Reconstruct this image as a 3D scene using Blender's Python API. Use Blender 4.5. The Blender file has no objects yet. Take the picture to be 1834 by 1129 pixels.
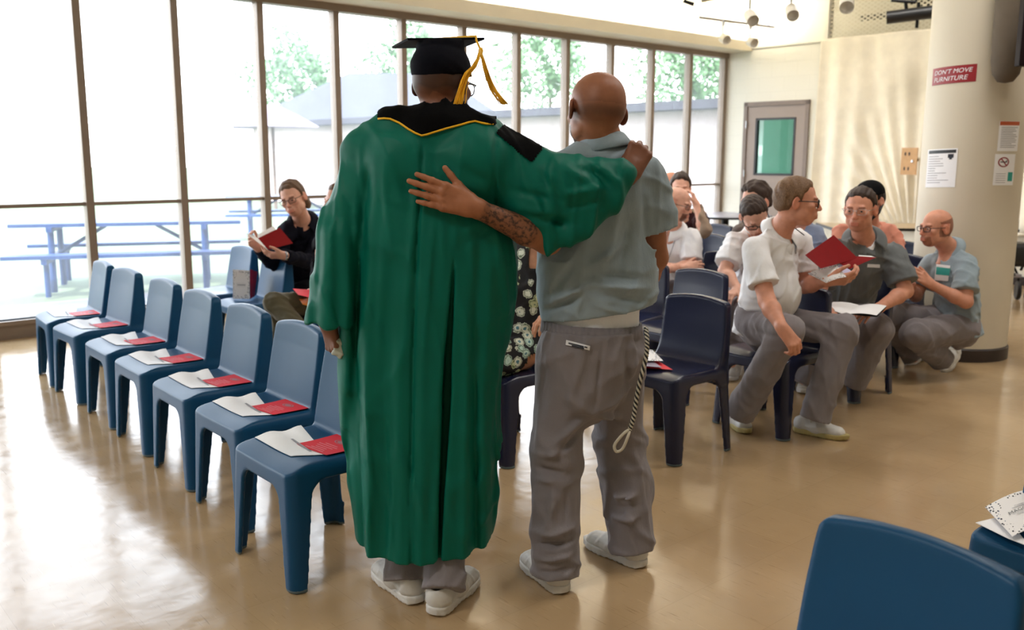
import bpy, bmesh, math, random
import numpy as np
from math import sin, cos, pi, radians
from mathutils import Vector, Matrix

random.seed(7)
SC = bpy.context.scene
COL = SC.collection
A3 = lambda *v: np.array(v, dtype=float)

# ------------------------------------------------------------------ camera model (1834 x 1129 frame)
FPX, PITCH, ROLL, CAMH, CXP, CYP = 1647.3, 0.1718, 0.0025, 1.5, 917.0, 564.5
_f = A3(0, cos(PITCH), -sin(PITCH)); _u = A3(0, sin(PITCH), cos(PITCH)); _x = A3(1, 0, 0)
CRX = cos(ROLL) * _x + sin(ROLL) * _u
CUP = -sin(ROLL) * _x + cos(ROLL) * _u

def ray(px, py):
    return _f + CRX * (px - CXP) / FPX - CUP * (py - CYP) / FPX

def at(px, py, Y):
    d = ray(px, py)
    return A3(0, 0, CAMH) + d * Y / d[1]

def gnd(px, py, z=0.0):
    d = ray(px, py)
    return A3(0, 0, CAMH) + d * (z - CAMH) / d[2]

def unit(v):
    v = np.asarray(v, float)
    return v / (np.linalg.norm(v) + 1e-12)

# ------------------------------------------------------------------ materials
def lin(c):
    c = c / 255.0
    return c / 12.92 if c <= 0.04045 else ((c + 0.055) / 1.055) ** 2.4

def rgb(r, g, b):
    return (lin(r), lin(g), lin(b), 1.0)

class N:
    """tiny node-tree helper"""
    def __init__(s, name):
        s.m = bpy.data.materials.new(name); s.m.use_nodes = True
        s.t = s.m.node_tree; s.t.nodes.clear()
        s.out = s.n('ShaderNodeOutputMaterial')
    def n(s, ty, **kw):
        nd = s.t.nodes.new(ty)
        for k, v in kw.items():
            if k.startswith('i_'):
                key = k[2:]
                key = int(key) if key.isdigit() else key.replace('_', ' ')
                nd.inputs[key].default_value = v
            else:
                setattr(nd, k, v)
        return nd
    def l(s, a, b):
        s.t.links.new(a, b)
    def coord(s, kind='Object', scale=(1, 1, 1), rot=(0, 0, 0)):
        tc = s.n('ShaderNodeTexCoord'); mp = s.n('ShaderNodeMapping')
        mp.inputs['Scale'].default_value = scale; mp.inputs['Rotation'].default_value = rot
        s.l(tc.outputs[kind], mp.inputs['Vector']); return mp.outputs['Vector']
    def coord2(s, rot, scale):
        '''turn first, then stretch'''
        v = s.coord(rot=(0, 0, rot)); mp = s.n('ShaderNodeMapping'); mp.inputs['Scale'].default_value = scale
        s.l(v, mp.inputs['Vector']); return mp.outputs['Vector']
    def noise(s, vec, scale, detail=4, rough=0.5):
        nd = s.n('ShaderNodeTexNoise'); nd.inputs['Scale'].default_value = scale
        nd.inputs['Detail'].default_value = detail; nd.inputs['Roughness'].default_value = rough
        if vec is not None: s.l(vec, nd.inputs['Vector'])
        return nd.outputs['Fac']
    def ramp(s, fac, stops, mode='LINEAR'):
        nd = s.n('ShaderNodeValToRGB'); nd.color_ramp.interpolation = mode
        els = nd.color_ramp.elements
        while len(els) < len(stops): els.new(0.5)
        for e, (p, c) in zip(els, stops):
            e.position = p; e.color = c if len(c) == 4 else (*c, 1)
        s.l(fac, nd.inputs['Fac']); return nd.outputs['Color']
    def mix(s, fac, a, b, blend='MIX'):
        nd = s.n('ShaderNodeMix', data_type='RGBA', blend_type=blend)
        for sock, v in ((nd.inputs[0], fac), (nd.inputs[6], a), (nd.inputs[7], b)):
            if hasattr(v, 'is_linked') or isinstance(v, bpy.types.NodeSocket): s.l(v, sock)
            else: sock.default_value = v
        return nd.outputs[2]
    def math(s, op, a, b=None):
        nd = s.n('ShaderNodeMath', operation=op)
        for i, v in enumerate((a, b)):
            if v is None: continue
            if isinstance(v, bpy.types.NodeSocket): s.l(v, nd.inputs[i])
            else: nd.inputs[i].default_value = v
        return nd.outputs[0]
    def bsdf(s, color, rough=0.5, metal=0.0, bump=None, bstr=0.2, bdist=0.01, sheen=0.0, spec=0.5, trans=0.0, coat=0.0):
        b = s.n('ShaderNodeBsdfPrincipled')
        if isinstance(color, bpy.types.NodeSocket): s.l(color, b.inputs['Base Color'])
        else: b.inputs['Base Color'].default_value = color
        if isinstance(rough, bpy.types.NodeSocket): s.l(rough, b.inputs['Roughness'])
        else: b.inputs['Roughness'].default_value = rough
        b.inputs['Metallic'].default_value = metal
        b.inputs['Specular IOR Level'].default_value = spec
        b.inputs['Coat Weight'].default_value = coat
        b.inputs['Sheen Weight'].default_value = sheen
        b.inputs['Transmission Weight'].default_value = trans
        if bump is not None:
            bp = s.n('ShaderNodeBump'); bp.inputs['Strength'].default_value = bstr; bp.inputs['Distance'].default_value = bdist
            s.l(bump, bp.inputs['Height']); s.l(bp.outputs['Normal'], b.inputs['Normal'])
        s.l(b.outputs['BSDF'], s.out.inputs['Surface'])
        return b

def mul(c, k):
    return (c[0] * k, c[1] * k, c[2] * k, 1)

def m_plain(name, c, rough=0.5, metal=0.0, var=0.08, scale=12, bstr=0.0, spec=0.5, coat=0.0):
    n = N(name); v = n.coord()
    fac = n.noise(v, scale)
    col = n.ramp(fac, [(0.25, mul(c, 1 - var)), (0.75, mul(c, 1 + var))])
    n.bsdf(col, rough, metal, bump=fac if bstr else None, bstr=bstr, spec=spec, coat=coat)
    return n.m

def m_cloth(name, c, rough=0.85, var=0.10, weave=900, bstr=0.12, sheen=0.15, crease=0.25, cscale=9, spec=0.25):
    n = N(name); v = n.coord()
    big = n.noise(v, 7, 3)
    col = n.ramp(big, [(0.3, mul(c, 1 - var)), (0.7, mul(c, 1 + var))])
    fine = n.noise(v, weave * 0.35, 2)
    v2 = n.coord(scale=(1.6, 1.6, 0.7))
    cr = n.noise(v2, cscale, 3, 0.55)
    h = n.math('ADD', n.math('MULTIPLY', cr, crease), n.math('MULTIPLY', fine, 0.02 * bstr / 0.12))
    n.bsdf(col, rough, bump=h, bstr=0.6, bdist=0.05, sheen=sheen, spec=spec)
    return n.m

def m_skin(name, c, tattoo=False, rough=0.48):
    n = N(name); v = n.coord()
    f1 = n.noise(v, 30, 4)
    col = n.ramp(f1, [(0.25, (c[0] * 0.88, c[1] * 0.84, c[2] * 0.82, 1)), (0.75, (c[0] * 1.08, c[1] * 1.06, c[2] * 1.05, 1))])
    at_ = n.n('ShaderNodeAttribute', attribute_name='tint')
    col = n.mix(1.0, col, at_.outputs['Color'], 'MULTIPLY')
    if tattoo:
        ink = n.n('ShaderNodeAttribute', attribute_name='ink')
        vo = n.n('ShaderNodeTexVoronoi', feature='DISTANCE_TO_EDGE'); vo.inputs['Scale'].default_value = 42
        wv = n.noise(v, 90, 3)
        n.l(v, vo.inputs['Vector'])
        lines = n.ramp(vo.outputs['Distance'], [(0.10, (1, 1, 1, 1)), (0.30, (0.15, 0.15, 0.15, 1))])
        blot = n.ramp(wv, [(0.42, (0.1, 0.1, 0.1, 1)), (0.58, (1, 1, 1, 1))])
        msk = n.mix(1.0, lines, blot, 'MULTIPLY')
        fac = n.math('MULTIPLY', n.math('MULTIPLY', ink.outputs['Fac'], 0.95), n.math('ADD', n.math('MULTIPLY', msk, 0.62), 0.30))
        nd = n.n('ShaderNodeMix', data_type='RGBA')
        n.l(fac, nd.inputs[0]); n.l(col, nd.inputs[6]); nd.inputs[7].default_value = rgb(38, 34, 34)
        col = nd.outputs[2]
    fine = n.noise(v, 420, 3)
    n.bsdf(col, rough, bump=fine, bstr=0.12, bdist=0.004, spec=0.4)
    return n.m

def m_hair(name, c):
    n = N(name); v = n.coord(scale=(1, 1, 0.35))
    f1 = n.noise(v, 260, 3)
    col = n.ramp(f1, [(0.3, mul(c, 0.6)), (0.7, mul(c, 1.35))])
    n.bsdf(col, 0.55, bump=f1, bstr=0.4, bdist=0.006, spec=0.35)
    return n.m

# ------------------------------------------------------------------ object helpers
def tag(o, label=None, cat=None, group=None, kind=None):
    if label: o['label'] = label
    if cat: o['category'] = cat
    if group: o['group'] = group
    if kind: o['kind'] = kind
    return o

def empty(name, loc=(0, 0, 0), rz=0.0):
    o = bpy.data.objects.new(name, None); o.empty_display_size = 0.05
    o.location = Vector([float(a) for a in loc]); o.rotation_euler = (0, 0, rz)
    COL.objects.link(o); return o

def link(name, me, parent=None):
    o = bpy.data.objects.new(name, me); COL.objects.link(o)
    if parent is not None: o.parent = parent
    return o

def mesh(name, verts, faces, mats, smooth=True, fmat=None):
    me = bpy.data.meshes.new(name)
    V = np.asarray(verts, dtype=np.float32)
    if isinstance(faces, np.ndarray) and faces.ndim == 2:
        nf, k = faces.shape
        me.vertices.add(len(V)); me.vertices.foreach_set('co', V.ravel())
        me.loops.add(nf * k); me.loops.foreach_set('vertex_index', faces.astype(np.int32).ravel())
        me.polygons.add(nf); me.polygons.foreach_set('loop_start', np.arange(0, nf * k, k, dtype=np.int32))
        me.update(calc_edges=True)
    else:
        me.from_pydata(V.tolist(), [], [list(map(int, f)) for f in faces])
    if not isinstance(mats, (list, tuple)): mats = [mats]
    for m in mats: me.materials.append(m)
    if fmat is not None: me.polygons.foreach_set('material_index', np.asarray(fmat, dtype=np.int32))
    if smooth: me.polygons.foreach_set('use_smooth', np.ones(len(me.polygons), dtype=bool))
    me.update()
    return me

def obj(name, verts, faces, mats, parent=None, origin=None, smooth=True, fmat=None):
    V = np.asarray(verts, float)
    if origin is not None: V = V - np.asarray(origin, float)
    return link(name, mesh(name, V, faces, mats, smooth, fmat), parent)

def autosmooth(o, ang=35):
    """mark edges sharper than the angle, so flats stay flat"""
    bm = bmesh.new(); bm.from_mesh(o.data)
    a = radians(ang)
    for e in bm.edges:
        if len(e.link_faces) == 2: e.smooth = e.calc_face_angle(0) < a
        else: e.smooth = False
    for f in bm.faces: f.smooth = True
    bm.to_mesh(o.data); bm.free()
    return o

class MB:
    """collects shapes into one mesh"""
    def __init__(s): s.v = []; s.f = []; s.fm = []
    def add(s, v, f, mi=0):
        b = len(s.v); s.v += [tuple(map(float, p)) for p in v]
        s.f += [[i + b for i in q] for q in f]; s.fm += [mi] * len(f)
    def box(s, lo, hi, M=None, mi=0, bevel=0.0):
        x0, y0, z0 = lo; x1, y1, z1 = hi
        if bevel > 0:
            bm = bmesh.new(); bmesh.ops.create_cube(bm, size=1)
            for v in bm.verts:
                v.co = Vector(((x0 + x1) / 2 + v.co.x * (x1 - x0), (y0 + y1) / 2 + v.co.y * (y1 - y0), (z0 + z1) / 2 + v.co.z * (z1 - z0)))
            bmesh.ops.bevel(bm, geom=bm.edges[:], offset=bevel, segments=2, profile=0.7, affect='EDGES')
            s.bm(bm, M, mi); return s
        v = [(x, y, z) for z in (z0, z1) for y in (y0, y1) for x in (x0, x1)]
        f = [(0, 2, 3, 1), (4, 5, 7, 6), (0, 1, 5, 4), (2, 6, 7, 3), (0, 4, 6, 2), (1, 3, 7, 5)]
        s.add([M @ Vector(p) for p in v] if M is not None else v, f, mi); return s
    def bm(s, bm, M=None, mi=0):
        bm.verts.ensure_lookup_table(); bm.verts.index_update()
        v = [(M @ q.co if M is not None else q.co)[:] for q in bm.verts]
        s.add(v, [[q.index for q in f.verts] for f in bm.faces], mi); bm.free()
    def tube(s, pts, r, seg=10, cap=True, mi=0, flat=1.0):
        P = [np.asarray(p, float) for p in pts]; n = len(P)
        rr = r if hasattr(r, '__len__') else [r] * n
        T = [unit(P[min(i + 1, n - 1)] - P[max(i - 1, 0)]) for i in range(n)]
        up = A3(0, 0, 1) if abs(T[0][2]) < 0.9 else A3(1, 0, 0)
        a = unit(np.cross(T[0], up)); V = []
        for i in range(n):
            a = unit(a - T[i] * np.dot(a, T[i])); b = np.cross(T[i], a)
            for k in range(seg):
                t = 2 * pi * k / seg
                V.append(P[i] + rr[i] * (cos(t) * a + flat * sin(t) * b))
        F = [[i * seg + k, i * seg + (k + 1) % seg, (i + 1) * seg + (k + 1) % seg, (i + 1) * seg + k] for i in range(n - 1) for k in range(seg)]
        if cap: F += [list(range(seg))[::-1], [(n - 1) * seg + k for k in range(seg)]]
        s.add(V, F, mi); return s
    def lathe(s, prof, c=(0, 0, 0), seg=32, mi=0, M=None):
        V = []; n = len(prof)
        for (r, z) in prof:
            for k in range(seg):
                t = 2 * pi * k / seg
                p = Vector((c[0] + r * cos(t), c[1] + r * sin(t), c[2] + z)); V.append((M @ p)[:] if M is not None else p[:])
        F = [[i * seg + k, i * seg + (k + 1) % seg, (i + 1) * seg + (k + 1) % seg, (i + 1) * seg + k] for i in range(n - 1) for k in range(seg)]
        if prof[0][0] > 1e-6: F.append(list(range(seg))[::-1])
        if prof[-1][0] > 1e-6: F.append([(n - 1) * seg + k for k in range(seg)])
        s.add(V, F, mi); return s
    def quad(s, a, b, c, d, mi=0):
        s.add([a, b, c, d], [(0, 1, 2, 3)], mi); return s
    def slab(s, poly, nrm, th, mi=0):
        """flat polygon with thickness along nrm"""
        nrm = np.asarray(nrm, float); P = [np.asarray(p, float) for p in poly]; n = len(P)
        s.add(P + [p + nrm * th for p in P], [list(range(n))[::-1], [i + n for i in range(n)]] + [[i, (i + 1) % n, (i + 1) % n + n, i + n] for i in range(n)], mi); return s
    def build(s, name, mats, parent=None, origin=None, smooth=False, ang=None):
        o = obj(name, s.v, s.f, mats, parent, origin, smooth, s.fm)
        bm = bmesh.new(); bm.from_mesh(o.data); bmesh.ops.recalc_face_normals(bm, faces=bm.faces[:]); bm.to_mesh(o.data); bm.free()
        if ang: autosmooth(o, ang)
        return o

def copy_tree(o, parent=None):
    c = o.copy(); COL.objects.link(c)
    if parent is not None: c.parent = parent
    for ch in list(o.children): copy_tree(ch, c)
    return c

# ------------------------------------------------------------------ signed-distance modelling
class SDF:
    def __init__(s): s.ops = []
    def add(s, fn, lo, hi, k=0.02): s.ops.append(('add', fn, np.asarray(lo, float), np.asarray(hi, float), k)); return s
    def sub(s, fn, lo, hi, k=0.005): s.ops.append(('sub', fn, np.asarray(lo, float), np.asarray(hi, float), k)); return s
    def cut(s, fn): s.ops.append(('cut', fn, None, None, 0)); return s
    def warp(s, fn): s.ops.append(('warp', fn, None, None, 0)); return s
    # shapes
    def rc(s, a, b, ra, rb, k=0.02, op='add'):
        a = np.asarray(a, float); b = np.asarray(b, float); ab = b - a; L2 = max(ab @ ab, 1e-9); r = max(ra, rb)
        def fn(X, Y, Z):
            px, py, pz = X - a[0], Y - a[1], Z - a[2]
            t = np.clip((px * ab[0] + py * ab[1] + pz * ab[2]) / L2, 0, 1)
            return np.sqrt((px - t * ab[0]) ** 2 + (py - t * ab[1]) ** 2 + (pz - t * ab[2]) ** 2) - (ra + (rb - ra) * t)
        lo = np.minimum(a, b) - r; hi = np.maximum(a, b) + r
        return getattr(s, op)(fn, lo, hi, k)
    def rce(s, a, b, ra, rb, axis, sq, k=0.03, op='add'):
        """round cone squashed along axis to the share sq"""
        a = np.asarray(a, float); b = np.asarray(b, float); ab = b - a; ax = unit(axis)
        ab2 = ab + ax * (ab @ ax) * (1 / sq - 1); L2 = max(ab2 @ ab2, 1e-9); r = max(ra, rb)
        def fn(X, Y, Z):
            px, py, pz = X - a[0], Y - a[1], Z - a[2]
            c = (px * ax[0] + py * ax[1] + pz * ax[2]) * (1 / sq - 1)
            px, py, pz = px + c * ax[0], py + c * ax[1], pz + c * ax[2]
            t = np.clip((px * ab2[0] + py * ab2[1] + pz * ab2[2]) / L2, 0, 1)
            return (np.sqrt((px - t * ab2[0]) ** 2 + (py - t * ab2[1]) ** 2 + (pz - t * ab2[2]) ** 2) - (ra + (rb - ra) * t)) * (0.5 + 0.5 * sq)
        lo = np.minimum(a, b) - r; hi = np.maximum(a, b) + r
        return getattr(s, op)(fn, lo, hi, k)
    def ell(s, c, r, Rm=None, k=0.02, op='add'):
        c = np.asarray(c, float); r = np.asarray(r, float)
        Rm = np.eye(3) if Rm is None else np.asarray(Rm, float)   # columns = axes
        def fn(X, Y, Z):
            px, py, pz = X - c[0], Y - c[1], Z - c[2]
            q = [px * Rm[0, i] + py * Rm[1, i] + pz * Rm[2, i] for i in range(3)]
            k0 = np.sqrt(sum((q[i] / r[i]) ** 2 for i in range(3)))
            k1 = np.sqrt(sum((q[i] / r[i] ** 2) ** 2 for i in range(3))) + 1e-9
            return k0 * (k0 - 1) / k1
        e = np.abs(Rm) @ r
        return getattr(s, op)(fn, c - e, c + e, k)
    def box(s, c, h, Rm=None, rad=0.005, k=0.01, op='add'):
        c = np.asarray(c, float); h = np.asarray(h, float) - rad
        Rm = np.eye(3) if Rm is None else np.asarray(Rm, float)
        def fn(X, Y, Z):
            px, py, pz = X - c[0], Y - c[1], Z - c[2]
            q = [np.abs(px * Rm[0, i] + py * Rm[1, i] + pz * Rm[2, i]) - h[i] for i in range(3)]
            out = np.sqrt(sum(np.maximum(a, 0) ** 2 for a in q))
            return out + np.minimum(np.maximum(np.maximum(q[0], q[1]), q[2]), 0) - rad
        e = np.abs(Rm) @ (h + rad)
        return getattr(s, op)(fn, c - e, c + e, k)
    def plane(s, p, n):
        """keep the side against n"""
        p = np.asarray(p, float); n = unit(n)
        return s.cut(lambda X, Y, Z: (X - p[0]) * n[0] + (Y - p[1]) * n[1] + (Z - p[2]) * n[2])
    def bounds(s):
        los = [o[2] for o in s.ops if o[0] == 'add']; his = [o[3] for o in s.ops if o[0] == 'add']
        return np.min(los, 0), np.max(his, 0)
    def mesh(s, h, lo=None, hi=None):
        l0, h0 = s.bounds()
        lo = l0 if lo is None else np.maximum(np.asarray(lo, float), l0)
        hi = h0 if hi is None else np.minimum(np.asarray(hi, float), h0)
        lo = lo - 3 * h; hi = hi + 3 * h
        n = np.ceil((hi - lo) / h).astype(int) + 1
        xs = [(lo[i] + h * np.arange(n[i])).astype(np.float32) for i in range(3)]
        F = np.full(n, 0.5, np.float32)
        for op, fn, a, b, k in s.ops:
            if op in ('cut', 'warp'): sl = [slice(0, n[i]) for i in range(3)]
            else:
                pad = k * 1.2 + 3 * h
                i0 = np.clip(np.floor((a - pad - lo) / h).astype(int), 0, n); i1 = np.clip(np.ceil((b + pad - lo) / h).astype(int) + 1, 0, n)
                if np.any(i1 <= i0): continue
                sl = [slice(i0[i], i1[i]) for i in range(3)]
            X = xs[0][sl[0]][:, None, None]; Y = xs[1][sl[1]][None, :, None]; Z = xs[2][sl[2]][None, None, :]
            G = F[tuple(sl)]
            if op == 'warp':
                msk = np.abs(G) < 0.06
                ii, jj, kk = np.nonzero(msk)
                G[ii, jj, kk] += fn(xs[0][ii], xs[1][jj], xs[2][kk]).astype(np.float32)
                continue
            d = np.asarray(fn(X, Y, Z), dtype=np.float32)
            if op == 'cut': F[tuple(sl)] = np.maximum(G, d); continue
            if op == 'sub':
                d = -d
                if k > 0:
                    hh = np.clip(0.5 - 0.5 * (d - G) / k, 0, 1); F[tuple(sl)] = d * (1 - hh) + G * hh + k * hh * (1 - hh)
                else: F[tuple(sl)] = np.maximum(G, d)
            else:
                if k > 0:
                    hh = np.clip(0.5 + 0.5 * (d - G) / k, 0, 1); F[tuple(sl)] = d * (1 - hh) + G * hh - k * hh * (1 - hh)
                else: F[tuple(sl)] = np.minimum(G, d)
        F[0] = F[-1] = 0.3; F[:, 0] = F[:, -1] = 0.3; F[:, :, 0] = F[:, :, -1] = 0.3
        return nets(F, lo, h)

def nets(F, lo, h):
    """naive surface nets -> verts, quads"""
    S = F < 0
    nx, ny, nz = F.shape
    cnt = np.zeros((nx - 1, ny - 1, nz - 1), np.int8)
    corners = [(i, j, k) for i in (0, 1) for j in (0, 1) for k in (0, 1)]
    for i, j, k in corners: cnt += S[i:nx - 1 + i, j:ny - 1 + j, k:nz - 1 + k]
    act = (cnt > 0) & (cnt < 8)
    I = np.argwhere(act)
    if len(I) == 0: return np.zeros((0, 3)), np.zeros((0, 4), int)
    idx = np.full(act.shape, -1, np.int32); idx[tuple(I.T)] = np.arange(len(I))
    val = {c: F[I[:, 0] + c[0], I[:, 1] + c[1], I[:, 2] + c[2]] for c in corners}
    acc = np.zeros((len(I), 3)); num = np.zeros(len(I))
    for c in corners:
        for ax in range(3):
            if c[ax] == 1: continue
            d = list(c); d[ax] = 1; d = tuple(d)
            a, b = val[c], val[d]
            m = (a < 0) != (b < 0)
            t = np.where(m, a / np.where(m, a - b, 1), 0)
            p = np.zeros((len(I), 3)); p[:] = c; p[:, ax] = t
            acc += p * m[:, None]; num += m
    V = (I + acc / num[:, None]) * h + lo
    quads = []
    for ax in range(3):
        o1, o2 = (ax + 1) % 3, (ax + 2) % 3
        sl0 = [slice(None)] * 3; sl1 = [slice(None)] * 3
        sl0[ax] = slice(0, -1); sl1[ax] = slice(1, None)
        a = S[tuple(sl0)]; b = S[tuple(sl1)]
        for flip in (False, True):
            E = np.argwhere((a & ~b) if not flip else (~a & b))
            ok = (E[:, o1] > 0) & (E[:, o2] > 0) & (E[:, o1] < F.shape[o1] - 1) & (E[:, o2] < F.shape[o2] - 1)
            E = E[ok]
            if len(E) == 0: continue
            q = []
            for (u, v) in ((0, 0), (1, 0), (1, 1), (0, 1)):
                C = E.copy(); C[:, o1] -= u; C[:, o2] -= v
                q.append(idx[tuple(C.T)])
            q = np.stack(q, 1)
            if flip: q = q[:, ::-1]
            quads.append(q)
    Q = np.concatenate(quads)
    return V, Q

def relax(V, Q, it=2, lam=0.5):
    """light Laplacian smoothing"""
    n = len(V)
    A = np.concatenate([Q[:, 0], Q[:, 1], Q[:, 2], Q[:, 3], Q[:, 1], Q[:, 2], Q[:, 3], Q[:, 0]])
    B = np.concatenate([Q[:, 1], Q[:, 2], Q[:, 3], Q[:, 0], Q[:, 0], Q[:, 1], Q[:, 2], Q[:, 3]])
    c = np.maximum(np.bincount(A, minlength=n), 1)[:, None]
    for _ in range(it):
        acc = np.stack([np.bincount(A, weights=V[B, k], minlength=n) for k in range(3)], 1)
        V = V * (1 - lam) + lam * acc / c
    return V

def join(parts):
    Vs, Qs, o = [], [], 0
    for V, Q in parts:
        Vs.append(V); Qs.append(Q + o); o += len(V)
    return np.concatenate(Vs), np.concatenate(Qs)

def folds(seed, amp=0.006, wl=(0.05, 0.13), n=5, bias=(1, 1, 0.35)):
    """soft irregular cloth creases as a distance offset"""
    r = np.random.RandomState(seed); ks = []
    for i in range(n):
        d = unit(r.randn(3) * np.asarray(bias)); w = r.uniform(*wl) * 2.2
        ks.append((d * 2 * pi / w, r.uniform(0, 6.28), unit(r.randn(3)) * 2 * pi / r.uniform(0.25, 0.5), r.uniform(0, 6.28), unit(r.randn(3)) * 2 * pi / r.uniform(0.3, 0.6), 2.1 * amp * r.uniform(0.6, 1.0)))
    def fn(X, Y, Z):
        o = 0
        for k, ph, m, ps, g, a in ks:
            v = np.sin(k[0] * X + k[1] * Y + k[2] * Z + ph + 1.4 * np.sin(m[0] * X + m[1] * Y + m[2] * Z + ps))
            msk = 0.5 + 0.5 * np.sin(g[0] * X + g[1] * Y + g[2] * Z + ps * 2)
            o = o - a * msk * np.exp(-(v / 0.40) ** 2) + a * 0.22
        return o
    return fn

def seg_warp(segs, ylim=None, d3=False):
    """creases along measured lines: (A, B, height, width, sign) in world X-Z"""
    def fn(X, Y, Z):
        o = 0 * X
        for a, b, am, w, sg in segs:
            dx, dz = b[0] - a[0], b[2] - a[2]; L2 = dx * dx + dz * dz
            t = ((X - a[0]) * dx + (Z - a[2]) * dz) / L2; tc = np.clip(t, 0, 1)
            r = np.sqrt((X - a[0] - tc * dx) ** 2 + (Z - a[2] - tc * dz) ** 2)
            o = o - sg * am * np.exp(-(r / w) ** 2) * np.sin(np.clip(tc, 0.06, 0.94) * pi)
        if ylim is not None: o = o * np.clip((ylim - Y) / 0.05, 0, 1)
        return o
    return fn
WORLD_STRENGTH, SUN_STRENGTH, LAMP_W, COVE_W, EXPOSURE = 7.5, 10.0, 30.0, 55.0, -0.02
LAMPS = [(-1.2, 6.4, 2.3), (3.2, 7.0, 0.8), (6.0, 3.6, 1.7), (10.0, 3.6, 1.2), (5.6, 6.6, 1.6), (9.5, 7.6, 1.0), (9.5, 11.0, 0.7)]
# ------------------------------------------------------------------ materials used in the place
M = {}
M['anod'] = m_plain('bronze_aluminium', rgb(136, 120, 106), 0.42, 0.15, 0.06, 8)
M['cream'] = m_plain('cream_paint', rgb(232, 228, 214), 0.6, 0, 0.03, 4)
M['fascia'] = m_plain('fascia_paint', rgb(214, 204, 180), 0.6, 0, 0.03, 4)
M['white'] = m_plain('white_paint', rgb(240, 238, 230), 0.6, 0, 0.02, 4)
M['column'] = m_plain('column_paint', rgb(216, 206, 186), 0.5, 0, 0.03, 3)
M['darkbase'] = m_plain('dark_vinyl', rgb(46, 34, 30), 0.45)
M['doorpaint'] = m_plain('taupe_door_paint', rgb(150, 134, 124), 0.45, 0, 0.04, 5)
M['doorframe'] = m_plain('taupe_frame_paint', rgb(126, 110, 100), 0.45)
M['black'] = m_plain('black_plastic', rgb(20, 20, 24), 0.4)
M['blackmetal'] = m_plain('black_metal', rgb(24, 24, 26), 0.35, 0.6)
M['steel'] = m_plain('bright_steel', rgb(190, 192, 196), 0.25, 1.0)
M['tabletop'] = m_plain('grey_laminate', rgb(150, 146, 156), 0.25, 0, 0.04, 30)
M['tantop'] = m_plain('tan_laminate', rgb(176, 152, 118), 0.3, 0, 0.06, 20)
M['paper'] = m_plain('white_paper', rgb(248, 248, 251), 0.75, 0, 0.02, 20)
M['red'] = m_plain('red_card', rgb(228, 28, 48), 0.6, 0, 0.04, 20)
M['dred'] = m_plain('dark_red_card', rgb(132, 2, 8), 0.6, 0, 0.04, 20, spec=0.15)
M['ink'] = m_plain('printed_ink', rgb(44, 48, 60), 0.7)
M['inkb'] = m_plain('blue_grey_ink', rgb(92, 108, 140), 0.7)
M['greyink'] = m_plain('grey_ink', rgb(150, 150, 156), 0.7)
M['signred'] = m_plain('engraved_red_plastic', rgb(150, 22, 34), 0.4)
M['orange'] = m_plain('orange_print', rgb(196, 92, 52), 0.6)
M['teal'] = m_plain('teal_print', rgb(40, 160, 150), 0.5)
M['plate'] = m_plain('tan_wood_plate', rgb(206, 164, 118), 0.5, 0, 0.08, 20)
M['lampwhite'] = m_plain('lamp_white_enamel', rgb(214, 208, 196), 0.4)
M['gold'] = m_cloth('gold_thread', rgb(252, 192, 36), 0.6, 0.15, 400)
M['bluepaint'] = m_plain('blue_paint', rgb(24, 54, 104), 0.5, 0, 0.06, 6, spec=0.2)
M['roof'] = m_plain('dark_shingle', rgb(58, 58, 66), 0.85, 0, 0.2, 6)
M['brickpale'] = m_plain('pale_brick', rgb(190, 176, 176), 0.85, 0, 0.1, 6)
M['leaf'] = m_plain('tree_leaf', rgb(104, 138, 98), 0.7, 0, 0.35, 3)
M['bark'] = m_plain('bark', rgb(96, 78, 64), 0.9, 0, 0.2, 8)
M['umb'] = m_plain('lilac_canvas', rgb(150, 136, 160), 0.8)

def m_floor():
    n = N('waxed_vinyl_tile')
    v = n.coord(rot=(0, 0, -0.72))
    st = n.coord2(0.86, (1.0, 17.0, 1))
    base = n.noise(v, 1.3, 4)
    col = n.ramp(base, [(0.3, rgb(170, 142, 106)), (0.7, rgb(190, 162, 124))])
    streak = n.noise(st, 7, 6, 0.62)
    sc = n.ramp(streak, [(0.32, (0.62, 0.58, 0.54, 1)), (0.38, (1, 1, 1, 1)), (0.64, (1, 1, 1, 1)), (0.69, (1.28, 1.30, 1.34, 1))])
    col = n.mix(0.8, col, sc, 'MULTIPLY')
    br = n.n('ShaderNodeTexBrick', offset=0.0, squash=1.0)
    br.inputs['Scale'].default_value = 1.0; br.inputs['Brick Width'].default_value = 0.305; br.inputs['Row Height'].default_value = 0.305
    br.inputs['Mortar Size'].default_value = 0.0016; br.inputs['Mortar Smooth'].default_value = 0.6
    br.inputs['Color1'].default_value = (1, 1, 1, 1); br.inputs['Color2'].default_value = (0.93, 0.92, 0.91, 1); br.inputs['Mortar'].default_value = (0.78, 0.76, 0.73, 1)
    n.l(v, br.inputs['Vector'])
    col = n.mix(0.6, col, br.outputs['Color'], 'MULTIPLY')
    scuff = n.noise(n.coord2(1.25, (2.0, 12, 1)), 5, 5, 0.7)
    sd = n.ramp(scuff, [(0.28, (0.45, 0.42, 0.4, 1)), (0.32, (1, 1, 1, 1))])
    col = n.mix(0.5, col, sd, 'MULTIPLY')
    rg = n.ramp(n.noise(v, 9, 5), [(0.3, (0.12, 0.12, 0.12, 1)), (0.75, (0.24, 0.24, 0.24, 1))])
    wob = n.noise(v, 5.5, 3)
    n.bsdf(col, rg, bump=wob, bstr=0.10, bdist=0.02, spec=0.5)
    return n.m

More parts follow.
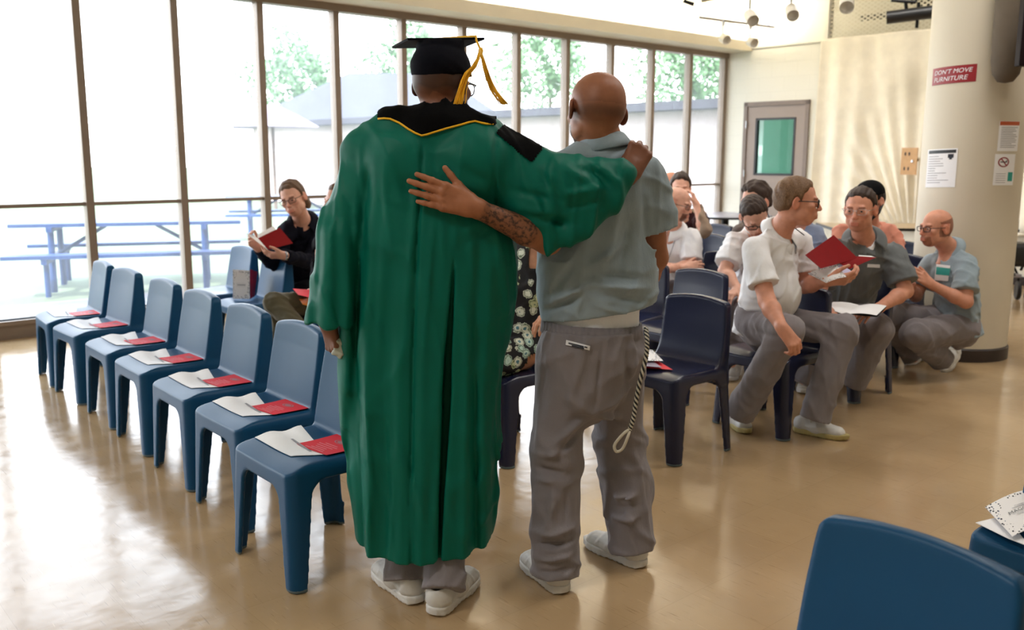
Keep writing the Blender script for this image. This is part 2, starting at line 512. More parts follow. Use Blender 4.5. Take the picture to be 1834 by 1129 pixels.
def m_block(name, c):
    """painted concrete block"""
    n = N(name)
    tc = n.n('ShaderNodeTexCoord'); br = n.n('ShaderNodeTexBrick')
    br.inputs['Scale'].default_value = 1.0; br.inputs['Brick Width'].default_value = 0.40; br.inputs['Row Height'].default_value = 0.20
    br.inputs['Mortar Size'].default_value = 0.006; br.inputs['Mortar Smooth'].default_value = 0.8
    br.inputs['Color1'].default_value = c; br.inputs['Color2'].default_value = mul(c, 0.985); br.inputs['Mortar'].default_value = mul(c, 0.94)
    n.l(tc.outputs['UV'], br.inputs['Vector'])
    n.bsdf(br.outputs['Color'], 0.6, bump=br.outputs['Fac'], bstr=-0.25, bdist=0.004)
    return n.m

def m_glass(name, tint, veil_amount, hcol=(0.9, 0.94, 1, 1), rough=0.0):
    """thin pane: clear with a pale veil of imitated glare mixed in"""
    n = N(name)
    tr = n.n('ShaderNodeBsdfTransparent'); tr.inputs['Color'].default_value = tint
    gl = n.n('ShaderNodeBsdfGlossy'); gl.inputs['Roughness'].default_value = 0.02; gl.inputs['Color'].default_value = (1, 1, 1, 1)
    veil = n.n('ShaderNodeBsdfTranslucent'); veil.inputs['Color'].default_value = hcol  # pale veil washes out the view, imitating overexposed daylight
    lw = n.n('ShaderNodeFresnel'); lw.inputs['IOR'].default_value = 1.25
    v = n.coord(); nz = n.noise(v, 2.2, 4)
    hz = n.math('MULTIPLY', n.math('ADD', nz, 0.35), veil_amount)
    m1 = n.n('ShaderNodeMixShader'); n.l(hz, m1.inputs[0]); n.l(tr.outputs[0], m1.inputs[1]); n.l(veil.outputs[0], m1.inputs[2])
    m2 = n.n('ShaderNodeMixShader'); n.l(n.math('MULTIPLY', lw.outputs[0], 0.5), m2.inputs[0]); n.l(m1.outputs[0], m2.inputs[1]); n.l(gl.outputs[0], m2.inputs[2])
    n.l(m2.outputs[0], n.out.inputs['Surface'])
    return n.m

def m_grass():
    n = N('mown_grass'); v = n.coord()
    a = n.noise(v, 1.2, 4); b = n.noise(v, 60, 4, 0.7)
    c = n.ramp(b, [(0.3, rgb(84, 96, 76)), (0.7, rgb(112, 122, 98))])
    c2 = n.ramp(a, [(0.3, (0.85, 0.9, 0.8, 1)), (0.7, (1.1, 1.1, 1.1, 1))])
    n.bsdf(n.mix(1.0, c, c2, 'MULTIPLY'), 0.9, bump=b, bstr=0.6, bdist=0.03)
    return n.m

def m_mesh():
    """expanded metal: diamond strands, open between"""
    n = N('expanded_metal')
    tc = n.n('ShaderNodeTexCoord'); facs = []
    for rz in (0.55, -0.55):
        mp = n.n('ShaderNodeMapping'); mp.inputs['Rotation'].default_value = (0, 0, rz); n.l(tc.outputs['UV'], mp.inputs['Vector'])
        w = n.n('ShaderNodeTexWave', bands_direction='Y'); w.inputs['Scale'].default_value = 7.0; n.l(mp.outputs[0], w.inputs['Vector'])
        facs.append(n.math('GREATER_THAN', w.outputs['Fac'], 0.66))
    f = n.math('MAXIMUM', facs[0], facs[1])
    tr = n.n('ShaderNodeBsdfTransparent'); df = n.n('ShaderNodeBsdfPrincipled')
    df.inputs['Base Color'].default_value = rgb(206, 198, 176); df.inputs['Roughness'].default_value = 0.5
    mx = n.n('ShaderNodeMixShader'); n.l(f, mx.inputs[0]); n.l(tr.outputs[0], mx.inputs[1]); n.l(df.outputs[0], mx.inputs[2])
    n.l(mx.outputs[0], n.out.inputs['Surface'])
    return n.m

def m_emit(name, c, s):
    n = N(name); e = n.n('ShaderNodeEmission'); e.inputs[0].default_value = c; e.inputs[1].default_value = s
    n.l(e.outputs[0], n.out.inputs['Surface']); return n.m

# ------------------------------------------------------------------ the wall frame: t along the windows, s into the room
PSI, WD = 0.8386, 8.3281
Wd = A3(sin(PSI), cos(PSI), 0); Wn = A3(-cos(PSI), sin(PSI), 0); We = -Wn
T0, TS = 2.6018, 0.8237
T1 = T0 + 11 * TS + 0.04
def WP(t, s, z): return Wn * WD + Wd * t + We * s + A3(0, 0, z)
WM = Matrix(((Wd[0], We[0], 0, WP(0, 0, 0)[0]), (Wd[1], We[1], 0, WP(0, 0, 0)[1]), (0, 0, 1, 0), (0, 0, 0, 1)))   # (t, s, z) -> world (mirrored frame)
def wbox(mb, t0, t1, s0, s1, z0, z1, mi=0): return mb.box((t0, s0, z0), (t1, s1, z1), WM, mi)

ZT, ZH, ZS = 1.083, 2.912, 0.153
TL = T0 - 10 * TS          # far left end of the room
SR, ZC = 13.5, 4.3         # depth of the room from the windows, ceiling height

# floor
mb = MB(); wbox(mb, TL - 0.2, T1 + 0.2, -0.06, SR, -0.1, 0.0)
tag(mb.build('floor', m_floor()), kind='structure')
# window wall: low curb, head trim, fascia box and upper wall
mb = MB()
wbox(mb, TL, T1, -0.06, 0.06, 0.0, ZS, 0)
wbox(mb, TL, T1, -0.09, 0.09, ZS - 0.035, ZS, 0)
wbox(mb, TL, T1, -0.06, 0.07, ZH, 3.02, 0)
tag(mb.build('trim_1', M['anod']), kind='structure')
mb = MB()
wbox(mb, TL, T1 + 0.2, 0.07, 0.46, 2.985, 3.03)
wbox(mb, TL, T1 + 0.2, 0.44, 0.46, 3.03, 3.12)
wbox(mb, TL, T1 + 0.2, -0.1, 0.07, 3.02, ZC)
tag(mb.build('wall_left', M['fascia']), kind='structure')
# glazing, bay by bay
glass = m_glass('window_glass', (0.97, 0.985, 1, 1), 0.11)
for i, k in enumerate(range(-10, 11)):
    ta, tb = T0 + TS * k, T0 + TS * (k + 1)
    w = empty('window_%d' % (i + 1), WP((ta + tb) / 2, 0, ZS)); tag(w, kind='structure')
    o_ = WP((ta + tb) / 2, 0, ZS)
    m_ = MB(); wbox(m_, ta - 0.0325, ta + 0.0325, -0.05, 0.05, ZS, ZH); m_.build('mullion', M['anod'], w, o_)
    if k == 10:
        m_ = MB(); wbox(m_, tb - 0.0325, tb + 0.04, -0.05, 0.05, ZS, ZH); m_.build('mullion', M['anod'], w, o_)
    m_ = MB(); wbox(m_, ta + 0.0325, tb - 0.0325, -0.03, 0.03, ZT - 0.016, ZT + 0.016); m_.build('transom', M['anod'], w, o_)
    for z0, z1 in ((ZS, ZT - 0.016), (ZT + 0.016, ZH)):
        m_ = MB(); m_.quad(WP(ta + 0.0325, 0, z0), WP(tb - 0.0325, 0, z0), WP(tb - 0.0325, 0, z1), WP(ta + 0.0325, 0, z1)); m_.build('pane', glass, w, o_)

def uvwall(name, rects, mat, thick=0.15):
    """back-wall boxes with metric UVs (s, z)"""
    m_ = MB()
    for (s0, s1, z0, z1) in rects: wbox(m_, T1, T1 + thick, s0, s1, z0, z1)
    o = m_.build(name, mat)
    uv = o.data.uv_layers.new(name='UVMap')
    for p in o.data.polygons:
        for li in p.loop_indices:
            c = o.data.vertices[o.data.loops[li].vertex_index].co
            d = A3(*c) - WP(0, 0, 0); uv.data[li].uv = (d @ We, c[2])
    return o
DS0, DS1, DZ = 0.383, 1.433, 2.268
blk = m_block('painted_block', rgb(233, 229, 216))
tag(uvwall('wall_back', [(-0.1, DS0, 0, 3.04), (DS1, 1.62, 0, 3.04), (DS0, DS1, DZ, 3.04), (-0.1, 1.62, 3.04, ZC), (1.62, SR, 0, 3.05)], blk), kind='structure')
mb = MB(); wbox(mb, T1 - 0.03, T1, 0.46, 1.62, 3.02, 3.05); tag(mb.build('trim_2', M['cream']), kind='structure')
mb = MB(); wbox(mb, T1 - 0.05, T1 + 0.05, 1.60, 1.66, 3.04, ZC); tag(mb.build('trim_3', M['cream']), kind='structure')
# grille above the drape, and the dim loft behind it
o = uvwall('trim_4', [(1.66, SR, 3.05, ZC)], m_mesh(), 0.004); tag(o, kind='structure')
mb = MB(); wbox(mb, T1 + 1.6, T1 + 1.7, 0.5, SR, 2.6, ZC + 0.4); wbox(mb, T1 + 0.1, T1 + 1.7, 0.5, SR, 2.9, 3.0)
for k in range(7): wbox(mb, T1 + 0.15, T1 + 1.6, 2.2 + k * 1.1, 2.28 + k * 1.1, 3.55, 3.68, 1)
wbox(mb, T1 + 0.7, T1 + 0.78, 1.7, SR, 3.35, 3.42, 1)
tag(mb.build('wall_loft', [m_plain('loft_paint', rgb(196, 186, 160), 0.8), m_plain('loft_beam', rgb(70, 64, 54), 0.7)]), kind='structure')
# other sides and ceiling (out of view, they bounce the light)
mb = MB(); wbox(mb, TL - 0.2, T1 + 1.8, SR, SR + 0.15, 0, ZC); tag(mb.build('wall_right', M['cream']), kind='structure')
mb = MB(); wbox(mb, TL - 0.2, TL, -0.1, SR, 0, ZC); tag(mb.build('wall_front', M['cream']), kind='structure')
mb = MB(); wbox(mb, TL - 0.2, T1 + 1.8, -0.1, SR + 0.15, ZC, ZC + 0.2); tag(mb.build('ceiling', M['white']), kind='structure')
mb = MB(); wbox(mb, T1 - 0.012, T1, 1.433, SR, 0, 0.1); wbox(mb, T1 - 0.012, T1, 0.06, DS0, 0, 0.1)
tag(mb.build('baseboard_back', M['darkbase']), kind='structure')

# door with a wired teal window
do = WP(T1, (DS0 + DS1) / 2, 0)
door = empty('door_1', do); tag(door, kind='structure')
m_ = MB()
for (a, b, c, d) in ((DS0, DS0 + 0.055, 0, DZ), (DS1 - 0.055, DS1, 0, DZ), (DS0, DS1, DZ - 0.06, DZ)): wbox(m_, T1 - 0.03, T1 + 0.15, a, b, c, d)
m_.build('door_frame', M['doorframe'], door, do)
PS0, PS1, PZ0, PZ1 = 0.585, 1.232, 1.228, 2.038
m_ = MB()
L0, L1 = DS0 + 0.058, DS1 - 0.058
for (a, b, c, d) in ((L0, PS0, 0.01, DZ - 0.063), (PS1, L1, 0.01, DZ - 0.063), (PS0, PS1, 0.01, PZ0), (PS0, PS1, PZ1, DZ - 0.063)): wbox(m_, T1 - 0.012, T1 + 0.035, a, b, c, d)
m_.build('door_leaf', M['doorpaint'], door, do)
m_ = MB()
for (a, b, c, d) in ((PS0, PS0 + 0.03, PZ0, PZ1), (PS1 - 0.03, PS1, PZ0, PZ1), (PS0, PS1, PZ0, PZ0 + 0.03), (PS0, PS1, PZ1 - 0.03, PZ1)): wbox(m_, T1 - 0.02, T1 + 0.04, a, b, c, d)
m_.build('vision_frame', M['black'], door, do)
m_ = MB(); m_.quad(WP(T1, PS0 + 0.02, PZ0 + 0.02), WP(T1, PS1 - 0.02, PZ0 + 0.02), WP(T1, PS1 - 0.02, PZ1 - 0.02), WP(T1, PS0 + 0.02, PZ1 - 0.02))
m_.build('pane', m_glass('teal_glass', (0.50, 0.82, 0.70, 1), 0.03, (0.5, 0.9, 0.75, 1)), door, do)
for z in (0.35, 1.25, 1.95):
    m_ = MB(); m_.tube([WP(T1 - 0.035, DS0 + 0.055, z - 0.05), WP(T1 - 0.035, DS0 + 0.055, z + 0.05)], 0.009); m_.build('hinge', M['steel'], door, do)
m_ = MB(); m_.tube([WP(T1 - 0.012, L1 - 0.07, 1.02), WP(T1 - 0.07, L1 - 0.07, 1.02), WP(T1 - 0.075, L1 - 0.19, 1.02)], 0.011); m_.build('door_handle', M['steel'], door, do)
# the yard passage seen through the door window
mb = MB(); wbox(mb, T1 + 1.55, T1 + 1.6, -0.3, 3.2, -0.1, 2.6, 0); wbox(mb, T1 + 0.7, T1 + 0.8, 1.02, 1.10, 0, 2.6, 1); wbox(mb, T1 + 1.3, T1 + 1.5, 1.05, 1.7, 0, 1.62, 2)
tag(mb.build('wall_passage', [m_plain('pale_mint_wall', rgb(96, 128, 112), 0.7), m_plain('dark_post', rgb(60, 64, 60), 0.6), m_plain('olive_panel', rgb(96, 104, 50), 0.7)]), kind='structure')

# round column
CC = A3(3.44, 6.99, 0)
mb = MB(); mb.lathe([(0.350, 0.0), (0.350, ZC)], CC, 64); o = mb.build('column', M['column'], smooth=True, ang=40); tag(o, kind='structure')
mb = MB(); mb.lathe([(0.362, 0.0), (0.362, 0.088), (0.351, 0.10)], CC, 64); tag(mb.build('baseboard_column', M['darkbase'], smooth=True, ang=40), kind='structure')
# ------------------------------------------------------------------ moulded stacking chair
F2 = unit(A3(-0.77, -0.64, 0)); XR = A3(F2[1], -F2[0], 0)          # the way the audience faces, and its right hand
YAW = math.atan2(-F2[0], F2[1])
def seat_z(x, y):
    return 0.447 - 0.012 * np.exp(-((x / 0.15) ** 2 + ((y - 0.01) / 0.15) ** 2)) - 0.03 * np.clip((y - 0.10) / 0.12, 0, 1) ** 2

def chair_meshes(mat, slim, h=0.0052):
    s = SDF()
    def hx(Z): return 0.222 + 0.028 * np.clip((0.44 - Z) / 0.44, 0, 1)
    yf = lambda Z: 0.215 + 0.012 * np.clip((0.44 - Z) / 0.44, 0, 1)
    yr = lambda Z: -0.215 - 0.02 * np.clip((0.44 - Z) / 0.44, 0, 1)
    def block(X, Y, Z, inset, top, r):
        yc = (yf(Z) + yr(Z)) / 2; hy = (yf(Z) - yr(Z)) / 2 - inset
        qx = np.abs(X) - (hx(Z) - inset - r); qy = np.abs(Y - yc) - (hy - r); qz = Z - (top - r)
        return np.sqrt(np.maximum(qx, 0) ** 2 + np.maximum(qy, 0) ** 2 + np.maximum(qz, 0) ** 2) + np.minimum(np.maximum(np.maximum(qx, qy), qz), 0) - r
    def solid(X, Y, Z):
        d = block(X, Y, Z, 0.0, 0.452, 0.038)
        d = np.maximum(d, (Z - seat_z(X, Y)) * 0.95 + 0 * X)
        d = np.maximum(d, -block(X, Y, Z, 0.017, 0.418, 0.03))
        r = 0.055
        w = 0.138 + 0.05 * np.clip((0.36 - Z) / 0.36, 0, 1)
        q1 = np.abs(X) - (w - r); q2 = Z - (0.362 - r)
        ax = np.sqrt(np.maximum(q1, 0) ** 2 + np.maximum(q2, 0) ** 2) + np.minimum(np.maximum(q1, q2), 0) - r
        d = np.maximum(d, -(ax + 0 * Y))
        wy = 0.125 + 0.045 * np.clip((0.37 - Z) / 0.37, 0, 1)
        q1 = np.abs(Y) - (wy - r); q2 = Z - (0.385 - r)
        ay = np.sqrt(np.maximum(q1, 0) ** 2 + np.maximum(q2, 0) ** 2) + np.minimum(np.maximum(q1, q2), 0) - r
        return np.maximum(np.maximum(d, -(ay + 0 * X)), -Z)
    s.add(solid, (-0.27, -0.26, 0), (0.27, 0.25, 0.455), 0.0)
    def back(X, Y, Z):
        u = np.clip((Z - 0.44) / 0.35, -0.3, 1.1)
        w = 0.217 - 0.005 * u - (0.012 * np.clip(u, 0, 1) ** 3)
        conc = 0.013 * (1 - (X / 0.21) ** 2)
        fr = -0.118 - 0.062 * u - conc * np.clip(u + 0.3, 0, 1)
        if slim: fr = fr - 0.038 * (1 - np.exp(-np.clip(u, 0, 2) * 7)) * np.clip(1 - u, 0, 1) ** 0.6 + 0.0
        rr = (-0.224 + 0.0 * u) if not slim else (-0.214 - 0.022 * np.clip(u, 0, 1))
        zt = 0.795 - 0.022 * (X / 0.2) ** 2
        r = 0.016
        yc = (fr + rr) / 2; hy = np.maximum((fr - rr) / 2, 0.012)
        qx = np.abs(X) - (w - r); qy = np.abs(Y - yc) - (hy - r * 0.7); qz = Z - (zt - r * 1.4)
        d = np.sqrt(np.maximum(qx, 0) ** 2 + np.maximum(qy, 0) ** 2 + np.maximum(qz, 0) ** 2) + np.minimum(np.maximum(np.maximum(qx, qy), qz), 0) - r * 0.85
        # round the two top corners
        cx_, cz_ = np.abs(X) - (w - 0.045), Z - (zt - 0.045)
        cr = np.where((cx_ > 0) & (cz_ > 0), np.sqrt(cx_ ** 2 + cz_ ** 2) - 0.045, -1)
        return np.maximum(np.maximum(d, cr), 0.36 - Z)
    s.add(back, (-0.24, -0.25, 0.36), (0.24, -0.05, 0.81), 0.022 if slim else 0.014)
    # hollow the back of the wedge from below so the rear legs stay open channels
    s.sub(lambda X, Y, Z: np.maximum(np.maximum(np.abs(X) - 0.19, np.abs(Y + 0.19) - 0.035), Z - 0.415), (-0.2, -0.23, 0.0), (0.2, -0.15, 0.42), 0.01)
    V, Q = s.mesh(h)
    V = relax(V, Q, 3, 0.5)
    # a foot glide shows as a paler cap: colour by face
    c = V[Q].mean(1)
    lab = np.zeros(len(Q), int)                       # 0 seat 1 backrest 2..5 legs
    lab[(c[:, 2] > 0.425) & (c[:, 1] < -0.075 - 0.02 * (c[:, 2] < 0.445))] = 1
    lab[(c[:, 2] > 0.33) & (c[:, 1] < -0.20) & (c[:, 2] > 0.40)] = 1
    leg = (c[:, 2] < 0.355) & (lab == 0)
    lab[leg] = 2 + (c[leg, 0] > 0) + 2 * (c[leg, 1] > 0)
    whole = mesh('chair_whole', V, Q, mat)
    nrm = np.zeros(len(V) * 3, np.float32); whole.vertices.foreach_get('normal', nrm); nrm = nrm.reshape(-1, 3)
    out = []
    glide = M['glide']
    for k in range(6):
        f = Q[lab == k]
        ids, inv = np.unique(f, return_inverse=True)
        me = mesh('chair_part', V[ids], inv.reshape(-1, 4), [mat, glide])
        if k >= 2:
            cz = V[ids][inv.reshape(-1, 4)].mean(1)[:, 2]
            me.polygons.foreach_set('material_index', (cz < 0.013).astype(np.int32))
        me.normals_split_custom_set_from_vertices(nrm[ids].tolist())
        out.append(me)
    bpy.data.meshes.remove(whole)
    return out

M['glide'] = m_plain('worn_foot_glide', rgb(96, 112, 118), 0.6)
M['blue'] = m_plain('blue_moulded_plastic', rgb(22, 74, 112), 0.38, 0, 0.05, 5, spec=0.2)
M['navy'] = m_plain('navy_moulded_plastic', rgb(26, 31, 58), 0.26, 0, 0.05, 5, spec=0.45)
CH_BLUE = chair_meshes(M['blue'], False)
CH_NAVY = chair_meshes(M['navy'], True)

def chair(x, y, label, group, kind='blue', dyaw=0.0):
    o = empty('stacking_chair', (x, y, 0), YAW + dyaw)
    tag(o, label, 'chair', group)
    for nm, me in zip(('seat', 'backrest', 'leg', 'leg', 'leg', 'leg'), CH_BLUE if kind == 'blue' else CH_NAVY):
        link(nm, me, o)
    return o

def c_from_foot(px, py, side):
    """seat centre from a front foot; side -1 own left, +1 own right"""
    P = gnd(px, py); return P - XR * side * 0.235 - F2 * 0.215
def c_from_top(px, py, side=-1, z=0.785):
    P = gnd(px, py, z); return P - XR * side * 0.20 + F2 * 0.195

G1 = 'empty blue chairs of the front row with programmes on the seats'
row1 = []
words = ['first', 'second', 'third', 'fourth', 'fifth', 'sixth', 'seventh']
feet = [((58, 672), (110, 695)), (None, (140, 727)), ((157, 737), (205, 773)), ((210, 779), (265, 822)), ((276, 833), (345, 885)), ((354, 897), None), ((427, 985), (522, 1068))]
for i, (a, b) in enumerate(feet):
    Pm = []
    if a: Pm.append(gnd(*a) - XR * 0.235)
    if b: Pm.append(gnd(*b) + XR * 0.235)
    c = np.mean(Pm, 0) - F2 * 0.215
    place = {0: 'at the window end', 6: 'nearest the camera by the gown'}.get(i, '%s from the window end' % words[i])
    o = chair(c[0], c[1], 'front-row blue chair %s, card and sheet on it' % place, G1, 'blue', [-0.06, 0.05, 0, 0, 0.0, 0.02, 0.02][i])
    row1.append(o)

def loc2w(o, x, y, z=0.0):
    a = o.rotation_euler.z; return A3(o.location.x + x * cos(a) - y * sin(a), o.location.y + x * sin(a) + y * cos(a), o.location.z + z)
def w2loc(o, P):
    a = o.rotation_euler.z; dx, dy = P[0] - o.location.x, P[1] - o.location.y
    return A3(dx * cos(a) + dy * sin(a), -dx * sin(a) + dy * cos(a), P[2])

GB = 'blue chairs of the second row by the windows'
L1c = c_from_top(455, 444); L2c = c_from_top(517, 456)
chL1 = chair(L1c[0], L1c[1], 'blue chair of the second row holding the standing leaf-patterned booklet', GB)
chL2 = chair(L2c[0], L2c[1], 'blue chair just behind the green-trousered knee, beside the booklet chair', GB)
chL3 = chair(-1.33, 6.08, 'blue chair under the person in olive trousers, mostly behind the gown', GB)
chM4 = chair(-1.35, 7.42, 'chair of the man in the dark jacket, mostly hidden by the row before it', None, 'blue', 0.5)
chW = chair(-0.01, 4.58, 'dark chair under the woman in the floral dress', None, 'navy')
GN = 'navy chairs on the right of the aisle'
Ac = c_from_top(1303, 537); Bc = c_from_top(1300, 488); Cc = c_from_top(1199, 474); Dc = c_from_top(1299, 421); Ec = c_from_top(1262, 447, 1); Fc = c_from_top(1311, 403)
chA = chair(Ac[0], Ac[1], 'empty navy chair with booklets on its seat, right behind the grey-shirted man', GN, 'navy')
chB = chair(Bc[0], Bc[1], 'empty navy chair directly behind the one holding booklets', GN, 'navy')
chC = chair(Cc[0], Cc[1], 'navy chair half hidden behind the grey polo sleeve, bright edge showing', GN, 'navy', 0.25)
chD = chair(Dc[0], Dc[1], 'glossy navy chair back beside the bald man with crossed arms', GN, 'navy')
chE = chair(Ec[0], Ec[1], 'dark navy chair back left of the head-down man in white', GN, 'navy')
chF = chair(Fc[0], Fc[1], 'navy chair back in front of the round table', GN, 'navy')
ch11 = chair(1.464, 5.03, 'navy chair under the man in white polo holding a red folder', GN, 'navy')
ch12 = chair(2.12, 5.785, 'navy chair under the grey-shirted man with an open booklet on his lap', GN, 'navy')
G = gnd(1618, 432, 0.785); chG = chair(G[0] + F2[0] * 0.2, G[1] + F2[1] * 0.2, 'navy chair back between the peach-shirted person and the column', GN, 'navy')
FGc = c_from_top(1476, 902, 1, 0.79)
chFG = chair(FGc[0], FGc[1], 'blue chair in the near right corner, only its backrest in view', 'blue chairs in the near right corner', 'blue')
chFB = chair(1.62, 2.47, 'blue chair at the right edge with leaf-patterned booklets on it', 'blue chairs in the near right corner', 'blue')

# ------------------------------------------------------------------ printed matter
def sheet_on_seat(ch, corners, mat, name, lift, wav=0.0, n=12, parent=None):
    """a card laid on a chair seat: bilinear patch that follows the seat"""
    V = []; F = []
    c = [np.asarray(q, float) for q in corners]
    for j in range(n + 1):
        for i in range(n + 1):
            u, v = i / n, j / n
            p = (c[0] * (1 - u) + c[1] * u) * (1 - v) + (c[3] * (1 - u) + c[2] * u) * v
            z = float(seat_z(p[0], p[1])) + lift + wav * (sin(u * 5.0) ** 2) * (1 - v) ** 2
            V.append((p[0], p[1], z))
    F = [(j * (n + 1) + i, j * (n + 1) + i + 1, (j + 1) * (n + 1) + i + 1, (j + 1) * (n + 1) + i) for j in range(n) for i in range(n)]
    m_ = len(V); V2 = V + [(a, b, z - 0.0012) for a, b, z in V]; F2_ = F + [tuple(q + m_ for q in f[::-1]) for f in F]
    return V2, F2_

def uvpt(c, u, v): return (c[0] * (1 - u) + c[1] * u) * (1 - v) + (c[3] * (1 - u) + c[2] * u) * v

ref = row1[4]
wc0 = [w2loc(ref, gnd(px, py, 0.447))[:2] for px, py in ((293, 669), (373, 664), (399, 693), (343, 694))]
rc0 = [w2loc(ref, gnd(px, py, 0.449))[:2] for px, py in ((359, 679), (435, 668), (460, 684), (392, 694))]
def clampc(c): return [A3(min(max(p[0], -0.205), 0.2), min(max(p[1], -0.12), 0.19)) for p in c]
GW, GR = 'white programme sheets on the front row', 'red cards on the front row'
for i, ch in enumerate(row1):
    r = random.Random(40 + i); jx, jy = r.uniform(-0.012, 0.012), r.uniform(-0.012, 0.012)
    place = {0: 'at the window end', 6: 'nearest the green gown'}.get(i, '%s from the window end' % words[i])
    wc = clampc([A3(p[0] + jx, p[1] + jy) for p in wc0]); rcn = clampc([A3(p[0] + jx * 0.5, p[1] - jy * 0.5) for p in rc0])
    V, F = sheet_on_seat(ch, wc, M['paper'], 'x', 0.0035, 0.010)
    V = [loc2w(ch, *p) for p in V]; o0 = V[0]
    o = obj('programme_sheet', V, F, M['paper'], None, o0); o.location = Vector(o0.tolist())
    tag(o, 'white programme sheet under the red card on the front-row chair %s' % place, 'paper', GW)
    m_ = MB()
    for k, (u, w_) in enumerate(((0.48, 0.34), (0.56, 0.24))):
        p = [uvpt(wc, *q) for q in ((0.60 - w_ * 0.1, 0.30 + k * .07), (0.60 + 0.02, 0.30 + k * .07), (0.64 + 0.02, 0.30 + w_ * 1.6 + k * .07), (0.64 - w_ * 0.1, 0.30 + w_ * 1.6 + k * .07))]
        m_.quad(*[loc2w(ch, q[0], q[1], float(seat_z(q[0], q[1])) + 0.0048) for q in p])
    m_.build('lettering', M['greyink'], o, o0)
    V, F = sheet_on_seat(ch, rcn, M['red'], 'x', 0.0075)
    V = [loc2w(ch, *p) for p in V]; o1 = V[0]
    o = obj('red_card', V, F, M['red'], None, o1); o.location = Vector(o1.tolist())
    tag(o, 'red printed card on the front-row chair %s' % place, 'card', GR)
    m_ = MB(); H_ = lambda q: loc2w(ch, q[0], q[1], float(seat_z(q[0], q[1])) + 0.0085)
    rr = random.Random(i)
    for k, (v0, w_) in enumerate(((0.22, 0.30), (0.29, 0.22), (0.48, 0.18), (0.56, 0.26), (0.64, 0.30), (0.71, 0.2))):
        # rows run across the short side
        uc = 0.30 if k < 2 else 0.52
        m_.quad(*[H_(uvpt(rcn, 0.06 + (k * 0.085), q)) if e == 0 else H_(uvpt(rcn, 0.06 + k * 0.085 + 0.022, q)) for e, q in ((0, 0.5 - w_), (1, 0.5 - w_), (1, 0.5 + w_), (0, 0.5 + w_))])
    m_.build('lettering', M['pinkink'] if 'pinkink' in M else M.setdefault('pinkink', m_plain('pale_pink_ink', rgb(236, 150, 158), 0.6)), o, o1)
    m_ = MB(); cc = uvpt(rcn, 0.74, 0.5); e1 = uvpt(rcn, 0.84, 0.5) - cc; e2 = uvpt(rcn, 0.74, 0.69) - cc
    ring = [[H_(cc + (e1 * cos(t) + e2 * sin(t)) * k) for t in np.linspace(0, 2 * pi, 20, endpoint=False)] for k in (1.0, 0.8, 0.6)]
    for a, b in ((ring[0], ring[1]),):
        m_.add(a + b, [(q, (q + 1) % 20, 20 + (q + 1) % 20, 20 + q) for q in range(20)])
    m_.add(ring[2], [list(range(20))])
    m_.build('seal_print', M.setdefault('sealink', m_plain('grey_seal_ink', rgb(176, 120, 126), 0.6)), o, o1)

def m_sprig():
    """white cover with dark leaf sprigs round its edge"""
    n = N('leaf_sprig_print')
    tc = n.n('ShaderNodeTexCoord'); uv = tc.outputs['UV']
    sx = n.n('ShaderNodeSeparateXYZ'); n.l(uv, sx.inputs[0])
    ex = n.math('ABSOLUTE', n.math('SUBTRACT', sx.outputs[0], 0.5)); ey = n.math('ABSOLUTE', n.math('SUBTRACT', sx.outputs[1], 0.5))
    edge = n.math('MAXIMUM', n.math('MULTIPLY', ex, 1.05), ey)
    corner = n.math('ADD', ex, ey)
    em = n.math('MAXIMUM', n.math('GREATER_THAN', corner, 0.58), n.math('GREATER_THAN', edge, 0.40))
    mp = n.n('ShaderNodeMapping'); mp.inputs['Scale'].default_value = (14, 10, 1); mp.inputs['Rotation'].default_value = (0, 0, 0.6); n.l(uv, mp.inputs[0])
    vo = n.n('ShaderNodeTexVoronoi'); vo.inputs['Scale'].default_value = 1.6; vo.inputs['Randomness'].default_value = 0.9; n.l(mp.outputs[0], vo.inputs['Vector'])
    leaf = n.math('LESS_THAN', vo.outputs['Distance'], 0.36)
    f = n.math('MULTIPLY', leaf, em)
    hue = n.ramp(vo.outputs['Color'], [(0.35, rgb(40, 46, 58)), (0.65, rgb(96, 112, 140))], 'CONSTANT')
    col = n.mix(f, rgb(238, 236, 236), hue)
    n.bsdf(col, 0.65)
    return n.m
M['sprig'] = m_sprig()

def text_mesh(txt):
    cu = bpy.data.curves.new('t', 'FONT'); cu.body = txt; cu.align_x = 'CENTER'; cu.align_y = 'CENTER'
    ob = bpy.data.objects.new('t', cu); COL.objects.link(ob)
    bpy.context.view_layer.update()
    me = bpy.data.meshes.new_from_object(ob.evaluated_get(bpy.context.evaluated_depsgraph_get()))
    V = np.array([v.co[:2] for v in me.vertices]); Fs = [list(p.vertices) for p in me.polygons]
    bpy.data.objects.remove(ob); bpy.data.curves.remove(cu); bpy.data.meshes.remove(me)
    lo, hi = V.min(0), V.max(0)
    return (V - lo) / (hi - lo), Fs, (hi - lo)[0] / (hi - lo)[1]

def lettering(name, txt, fmap, u0, u1, v0, v1, mat, parent, origin, slant=0.0):
    V, Fs, asp = text_mesh(txt)
    P = [fmap(u0 + (u1 - u0) * (a + slant * (b - 0.5)), v0 + (v1 - v0) * b) for a, b in V]
    return obj(name, P, Fs, mat, parent, origin, smooth=False)

